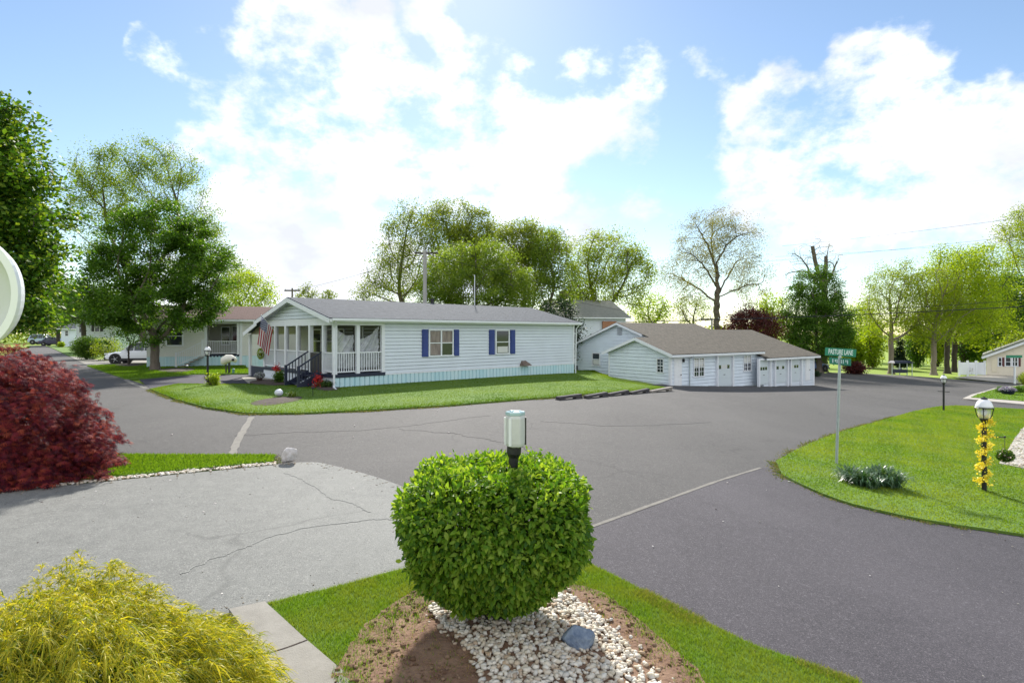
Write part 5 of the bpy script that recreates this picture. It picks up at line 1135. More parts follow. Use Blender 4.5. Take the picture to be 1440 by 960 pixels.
shrub('shrub', 'green shrub below the cream house window', 1407, 528, 14, 11, 'leaf_lime', .1, 1300, None, 74)
shrub('shrub', 'yellow green shrub beside the small white sign post', 1440, 543, 22, 17, 'leaf_gold', .07, 2600, None, 75)
for i, px in enumerate((1407, 1419, 1431, 1443)):
    shrub('border_plant', ['leftmost clump of the low green row on the curbed island', 'second clump of the low green row on the curbed island', 'third clump of the low green row behind the planter', 'clump of the low green row cut by the right edge'][i], px, 554.5, 15, 10, 'leaf_mid', .06, 1500, 'low green row on the curbed island', 76 + i, twigs=False, cat='plant')
# left lane shrubs
shrub('shrub', 'large dark rounded shrub left of the white car', 122, 503, 52, 32, 'leaf_dark', .13, 9000, None, 80, 50)
shrub('shrub', 'bronze tinted spreading shrub leaning over the white car bonnet', 152, 500, 60, 30, 'leaf_gold', .11, 3000, None, 81, 49)
shrub('shrub', 'dark wine red shrub beside the white porch stairs', 245, 513, 38, 27, 'leaf_red', .12, 4500, None, 82, 42)
shrub('shrub', 'small clipped green shrub beside the far dark sedan', 86, 490, 9, 7, 'leaf_lime', .2, 1400, None, 83, 88)
tree('young_tree', 'young thin lawn tree in front of the white car', 181, 38, [(160, 205, 440, 480), (170, 215, 455, 492)], 'leaf_mid', .10, 2600, .07, 490, 'bark_dark', 90, .25, None, 42, 515, tip=.008)
# far-off wood closing the horizon
rng = np.random.default_rng(9); n = 60000; a = rng.uniform(0, 1, n); Xw = -260 + 620 * a; Yw = 135 + 14 * rng.random(n) + 20 * np.sin(Xw / 37)
hgt = 5.0 + 1.6 * np.sin(Xw / 9) + 1.1 * np.sin(Xw / 4.1 + 1) + np.clip((Xw - 45) / 12, 0, 5.5) + np.clip((-70 - Xw) / 10, 0, 5)
P = np.c_[Xw, Yw, G(Xw, Yw) - .5 + hgt * rng.random(n) ** .8]; v, f = leaf_quads(P, .75, rng)
tag(fast_obj('far_wood', v, f, M['leaf_spring']), 'hazy far-off wood along the horizon', 'wood', kind='stuff')
# ---------------------------------------------------------------- foreground planting
# clipped bush round the lamp post
def clipped_bush():
    bx_, by_ = wx(697, 4.92), 4.92; z0 = float(zoff(bx_, by_, .06)); t = empty('clipped_bush', (bx_, by_, z0), 0, 'square clipped green bush growing round the black lamp post', 'bush')
    rng = np.random.default_rng(21); n = 31000; zc = .755; rx, ry, rz = .755, .68, .575
    q = rng.normal(size=(n * 2, 3)); q /= np.linalg.norm(q, axis=1)[:, None]; q = q[q[:, 2] > -.985][:n]; n = len(q)
    e = 8.0; s = (np.abs(q[:, 0]) ** e + np.abs(q[:, 1]) ** e + np.abs(q[:, 2]) ** e) ** (-1 / e)
    s = np.minimum(s, 1.6); P = q * s[:, None]
    tap = np.where(P[:, 2] < 0, 1 - .43 * np.clip(-P[:, 2] + .2, 0, 2) ** 1.5, 1 - .05 * P[:, 2] ** 3); P[:, 0] *= tap; P[:, 1] *= tap
    lump = 1 + .03 * np.sin(q @ np.array([7, 5, 6.])) + .025 * np.sin(q @ np.array([-11, 9, 8.]) + 1)
    depth = np.clip(1 - np.abs(rng.normal(0, .085, n)), .7, 1.03) * lump
    Pw = P * np.array([rx, ry, rz]) * depth[:, None]; Pw[:, 2] += zc
    # outward and drooping leaves in pairs
    nrm = q / np.array([rx, ry, rz]); nrm /= np.linalg.norm(nrm, axis=1)[:, None]
    a = rng.normal(0, .55, (n, 3)) + nrm * .55; a[:, 2] += np.where(nrm[:, 2] > .5, .15, -.45); a /= np.linalg.norm(a, axis=1)[:, None]
    nn = nrm + rng.normal(0, .45, (n, 3)); nn[:, 2] += .5; nn -= a * (a * nn).sum(1)[:, None]; nn /= np.linalg.norm(nn, axis=1)[:, None]; b = np.cross(nn, a)
    L = (.052 * rng.uniform(.45, 1.4, n))[:, None]; w_ = L * .25
    V = np.zeros((n, 8, 3)); fold = nn * L * .07
    V[:, 0] = Pw; V[:, 1] = Pw + a * L * .35 + b * w_ + fold; V[:, 2] = Pw + a * L * .72 + b * w_ * .72 + fold * .6; V[:, 3] = Pw + a * L - nn * L * .16
    V[:, 4] = Pw + a * L * .72 - b * w_ * .72 + fold * .6; V[:, 5] = Pw + a * L * .35 - b * w_ + fold; V[:, 6] = Pw + a * L * .36; V[:, 7] = Pw + a * L * .74 - nn * L * .05
    o_ = np.arange(n)[:, None] * 8; F_ = np.vstack([o_ + np.array([f]) for f in ([0, 1, 6, 6], )])
    quads = np.vstack([o_ + np.array([[6, 1, 2, 7]]), o_ + np.array([[5, 6, 7, 4]])]); tris = np.vstack([o_ + np.array([[0, 1, 6]]), o_ + np.array([[0, 6, 5]]), o_ + np.array([[7, 2, 3]]), o_ + np.array([[4, 7, 3]])])
    allt = np.vstack([quads[:, [0, 1, 2]], quads[:, [0, 2, 3]], tris])
    fast_obj('foliage', V.reshape(-1, 3), allt, M['leaf_bush'], t)
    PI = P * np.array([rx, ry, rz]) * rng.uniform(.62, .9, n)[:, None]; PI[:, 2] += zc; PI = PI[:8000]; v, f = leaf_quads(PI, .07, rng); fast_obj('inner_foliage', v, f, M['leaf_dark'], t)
    # new shoots sticking up from the top
    k = 130; S = []; 
    sh_p = np.c_[rng.uniform(-.6, .6, k), rng.uniform(-.5, .5, k), np.full(k, zc + rz * .93)]
    LP = []
    for p in sh_p:
        h = rng.uniform(.04, .13)
        for j in range(6): LP.append(p + np.array([rng.normal(0, .012), rng.normal(0, .012), h * j / 5]))
    v, f = leaf_quads(np.array(LP), .05, rng, -.6, .4, .0); fast_obj('new_growth', v, f, M['leaf_bush'], t)['kind'] = 'stuff'
    mb = MB(); r2 = random.Random(3)
    for i in range(60):
        a_ = r2.uniform(0, 6.28); rr = r2.uniform(.2, .95); zz = r2.uniform(.35, 1.3); mb.tube([(r2.uniform(-.06, .06), r2.uniform(-.06, .06), z0 - .03), (math.cos(a_) * rx * rr * .35, math.sin(a_) * ry * rr * .35, z0 + zz * .45), (math.cos(a_) * rx * rr * .85, math.sin(a_) * ry * rr * .85, z0 + zz)], [.018, .012, .004], 5, False)
    mb.build('stem', M['bark_dark'], t)
M['leaf_bush'] = leaf_mat('clipped bush leaves', [(.035, .10, .012), (.075, .17, .012), (.12, .24, .018), (.19, .31, .03), (.28, .38, .06), (.11, .21, .015)], .42, .5, .22)
clipped_bush()
# red cut-leaf maple: tiers of drooping sprays
def laceleaf():
    d = 9.6; x = wx(-62, d); z = float(G(x, d)) + .03; t = empty('laceleaf_maple', (x, d, z), 0, 'mounded crimson cut leaf maple cascading beside the driveway', 'tree'); rng = np.random.default_rng(31)
    RX, RY, RZ = 2.2, 1.2, 2.24; Vs = []; nspr = 1500
    lob = np.stack([rng.uniform(-1, 1, 3) for _ in range(3)])
    for i in range(nspr):
        a = rng.uniform(0, 2 * np.pi); el = np.arcsin(rng.uniform(.0, 1) if i % 3 else rng.uniform(0, .3)); c = np.array([math.cos(a) * math.cos(el), math.sin(a) * math.cos(el), math.sin(el)])
        prof = (math.cos(el) ** .8, math.sin(el))
        rr = rng.uniform(.78, 1.03) * (1 + .08 * math.sin(c @ lob[0] * 9) + .05 * math.sin(c @ lob[1] * 17))
        p = np.array([c[0] * RX * rr, c[1] * RY * rr, max(.12, RZ * (math.sin(el) ** .85) * rr)])
        out = np.array([c[0], c[1], 0]); out /= np.linalg.norm(out) + 1e-6
        k = 46; s = rng.random(k) ** .8; L = rng.uniform(.22, .42); side = np.array([-out[1], out[0], 0])
        P = p + out * (s * L)[:, None] + side * rng.normal(0, .12, k)[:, None] * (1 - .5 * s[:, None]); P[:, 2] += .08 * s - .38 * L * s * s * 2 + rng.normal(0, .03, k); P[:, 2] = np.maximum(P[:, 2], .04)
        Vs.append((P, np.repeat(out[None], k, 0)))
    P = np.vstack([v[0] for v in Vs]); O = np.vstack([v[1] for v in Vs]); n = len(P)
    # each leaf: a fan of thin lobes
    lobes = 5; a0 = O * .8 + rng.normal(0, .35, (n, 3)); a0[:, 2] -= .45; a0 /= np.linalg.norm(a0, axis=1)[:, None]
    nn = rng.normal(0, .4, (n, 3)); nn[:, 2] += 1; nn += O * .4; nn -= a0 * (a0 * nn).sum(1)[:, None]; nn /= np.linalg.norm(nn, axis=1)[:, None]; b0 = np.cross(nn, a0)
    V = np.zeros((n, lobes, 4, 3)); S = .085 * rng.uniform(.7, 1.25, n)[:, None]
    for j in range(lobes):
        th = (j - 2) * .5; dr = a0 * math.cos(th) + b0 * math.sin(th); pr = -a0 * math.sin(th) + b0 * math.cos(th); ln = S * (1 - .13 * abs(j - 2)); dd = -.25 * ln * nn
        V[:, j, 0] = P; V[:, j, 1] = P + dr * ln * .5 + pr * ln * .075; V[:, j, 2] = P + dr * ln + dd; V[:, j, 3] = P + dr * ln * .5 - pr * ln * .075
    V = V.reshape(-1, 3)
    # lobes of one leaf share the base vertex so that one leaf has one tone
    base = (np.arange(n) * lobes * 4).repeat(lobes); F_ = np.arange(n * lobes * 4).reshape(-1, 4); F_[:, 0] = base
    fast_obj('foliage', V, F_, M['leaf_lace'], t)
    mb = MB(); r2 = random.Random(8)
    for i in range(26):
        a_ = r2.uniform(0, 6.28); rr = r2.uniform(.3, .85); hz_ = r2.uniform(.6, 1.75); mb.tube([(0, 0, z - .05), (math.cos(a_) * RX * rr * .25, math.sin(a_) * RY * rr * .3, z + hz_ * .7), (math.cos(a_) * RX * rr * .7, math.sin(a_) * RY * rr * .7, z + hz_), (math.cos(a_) * RX * rr, math.sin(a_) * RY * rr, z + hz_ * .8)], [.07, .045, .025, .008], 6, False)
    mb.build('trunk', M['bark_dark'], t)
M['leaf_lace'] = leaf_mat('crimson cut leaves', [(.06, .012, .024), (.12, .018, .034), (.20, .03, .045), (.32, .05, .05), (.44, .10, .055), (.07, .018, .03), (.16, .05, .07)], .42, .6, .08, gloss=False)
laceleaf()
# golden thread cypress
def golden():
    d = 3.05; x = wx(62, d); z = float(G(x, d)); t = empty('golden_shrub', (x, d, z), 0, 'feathery golden yellow thread leaf shrub in the lower left corner', 'shrub'); rng = np.random.default_rng(41)
    RX, RY, RZ = 1.12, .95, 1.2; nsh = 5600; Vs = []; seg = 4
    for i in range(nsh):
        a = rng.uniform(0, 2 * np.pi); u_ = rng.uniform(.02, 1); el = math.asin(u_); c = np.array([math.cos(a) * math.cos(el), math.sin(a) * math.cos(el), math.sin(el)])
        rr = rng.uniform(.72, 1.0) * (1 + .07 * math.sin(7 * c[0] + 5 * c[1]) + .05 * math.sin(13 * c[1] + 4))
        p = c * np.array([RX, RY, RZ * .9]) * rr; p[2] = max(.08, p[2])
        out = c * np.array([1, 1, .55]) + rng.normal(0, .25, 3); out[2] -= .05; out /= np.linalg.norm(out)
        L = rng.uniform(.10, .21)
        for k in range(22):                                       # threads along an arching shoot
            s = rng.random(); b = p + out * L * s; b = b + np.array([0, 0, -.55 * L * s * s])
            dv = out * .8 + rng.normal(0, .42, 3); dv /= np.linalg.norm(dv); l = rng.uniform(.05, .12) * (1.1 - .3 * s); w_ = .0026 * rng.uniform(.7, 1.4)
            sd = np.cross(dv, rng.normal(size=3)); sd /= np.linalg.norm(sd)
            row = []
            for q in range(seg):
                tq = q / (seg - 1); c_ = b + dv * l * tq + np.array([0, 0, -.8 * l * tq * tq]); ww = w_ * (1 - .75 * tq); row += [c_ - sd * ww, c_ + sd * ww]
            Vs.append(row)
    V = np.array(Vs); n = len(V); o_ = (np.arange(n) * seg * 2)[:, None, None]; f = np.array([[2 * q, 2 * q + 1, 2 * q + 3, 2 * q + 2] for q in range(seg - 1)])[None]
    fast_obj('foliage', V.reshape(-1, 3), (o_ + f).reshape(-1, 4), M['leaf_golden'], t)
    # older green sprays inside
    P = rng.normal(size=(9000, 3)); P /= np.linalg.norm(P, axis=1)[:, None]; P[:, 2] = np.abs(P[:, 2]); P *= np.array([RX, RY, RZ * .9]) * rng.uniform(.55, .86, 9000)[:, None]
    v, f = leaf_quads(P, .085, rng, .3, .22); fast_obj('inner_foliage', v, f, M['leaf_mid'], t)
    mb = MB(); r2 = random.Random(4)
    for i in range(50):
        a_ = r2.uniform(0, 6.28); el = r2.uniform(.2, 1.4); mb.tube([(0, 0, z - .03), (math.cos(a_) * RX * .3 * math.cos(el), math.sin(a_) * RY * .3 * math.cos(el), z + .35 * RZ * math.sin(el) + .1), (math.cos(a_) * RX * .8 * math.cos(el), math.sin(a_) * RY * .8 * math.cos(el), z + RZ * .75 * math.sin(el))], [.02, .013, .004], 5, False)
    mb.build('stem', M['bark'], t)
M['leaf_golden'] = leaf_mat('golden threads', [(.14, .19, .02), (.30, .31, .022), (.44, .40, .03), (.54, .47, .045), (.40, .37, .026), (.20, .25, .022), (.07, .12, .015)], .35, .5, .3)
golden()
def strap_clump(name, label, px, py, wpx, hpx, n, cols, seed, cat='plant', group=None, wd=.012):
    rng = np.random.default_rng(seed); x, y = gp(px, py); z = float(zoff(x, y, .05)); rx = wpx / F * y / 2; L0 = hpx / F * y
    t = empty(name, (x, y + rx * .25, z), 0, label, cat, group); seg = 6; V = np.zeros((n, seg, 2, 3))
    cl = np.c_[rng.uniform(-.8, .8, 9) * rx, rng.uniform(-.45, .45, 9) * rx, np.zeros(9)]; k = rng.integers(0, 9, n); B = cl[k] + rng.normal(0, .10 * rx, (n, 3)) * [1, 1, 0]
    a = rng.uniform(0, 2 * np.pi, n); ln = L0 * rng.uniform(.7, 1.5, n); sp = rng.uniform(.25, .85, n)
    for q in range(seg):
        s = q / (seg - 1); out = ln * sp * s; hh = ln * (1.25 * s - (.45 + .75 * sp) * s * s)
        c = B + np.c_[np.cos(a) * out, np.sin(a) * out, np.maximum(.0, hh)]; w_ = wd * (1 - s * s * .9); sd = np.c_[-np.sin(a) * w_, np.cos(a) * w_, np.zeros(n)]
        V[:, q, 0] = c - sd; V[:, q, 1] = c + sd
    o_ = (np.arange(n) * seg * 2)[:, None, None]; f = np.array([[2 * q, 2 * q + 1, 2 * q + 3, 2 * q + 2] for q in range(seg - 1)])[None]
    key = 'strap' + str(seed); M[key] = leaf_mat(label[:24], cols, .25, .35, .5)
    fast_obj('foliage', V.reshape(-1, 3), (o_ + f).reshape(-1, 4), M[key], t); return t
strap_clump('daylily_clump', 'arching strap leaved clump beside the street sign post', 1226, 687, 92, 30, 1500, [(.02, .065, .025), (.04, .10, .035), (.07, .14, .06), (.13, .19, .11)], 91)
strap_clump('tuft', 'small yellow green tuft on the lawn beside the white globe', 412, 561, 10, 12, 60, [(.12, .2, .03), (.2, .26, .05)], 92, wd=.02)
# ---------------------------------------------------------------- lamps, sign, small things
M['lamp_white'] = mat('white enamel', (.80, .82, .84), .3); M['frost'] = mat('frosted pane', (.58, .59, .575), .35, var=.08, vs=8, spec=.6)
M['clear'] = mat('clear lamp glass', (.75, .78, .76), .1, alpha=.35, spec=.7); M['bulb'] = mat('white bulb', (.86, .86, .84), .4)
def coach_lamp(label, px, base_py, top_py, bar=False, name='lamp_post', r=1.0):
    x, y = gp(px, base_py); z = float(zoff(x, y, .05)); H_ = (base_py - top_py) / F * y; t = empty(name, (x, y, z), 0, label, 'lamp', 'coach lamps on black posts'); s = H_ / 1.9
    p = MB(); p.lathe((0, 0, z), [(.045 * r, -.1), (.045 * r, H_ - .52 * s), (.06, H_ - .50 * s), (.085, H_ - .45 * s), (.07, H_ - .44 * s)], 14); p.build('post', M['black'], t, smooth=False)
    g = MB(); g.lathe((0, 0, z), [(.085 * s, H_ - .44 * s), (.105 * s, H_ - .40 * s), (.115 * s, H_ - .22 * s)], 18); g.build('lamp_glass', M['clear'], t, smooth=True)
    b = MB(); b.ball((0, 0, z + H_ - .32 * s), (.05 * s, .05 * s, .075 * s)); b.build('bulb', M['bulb'], t, smooth=True)
    c = MB(); c.lathe((0, 0, z), [(.15 * s, H_ - .215 * s), (.145 * s, H_ - .19 * s), (.115 * s, H_ - .11 * s), (.06 * s, H_ - .06 * s), (.03 * s, H_ - .05 * s)], 20); c.build('lamp_cap', M['lamp_white'], t, smooth=True)
    k = MB(); k.lathe((0, 0, z), [(.06 * s, H_ - .058 * s), (.05 * s, H_ - .025 * s), (.015 * s, H_ - .015 * s), (.012 * s, H_)], 12); k.build('finial', M['black'], t)
    w_ = MB()
    w_.lathe((0, 0, z), [(.155 * s, H_ - .235 * s), (.165 * s, H_ - .225 * s), (.155 * s, H_ - .215 * s)], 20)
    for i in range(4): a = math.pi / 4 + i * math.pi / 2; w_.tube([(math.cos(a) * .09 * s, math.sin(a) * .09 * s, z + H_ - .44 * s), (math.cos(a) * .125 * s, math.sin(a) * .125 * s, z + H_ - .36 * s), (math.cos(a) * .15 * s, math.sin(a) * .15 * s, z + H_ - .225 * s)], .008 * s, 5)
    w_.build('lamp_cage', M['black'], t)
    if bar: q = MB(); q.tube([(-.27, 0, z + H_ * .53), (.27, 0, z + H_ * .51)], .014, 6); q.ball((.28, 0, z + H_ * .51), .02, 8, 6); q.ball((-.28, 0, z + H_ * .53), .02, 8, 6); q.build('ladder_bar', M['black'], t)
    return t, x, y, z, H_
coach_lamp('black lamp post with white cap on the lawn before the home path', 292, 543.5, 488)
coach_lamp('distant black lamp post with ladder bar on the corner lot edge', 1327, 578.5, 528, True)
lt_, lx, ly, lz, lH = coach_lamp('near right lamp post wound with yellow flowers and holding a basket', 1384, 693, 561)
br = MB(); br.bar((.04, 0, lz + lH * .575), (.43, 0, lz + lH * .565), .018, .018); br.ball((.43, 0, lz + lH * .57), .022, 8, 6); br.build('bracket', M['black'], lt_)
# flower garland
M['petal'] = leaf_mat('yellow petals', [(.78, .66, .02), (.85, .76, .04), (.88, .80, .12), (.74, .56, .02)], .3, .5, gloss=False)
ga = empty('flower_garland', (lx, ly, lz), 0, 'yellow artificial flowers spiralling round the near right lamp post', 'flowers'); rng = np.random.default_rng(3); P = []
H1 = lH * .74
for i in range(46):
    s = i / 45; a = s * 33 + rng.normal(0, .4); rr = rng.uniform(.07, .125); c = np.array([math.cos(a) * rr, math.sin(a) * rr, .10 + s * H1])
    if rng.random() < .97: P += [c + rng.normal(0, .036, 3) for _ in range(22)]
v, f = leaf_quads(np.array(P), .05, rng, asp=.8); fast_obj('petals', v, f, M['petal'], ga)
vm = MB(); vm.tube([(math.cos(s * .26) * .055, math.sin(s * .26) * .055, lz + .1 + s / 100 * H1) for s in range(101)], .006, 5); vm.build('stem', mat('garland stem', (.05, .10, .02), .7), ga)
# hanging basket
bx, bz = lx + .43, lz + lH * .565; hb = empty('hanging_basket', (bx, ly, bz - .46), 0, 'round basket of green leaves and white flowers hung from the lamp bracket', 'basket')
q = MB(); q.tube([(0, 0, bz - .01), (0, 0, bz - .26)], .005, 5); q.build('wire', M['black'], hb)
P = rng.normal(size=(900, 3)); P /= np.linalg.norm(P, axis=1)[:, None]; Q = P * [.15, .15, .125] * rng.uniform(.8, 1.05, 900)[:, None] + [0, 0, .08]
v, f = leaf_quads(Q, .05, rng); fast_obj('foliage', v, f, M['leaf_mid'], hb)
v, f = leaf_quads(Q[:90] * 1.06 - [0, 0, .005], .04, rng, asp=.95); fast_obj('blossoms', v, f, leaf_mat('white and pink blossoms', [(.8, .78, .74), (.75, .45, .40), (.82, .8, .6)], .2, .5, gloss=False), hb)
q = MB(); q.ball((0, 0, bz - .38), (.12, .12, .10), 12, 8); q.build('basket', M['mulch'], hb)
# jar lamp inside the clipped bush
def jar_lamp():
    x, y = gp(708, 884); x, y = wx(708, 4.88), 4.88; z = float(G(x, y)); t = empty('lamp_post', (x, y, z), 0, 'black lamp post with frosted jar head rising from the clipped bush', 'lamp'); ztop = CZ - (579 - HY) / F * y
    lean = (726 - 708) / F * y
    j0 = CZ - (628 - HY) / F * y; X_ = lambda zz: lean * (zz - z) / (ztop - z)
    p = MB(); p.tube([(X_(q), 0, q) for q in (z - .1, z + .5, z + 1.0, j0 - .05)], .042, 14); p.tube([(X_(j0 - .09), 0, j0 - .09), (X_(j0 - .055), 0, j0 - .055), (X_(j0), 0, j0)], [.045, .062, .062], 14); p.build('post', M['black'], t)
    k = MB(); zz = j0 - .19; k.tube([(X_(zz) - .03, -.03, zz), (X_(zz) - .06, -.05, zz)], .028, 10); k.build('photocell', M['black'], t)
    r = .088; hh = ztop - j0; c = X_((j0 + ztop) / 2); b = MB()
    b.lathe((c, 0, j0), [(.058, 0), (r * .93, .012), (r, .035), (r * 1.02, hh * .5), (r, hh - .05), (r * .90, hh - .018), (r * .80, hh - .012)], 6); o = b.build('lamp_glass', M['frost'], t, bevel=.012)
    for i in (0, 3, 4):
        rb = MB(); a = math.pi / 3 * i; rb.bar((c + math.cos(a) * r * 1.0, math.sin(a) * r * 1.0, j0 + .02), (c + math.cos(a) * r * 1.0, math.sin(a) * r * 1.0, j0 + hh - .045), .020, .014, (math.cos(a), math.sin(a), 0)); rb.build('lamp_rib', M['black'] if i == 0 else M['lamp_white'], t)
    rim = MB(); rim.lathe((c, 0, j0), [(r * .70, hh - .03), (r * .98, hh - .025), (r * .97, hh + .004), (r * .80, hh + .006), (r * .74, hh - .010)], 6); rim.build('lamp_rim', mat('pale aqua plastic', (.42, .58, .60), .25, alpha=.9), t, bevel=.006)
    cap = MB(); cap.ball((c + .012, 0, j0 + hh - .01), (.035, .035, .018), 10, 6); cap.build('finial', M['lamp_white'], t)
jar_lamp()
# street sign
def text_mesh(name, body, size, mat_, parent, loc, rot, sx=1.0, ext=.0015):
    cu = bpy.data.curves.new(name, 'FONT'); cu.body = body; cu.size = size; cu.align_x = 'CENTER'; cu.align_y = 'CENTER'; cu.extrude = ext; cu.offset = size * .012
    tmp = bpy.data.objects.new('tmp', cu); COL.objects.link(tmp); bpy.context.view_layer.update()
    me = bpy.data.meshes.new_from_object(tmp.evaluated_get(bpy.context.evaluated_depsgraph_get())); bpy.data.objects.remove(tmp)
    o = bpy.data.objects.new(name, me); COL.objects.link(o); me.materials.clear(); me.materials.append(mat_); o.parent = parent; o.location = loc; o.rotation_euler = rot; o.scale = (sx, 1, 1); return o
M['sign_green'] = mat('street sign green', (.012, .20, .12), .35, var=.1, vs=10); M['sign_text'] = mat('reflective lettering', (.72, .82, .80), .4)
sx, sy = gp(1176, 655); sz = float(zoff(sx, sy, .05)); ss = empty('street_sign', (sx, sy, sz), 0, 'green street name sign on a grey metal pole at the lawn corner', 'sign'); Tp = lambda py: CZ + (HY - py) / F * sy
ln_ = (1181 - 1176) / F * sy; hp = Tp(505)
q = MB(); a = .03
q.bar((0, 0, sz - .2), (ln_, 0, hp), .055, .03, (0, 1, 0)); q.bar((.0, -.018, sz - .2), (ln_, -.018, hp), .02, .02, (0, 1, 0)); q.build('pole', M['grey_metal'], ss)
q = MB(); q.bar((ln_, 0, hp), (ln_, 0, hp + .10), .05, .05, (0, 1, 0)); q.build('bracket', M['grey_metal'], ss)
yaw = R(-8); bw_, bh_ = 43.5 * sy * sy / F / (math.cos(yaw) * sy - math.sin(yaw) * sx), .185; tl = math.sin(R(3.5)); bz_ = Tp(495.2) ; cx_ = ln_ + (1182 - 1181) / F * sy
bd = MB(); c, s = math.cos(yaw), math.sin(yaw)
bd.bar((cx_ - c * bw_ / 2, -s * bw_ / 2, bz_ + tl * bw_ / 2), (cx_ + c * bw_ / 2, s * bw_ / 2, bz_ - tl * bw_ / 2), .006, bh_); bo = bd.build('name_board', M['sign_green'], ss)
text_mesh('lettering', 'PASTURE LANE', .165, M['sign_text'], bo, (cx_ + s * .006, -c * .006, bz_ - sz - .002), (R(90), R(3.5), yaw), bw_ * .95 / (.165 * 8.05))
yaw2 = R(92); b2_ = MB(); c2_, s2_ = math.cos(yaw2), math.sin(yaw2); z2 = Tp(508); L2_ = 30 * sy * sy / F / abs(c2_ * sy - s2_ * sx)
b2_.bar((ln_ - c2_ * L2_ / 2, -s2_ * L2_ / 2, z2), (ln_ + c2_ * L2_ / 2, s2_ * L2_ / 2, z2), .006, .165); b2o = b2_.build('cross_street_board', M['sign_green'], ss)
# worn, unreadable strokes on the cross street board
st = MB()
for i, (u_, hgt_, dz) in enumerate(((-.36, .09, 0), (-.29, .05, .02), (-.17, .09, 0), (-.08, .09, 0), (0.0, .05, -.02), (.12, .09, 0), (.2, .06, .01), (.32, .09, 0))):
    p0 = Vector((ln_ + c2_ * L2_ * u_ - s2_ * .005, s2_ * L2_ * u_ + c2_ * .005, z2 + dz)); st.bar(p0 - Vector((0, 0, hgt_ / 2)), p0 + Vector((0, 0, hgt_ / 2)), .03, .004, (s2_, -c2_, 0))
st.build('worn_lettering', M['sign_text'], b2o)
# small far sign on white post
x, y = gp(1427, 539.5); z = float(G(x, y)); t = empty('street_sign', (x, y, z), 0, 'small green sign on a white post by the far curbed island', 'sign'); T = lambda py: CZ + (HY - py) / F * y
q = MB(); q.box(-.055, -.05, z - .1, .055, .05, T(516)); q.box(-.02, -.02, T(516), .02, .02, T(503)); q.build('post', M['lamp_white'], t)
q = MB(); q.box(-.72, -.012, T(503), .62, .012, T(499.3)); q.build('name_board', M['sign_green'], t)
# dark roofed stand beside the lawn tree
x, y = gp(1266, 526.5); z = float(G(x, y)); t = empty('shelter', (x, y, z), 0, 'small dark roofed stand on thin posts beside the lawn tree trunk', 'shelter'); T = lambda py: CZ + (HY - py) / F * y; u_ = y / F
q = MB(); q.add([(-13 * u_, -.6, T(510.2)), (13.5 * u_, -.6, T(510.2)), (13.5 * u_, .6, T(510.2)), (-13 * u_, .6, T(510.2)), (-11 * u_, -.25, T(507)), (12 * u_, -.25, T(507)), (12 * u_, .25, T(507)), (-11 * u_, .25, T(507))], [(0, 3, 2, 1), (4, 5, 6, 7), (0, 1, 5, 4), (1, 2, 6, 5), (2, 3, 7, 6), (3, 0, 4, 7)]); q.build('roof', M['navy_dark'], t)
for px in (-11.5, -1, 9.5, 12): q = MB(); q.box(px * u_ - .03, -.05 if px < 12 else -.5, z - .1, px * u_ + .03, .03 if px < 12 else -.44, T(510)); q.build('post', M['grey_metal'], t)
q = MB(); q.box(-10.5 * u_, -.2, T(524), 8.5 * u_, .2, T(519.3)); q.build('box', M['navy_dark'], t)
q = MB(); q.box(-11 * u_, -.03, T(518.2), 9 * u_, .0, T(517.4)); q.build('crossbar', M['grey_metal'], t)
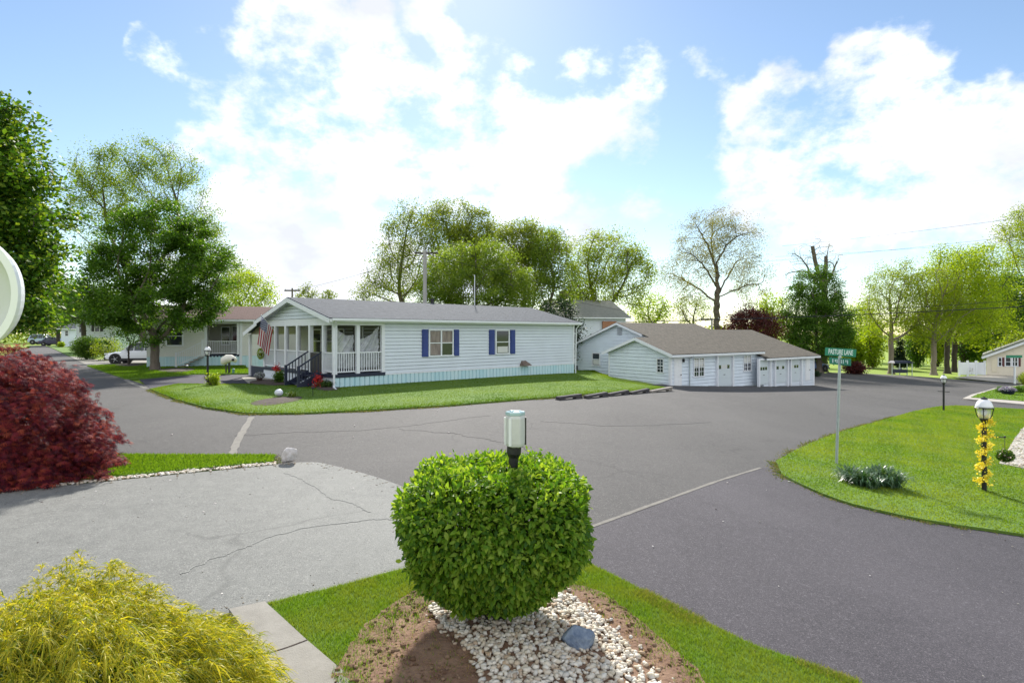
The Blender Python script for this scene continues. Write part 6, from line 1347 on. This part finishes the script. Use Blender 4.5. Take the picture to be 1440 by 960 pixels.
# flag on the porch
def flag():
    a = fr.w(.0, fr.ty(388)); A = Vector((a.x, a.y, CZ + (HY - 467) / F * a.y)); dtip = a.y - .55; B = at(367.5, 443, dtip); d = (B - A).normalized()
    t = empty('flag', A, 0, 'stars and stripes flag hanging from an angled pole on the porch', 'flag')
    p = MB(); L_ = lambda v: (v.x - A.x, v.y - A.y, v.z)
    p.tube([L_(A), L_(B)], .014, 6); p.ball(L_(B), .03, 8, 6); p.build('flag_pole', M['lamp_white'], t)
    hoist, fly = .88, 1.42; nh, nf = 26, 40; V = []; rng = random.Random(1); Lp = (B - A).length
    h0 = B - d * .03; right = Vector((.62, -.1, 0))
    for i in range(nf + 1):
        for j in range(nh + 1):
            f_ = i / nf; h = j / nh                              # h=0 at the tip
            top = h0 - d * hoist * h; fall = fly * f_
            drift = Vector((-.14, -.03, 0)) * fall
            w_ = Vector((d.y, -d.x, 0)).normalized() * (.055 * math.sin(h * 9 + f_ * 2.0) * min(1, f_ * 2.5))
            sq = (1 - .10 * min(1, f_ * 1.3)); mid = h0 - d * hoist * .4
            V.append(tuple(mid + (top - mid) * sq + Vector((0, 0, -fall)) + drift + w_ - A))
    idx = np.arange((nf + 1) * (nh + 1)).reshape(nf + 1, nh + 1); Fq = np.stack([idx[:-1, :-1], idx[:-1, 1:], idx[1:, 1:], idx[1:, :-1]], -1).reshape(-1, 4)
    m, nt, pr, out = _mat('flag cloth'); N = nt.nodes.new; L = nt.links.new
    o = fast_obj('flag_cloth', V, Fq, m, t, smooth=True); uv = o.data.uv_layers.new(name='UVMap')
    for l in o.data.loops: i, j = divmod(l.vertex_index, nh + 1); uv.data[l.index].uv = (i / nf, j / nh)
    tc = N('ShaderNodeTexCoord'); se = N('ShaderNodeSeparateXYZ'); L(tc.outputs['UV'], se.inputs[0])
    def mth(op, a, b=None):
        q = N('ShaderNodeMath'); q.operation = op
        for k, w_ in enumerate((a, b)):
            if w_ is None: continue
            if isinstance(w_, (int, float)): q.inputs[k].default_value = w_
            else: L(w_, q.inputs[k])
        return q.outputs[0]
    def mixc(f, a, b):
        q = N('ShaderNodeMix'); q.data_type = 'RGBA'; L(f, q.inputs['Factor'])
        for k, w_ in (('A', a), ('B', b)):
            if isinstance(w_, tuple): q.inputs[k].default_value = (*w_, 1)
            else: L(w_, q.inputs[k])
        return q.outputs['Result']
    u_, v_ = se.outputs['X'], se.outputs['Y']
    stripe = mth('LESS_THAN', mth('MODULO', mth('MULTIPLY', v_, 6.5), 1.0), .5)
    can = mth('MULTIPLY', mth('LESS_THAN', u_, .4), mth('LESS_THAN', v_, 7 / 13))
    # staggered stars: two lattices
    def lat(ou, ov):
        a = mth('SUBTRACT', mth('FRACT', mth('ADD', mth('MULTIPLY', u_, 6 / .4), ou)), .5); b = mth('SUBTRACT', mth('FRACT', mth('ADD', mth('MULTIPLY', v_, 5 / (7 / 13)), ov)), .5)
        return mth('LESS_THAN', mth('ADD', mth('MULTIPLY', a, a), mth('MULTIPLY', b, b)), .05)
    stars = mth('MAXIMUM', lat(0, 0), lat(.5, .5))
    base = mixc(can, mixc(stripe, (.75, .74, .72), (.42, .02, .035)), mixc(stars, (.02, .035, .14), (.72, .72, .74)))
    L(base, pr.inputs['Base Color']); pr.inputs['Roughness'].default_value = .8
    tr = N('ShaderNodeBsdfTranslucent'); L(base, tr.inputs[0]); ms = N('ShaderNodeMixShader'); ms.inputs[0].default_value = .4; L(pr.outputs[0], ms.inputs[1]); L(tr.outputs[0], ms.inputs[2]); L(ms.outputs[0], out.inputs[0])
flag()
# hanging fern under the flag
p = at(366.5, 500, fr.w(-.1, fr.ty(369)).y - .25); hp_ = empty('hanging_plant', p, 0, 'bright lime hanging fern at the left porch corner below the flag', 'plant'); rng = np.random.default_rng(8)
P = rng.normal(size=(700, 3)); P /= np.linalg.norm(P, axis=1)[:, None]; P *= [.17, .17, .28]; P[:, 2] += .10; v, f = leaf_quads(P, .08, rng, .6, .35); fast_obj('foliage', v, f, M['leaf_lime'], hp_)
q = MB(); q.lathe((0, 0, p.z), [(.07, -.02), (.11, .13)], 12); q.build('pot', M['mulch'], hp_); q = MB(); q.tube([(0, 0, p.z + .13), (0, .05, p.z + 1.2)], .006, 5); q.build('wire', M['black'], hp_)
# porch-front plants
shrub('shrub', 'green shrub with red blooms in the bed before the porch', 392, 541, 21, 17, 'leaf_mid', .07, 1600, None, 101)
x, y = gp(389, 540); z = float(G(x, y)); t = empty('red_flowers', (x, y, z), 0, 'cluster of red flowers standing above the porch shrub', 'flowers'); P = rng.normal(0, 1, (260, 3)) * [.09, .09, .09] + [0, 0, 22 / F * y]; v, f = leaf_quads(P, .06, rng, asp=.8); M['red_petal'] = leaf_mat('red petals', [(.45, .02, .02), (.60, .04, .03), (.35, .015, .02)], .25, .5, gloss=False); fast_obj('blossoms', v, f, M['red_petal'], t); q = MB(); q.tube([(0, 0, z), (0.02, 0, z + 20 / F * y)], .015, 5); q.build('stem', M['leaf_mid'], t)
x, y = gp(447, 547); z = float(G(x, y)); t = empty('red_flowers', (x, y, z), 0, 'red flowers low beside the navy porch steps', 'flowers'); P = rng.normal(0, 1, (420, 3)) * [.10, .09, .16] + [0, 0, .34]; v, f = leaf_quads(P, .06, rng, asp=.8); fast_obj('blossoms', v, f, M['red_petal'], t); q = MB(); q.tube([(0, 0, z), (0.0, 0, z + .35)], .015, 5); q.build('stem', M['leaf_mid'], t)
strap_clump('daylily_clump', 'strap leaved clump at the front corner of the porch', 460, 547, 22, 15, 240, [(.03, .08, .02), (.06, .13, .03), (.12, .19, .06)], 103, wd=.018)
shrub('shrub', 'yellow green shrub at the foot of the left lamp post', 297, 544, 27, 19, 'leaf_lime', .07, 1500, None, 104)
x, y = gp(365, 538); z = float(G(x, y)); t = empty('flower_pot', (x, y, z), 0, 'dark pot of pale grey flowers at the left end of the porch', 'pot'); q = MB(); q.lathe((0, 0, z), [(.10, 0), (.15, .24), (.16, .25), (.13, .25), (.12, .2)], 14); q.build('pot', M['mulch'], t); P = rng.normal(size=(420, 3)); P /= np.linalg.norm(P, axis=1)[:, None]; P = P * [.24, .24, .15] + [0, 0, .36]; v, f = leaf_quads(P, .07, rng); fast_obj('foliage', v, f, leaf_mat('grey lilac flowers', [(.35, .34, .40), (.5, .5, .55), (.10, .16, .06), (.08, .13, .05)], .2, .6, gloss=False), t)
# pale covered ornament on dark legs
x, y = gp(323, 526); z = float(G(x, y)); t = empty('yard_ornament', (x, y, z), 0, 'cream hooded yard ornament on dark legs before the cream home', 'ornament'); T = lambda py: CZ + (HY - py) / F * y; u_ = y / F
q = MB(); pts = [(-9, 512, 3.5), (-7.5, 507, 5.8), (-3, 504.5, 6.2), (2, 503.8, 5.2), (6, 505, 3.8), (9, 508, 2.4)]
q.tube([(a * u_, 0, T(b)) for a, b, r_ in pts], [r_ * u_ for a, b, r_ in pts], 12); q.build('hood', mat('cream cloth', (.72, .70, .62), .8, var=.08, vs=6), t, smooth=True)
q = MB(); q.ball((6.5 * u_, -.16, T(505.5)), (.09, .05, .08), 10, 6); q.build('head', M['black'], t)
q = MB(); q.box(-5.6 * u_, -.05, z - .05, -4.6 * u_, .05, T(509)); q.box(-1.6 * u_, -.06, z - .05, .4 * u_, .06, T(509)); q.build('leg', M['black'], t)
q = MB(); q.lathe((5.2 * u_, .0, z), [(.09, 0), (.06, .14), (.08, .30), (.02, .34)], 10); q.build('foot_statue', mat('green grey stone', (.12, .28, .24), .6), t)
# white globe in the lawn bed, path lights
x, y = gp(392, 561); z = float(zoff(x, y, .1)); q = MB(); q.ball((0, 0, z + .13), (.15, .15, .13), 16, 10); o = q.build('garden_globe', mat('white globe', (.78, .80, .84), .35, c2=(.55, .60, .68), vs=5), None, (0, 0, 0), smooth=True); o.location = (x, y, 0); tag(o, 'white globe resting in the mulch patch on the front lawn', 'globe')
o.data.transform(Matrix.Translation((0, 0, -z))); o.location = (x, y, z)
for (px, py, lab) in ((263, 523, 'small white topped path light near the porch stairs'), (440, 560, 'thin dark path light on the lawn below the porch')):
    x, y = gp(px, py); z = float(zoff(x, y, .05)); t = empty('path_light', (x, y, z), 0, lab, 'light'); q = MB(); q.tube([(0, 0, z - .05), (0, 0, z + .3)], .012, 6); q.build('stake', M['black'], t); q = MB(); q.lathe((0, 0, z), [(.05, .3), (.08, .33), (.02, .38)], 10); q.build('lamp_cap', M['lamp_white'] if px == 263 else M['black'], t)
# timbers along the lawn edge
TL = ['first dark timber at the left end of the lawn edging row', 'second dark timber of the lawn edging row', 'third dark timber of the lawn edging row', 'fourth grey weathered timber of the lawn edging row', 'pale bleached log ending the row at the garage corner']
for i, (a, b) in enumerate((((784, 562.5), (816, 559.5)), ((823, 560.5), (852, 557)), ((855, 557), (882, 554)), ((886, 554.5), (911, 551.5)), ((914, 552), (944, 549.5)))):
    p0, p1 = Vector(gp(*a)), Vector(gp(*b)); m_ = (p0 + p1) / 2; z = float(zoff(m_.x, m_.y, .0)); L_ = (p1 - p0).length; rz_ = math.atan2(p1.y - p0.y, p1.x - p0.x)
    t = empty('edging_timber', (m_.x, m_.y, z), rz_, TL[i], 'timber', 'timbers edging the lawn'); q = MB(); q.box(-L_ / 2, -.1, z + .05, L_ / 2, .1, z + .15); q.build('beam', M['timber'] if i < 4 else M['timber_pale'], t, bevel=.02)
    for xx in (-L_ * .38, L_ * .38): q = MB(); q.box(xx - .22, -.09, z - .05, xx + .22, .09, z + .05); q.build('sleeper', M['timber'] if i < 4 else M['timber_pale'], t)
# planter on the island
x, y = gp(1417, 557); z = float(zoff(x, y, .14)); t = empty('planter', (x, y, z), 0, 'dark round planter with white and purple flowers on the curbed island', 'planter'); q = MB(); q.lathe((0, 0, z), [(.30, 0), (.42, .2), (.44, .28), (.38, .28), (.36, .2)], 16); q.build('pot', M['navy_dark'], t)
P = rng.normal(size=(500, 3)); P /= np.linalg.norm(P, axis=1)[:, None]; P[:, 2] = np.abs(P[:, 2]); P = P * [.5, .42, .26] + [0, 0, .22]; v, f = leaf_quads(P, .09, rng); fast_obj('blossoms', v, f, leaf_mat('white and violet blossoms', [(.7, .7, .72), (.12, .06, .25), (.6, .6, .66), (.06, .1, .05)], .2, .6, gloss=False), t)
# white round disc at the left edge of the view, on the near porch
def disc():
    d = 1.75; c = at(-36, 413, d); t = empty('wall_disc', c, 0, 'white rounded disc with raised rim cut by the left picture edge', 'disc'); k = d / F
    n = 48; V = []; prof = [(0.0, .02), (.5, .022), (.80, .016), (.83, .0), (.84, -.010), (.99, -.010), (1.0, .0), (.9, .03), (0.0, .035)]
    m_ = MB(); vs = []
    for r_, dy in prof:
        for i in range(n):
            a = 2 * math.pi * i / n; vs.append((max(r_, .001) * 66 * k * math.cos(a), dy, c.z + max(r_, .001) * 80 * k * math.sin(a)))
    fs = [(j * n + i, j * n + (i + 1) % n, (j + 1) * n + (i + 1) % n, (j + 1) * n + i) for j in range(len(prof) - 1) for i in range(n)]
    b1 = MB(); b1.add(vs, [f for f in fs if f[0] < 3 * n]); b1.build('face', mat('pale grey face', (.58, .60, .60), .5, var=.05), t, smooth=True)
    b2 = MB(); b2.add(vs, [f for f in fs if f[0] >= 3 * n]); b2.build('rim', M['lamp_white'], t)
    b3 = MB(); b3.tube([(-20 * k, .05, c.z), (-60 * k, .25, c.z), (-.9, .25, c.z)], .03, 8); b3.build('bracket', M['lamp_white'], t)
disc()
# ---------------------------------------------------------------- cars
M['tyre'] = mat('tyre rubber', (.015, .015, .016), .85); M['rim'] = mat('alloy', (.45, .46, .48), .35, .8); M['lamp_lens'] = mat('lamp lens', (.7, .72, .75), .15); M['tail'] = mat('tail lamp', (.35, .01, .01), .2); M['clad'] = mat('black cladding', (.02, .02, .022), .6)
def car(label, x, y, yaw, L, Wd, H_, paint, suv=True, group='cars parked along the left lane'):
    z = float(zoff(x, y, .02)); t = empty('parked_car', (x, y, z), yaw, label, 'car', group); hw = Wd / 2
    def loft(name, st, m_, parent=None):
        mb = MB(); vs = []; k = len(st[0]); 
        for ring in st: vs += ring
        fs = [(i * k + j, i * k + (j + 1) % k, (i + 1) * k + (j + 1) % k, (i + 1) * k + j) for i in range(len(st) - 1) for j in range(k)]
        fs += [tuple(range(k - 1, -1, -1)), tuple((len(st) - 1) * k + j for j in range(k))]
        mb.add(vs, fs); return mb.build(name, m_, parent or t, smooth=False, bevel=.03)
    belt = H_ * (.58 if suv else .60); cl = H_ * .15
    def ring(xx, zb, zt, w0, w1): return [(xx, -w0, z + zb), (xx, -w0 * 1.0, z + (zb + zt) * .5), (xx, -w1, z + zt - .06), (xx, -w1 * .8, z + zt), (xx, w1 * .8, z + zt), (xx, w1, z + zt - .06), (xx, w0, z + (zb + zt) * .5), (xx, w0, z + zb)]
    S = [(-.5, .32, .52, .80, .76), (-.47, .2, belt / H_ + .0, .95, .9), (-.30, .16, belt / H_ + .01, 1, .95), (0, .16, belt / H_, 1, .96), (.2, .16, belt / H_ - .01, 1, .95), (.36, .18, belt / H_ - .06, .98, .90), (.47, .22, belt / H_ - .13, .9, .82), (.5, .30, belt / H_ - .20, .74, .70)]
    loft('body', [ring(a * L, b * H_, c * H_, hw * d_, hw * e_) for a, b, c, d_, e_ in S], paint)
    G_ = [(-.46 if suv else -.38, belt, .86, .86), (-.40 if suv else -.25, H_ * .97, .74, .74), (-.1, H_, .74, .74), (.06, H_ * .985, .74, .74), (.24, belt - .02, .86, .86)]
    def rg(a, zt, w0): return [(a * L, -hw * .9, z + belt - .05), (a * L, -hw * w0, z + zt), (a * L, hw * w0, z + zt), (a * L, hw * .9, z + belt - .05)]
    loft('cabin', [rg(a, zt, w0) for a, zt, w0, _ in G_], paint)
    e = .012
    for s in (-1, 1):
        gm = MB(); P_ = lambda a, zt, w0: (a * L, s * (hw * w0 + e), z + zt); zb = belt + .03; zt = H_ - .09
        wz = lambda zz: .9 + (.74 - .9) * (zz - belt + .05) / (H_ - belt + .05)
        xr = -.40 if suv else -.27
        gm.poly(P_(xr - .015, zb, wz(zb)), P_(-.13, zb, wz(zb)), P_(-.13, zt, wz(zt)), P_(xr + .03, zt, wz(zt))); gm.poly(P_(-.115, zb, wz(zb)), P_(.03, zb, wz(zb)), P_(.03, zt, wz(zt)), P_(-.115, zt, wz(zt))); gm.poly(P_(.045, zb, wz(zb)), P_(.19, zb, wz(zb)), P_(.075, zt, wz(zt)), P_(.045, zt, wz(zt)))
        gm.build('side_window', M['glass_blue'], t)
    wm = MB(); wm.poly((.225 * L + e, -hw * .78, z + belt + .05), (.225 * L + e, hw * .78, z + belt + .05), (.08 * L + e, hw * .64, z + H_ - .07), (.08 * L + e, -hw * .64, z + H_ - .07)); wm.build('windscreen', M['glass_blue'], t)
    a0, a1 = ((-.455, -.415) if suv else (-.37, -.27)); wm = MB(); wm.poly((a0 * L - e, -hw * .74, z + belt + .06), (a1 * L - e, -hw * .62, z + H_ - .1), (a1 * L - e, hw * .62, z + H_ - .1), (a0 * L - e, hw * .74, z + belt + .06)); wm.build('rear_window', M['glass_blue'], t)
    r_ = H_ * .215
    for sx_ in (-.30, .315):
        for s in (-1, 1): ar = MB(); ar.tube([(sx_ * L, s * hw * .80, z + r_), (sx_ * L, s * (hw + .012), z + r_)], r_ * 1.22, 20); ar.build('wheel_arch', M['clad'], t)
        for s in (-1, 1):
            w_ = MB(); w_.tube([(sx_ * L, s * (hw - .2), z + r_), (sx_ * L, s * (hw + .02), z + r_)], r_, 22); wo = w_.build('wheel', M['tyre'], t); q = MB()
            q.tube([(sx_ * L, s * (hw + .018), z + r_), (sx_ * L, s * (hw + .03), z + r_)], r_ * .22, 12)
            for i in range(5): a = i * 2 * math.pi / 5; q.bar((sx_ * L, s * (hw + .026), z + r_), (sx_ * L + math.cos(a) * r_ * .68, s * (hw + .026), z + r_ + math.sin(a) * r_ * .68), .07, .02)
            q.build('rim', M['rim'], wo)
    c = MB(); c.box(-.30 * L + r_ * 1.2, -hw - .01, z + .15 * H_, .315 * L - r_ * 1.2, hw + .01, z + .25 * H_); c.box(-.495 * L, -hw * .82, z + .2 * H_, -.47 * L, hw * .82, z + .32 * H_); c.box(.47 * L, -hw * .84, z + .19 * H_, .505 * L, hw * .84, z + .28 * H_); c.build('cladding', M['clad'], t)
    for s in (-1, 1):
        q = MB(); q.box(.44 * L, s * hw * .55, z + .42 * H_, .492 * L, s * hw * .88, z + .48 * H_); q.build('headlight', M['lamp_lens'], t); q = MB(); q.box(-.495 * L, s * hw * .6, z + .47 * H_, -.462 * L, s * hw * .93, z + .55 * H_); q.build('tail_light', M['tail'], t)
        q = MB(); q.box(.13 * L, s * hw * 1.0, z + belt + .02, .165 * L, s * hw * 1.14, z + belt + .14); q.build('mirror', paint, t)
    return t
x, y = gp(188, 512); car('white crossover parked nose left behind the young lawn tree', x, y + .9, R(180 + 9), 4.5, 1.85, 1.66, mat('white car paint', (.74, .76, .80), .25, spec=.6))
x, y = gp(72, 484.5); car('dark navy sedan with red tail lamps on the far left lane', wx(78, 100), 100, R(15), 4.6, 1.8, 1.45, mat('navy car paint', (.03, .03, .075), .25), False)
car('pale blue van parked at the far end of the left lane', wx(62, 112), 112, R(12), 4.9, 1.95, 1.95, mat('pale blue car paint', (.36, .46, .58), .3))
car('blue car half hidden by the white far house', wx(103, 108), 108, R(170), 4.4, 1.8, 1.5, mat('blue car paint', (.10, .17, .30), .3), False)
x, y = gp(1137, 520); car('blue car in the shade left of the dense maple trunk', wx(1136, 60), 60, R(20), 4.4, 1.8, 1.5, mat('mid blue car paint', (.10, .15, .28), .3), False, None)
# ---------------------------------------------------------------- utility poles and wires
def pole(label, px, d, top, cross, m_, r_=.13):
    x = wx(px, d); g = float(G(x, d)); t = empty('utility_pole', (x, d, g), 0, label, 'utility pole', 'utility poles'); T = lambda py: CZ + (HY - py) / F * d; q = MB(); q.tube([(0, 0, g - .2), (0, 0, T(top))], [r_ * 1.3, r_], 9); q.build('pole', m_, t)
    q = MB(); q.box((cross[0] - px) / F * d, -.06, T(cross[2] + 1), (cross[1] - px) / F * d, .06, T(cross[2] - 1)); q.build('crossarm', M['bark_dark'], t)
    for i in range(3): q = MB(); xx = ((cross[0] + 1.5) + (cross[1] - cross[0] - 3) * i / 2 - px) / F * d; q.lathe((xx, 0, T(cross[2] - 1)), [(.03, 0), (.06, .06), (.03, .12), (.05, .16)], 8); q.build('insulator', M['grey_metal'], t)
    return t
M['pole'] = mat('weathered grey pole', (.30, .29, .28), .9, c2=(.42, .41, .40), vs=6, stretch=(1, 1, .2))
pole('grey utility pole with crossarm left of the willow like tree', 597.5, 41, 353, (583, 616, 356), M['pole'])
pole('short looking utility pole top left of the grey gable peak', 411, 85, 405, (400, 422, 408.5), M['bark'], .12)
pole('pale pole with small crossarm behind the garage roof valley', 1001, 62, 447, (986, 1012, 449), M['pole'], .1)
def wire(label, a, b, sag, r_=.02):
    A, B = at(*a), at(*b); n = 24; q = MB(); pts = []
    for i in range(n + 1): s = i / n; p = A.lerp(B, s); p.z -= sag * 4 * s * (1 - s); pts.append(p)
    q.tube(pts, r_, 5); o = q.build('power_line', M['black'], None, tuple(A)); return tag(o, label, 'wire', 'power lines')
wire('uppermost thin power line crossing the right sky', (1100, 346, 75), (1600, 282, 60), .3, .016)
wire('second thin power line below the uppermost right one', (1020, 372, 75), (1600, 312, 60), .3, .014)
wire('third faint power line above the right hand treetops', (1090, 361, 75), (1600, 322, 60), .3, .013)
wire('thick lowest cable crossing the dense maple', (880, 452.5, 52), (1600, 421, 44), .25, .035)
wire('cable just above the thick lowest cable on the right', (1180, 437, 52), (1600, 405, 46), .25, .02)
wire('wire running right from the grey utility pole', (597, 356, 41), (1001, 449, 62), .3, .016)
wire('thin wire along the roofline of the long garage', (1001, 449, 62), (815, 425, 55), .3, .014)
wire('wire running left from the grey utility pole to the far pole', (597, 356.5, 41), (411, 408, 85), .3, .016)
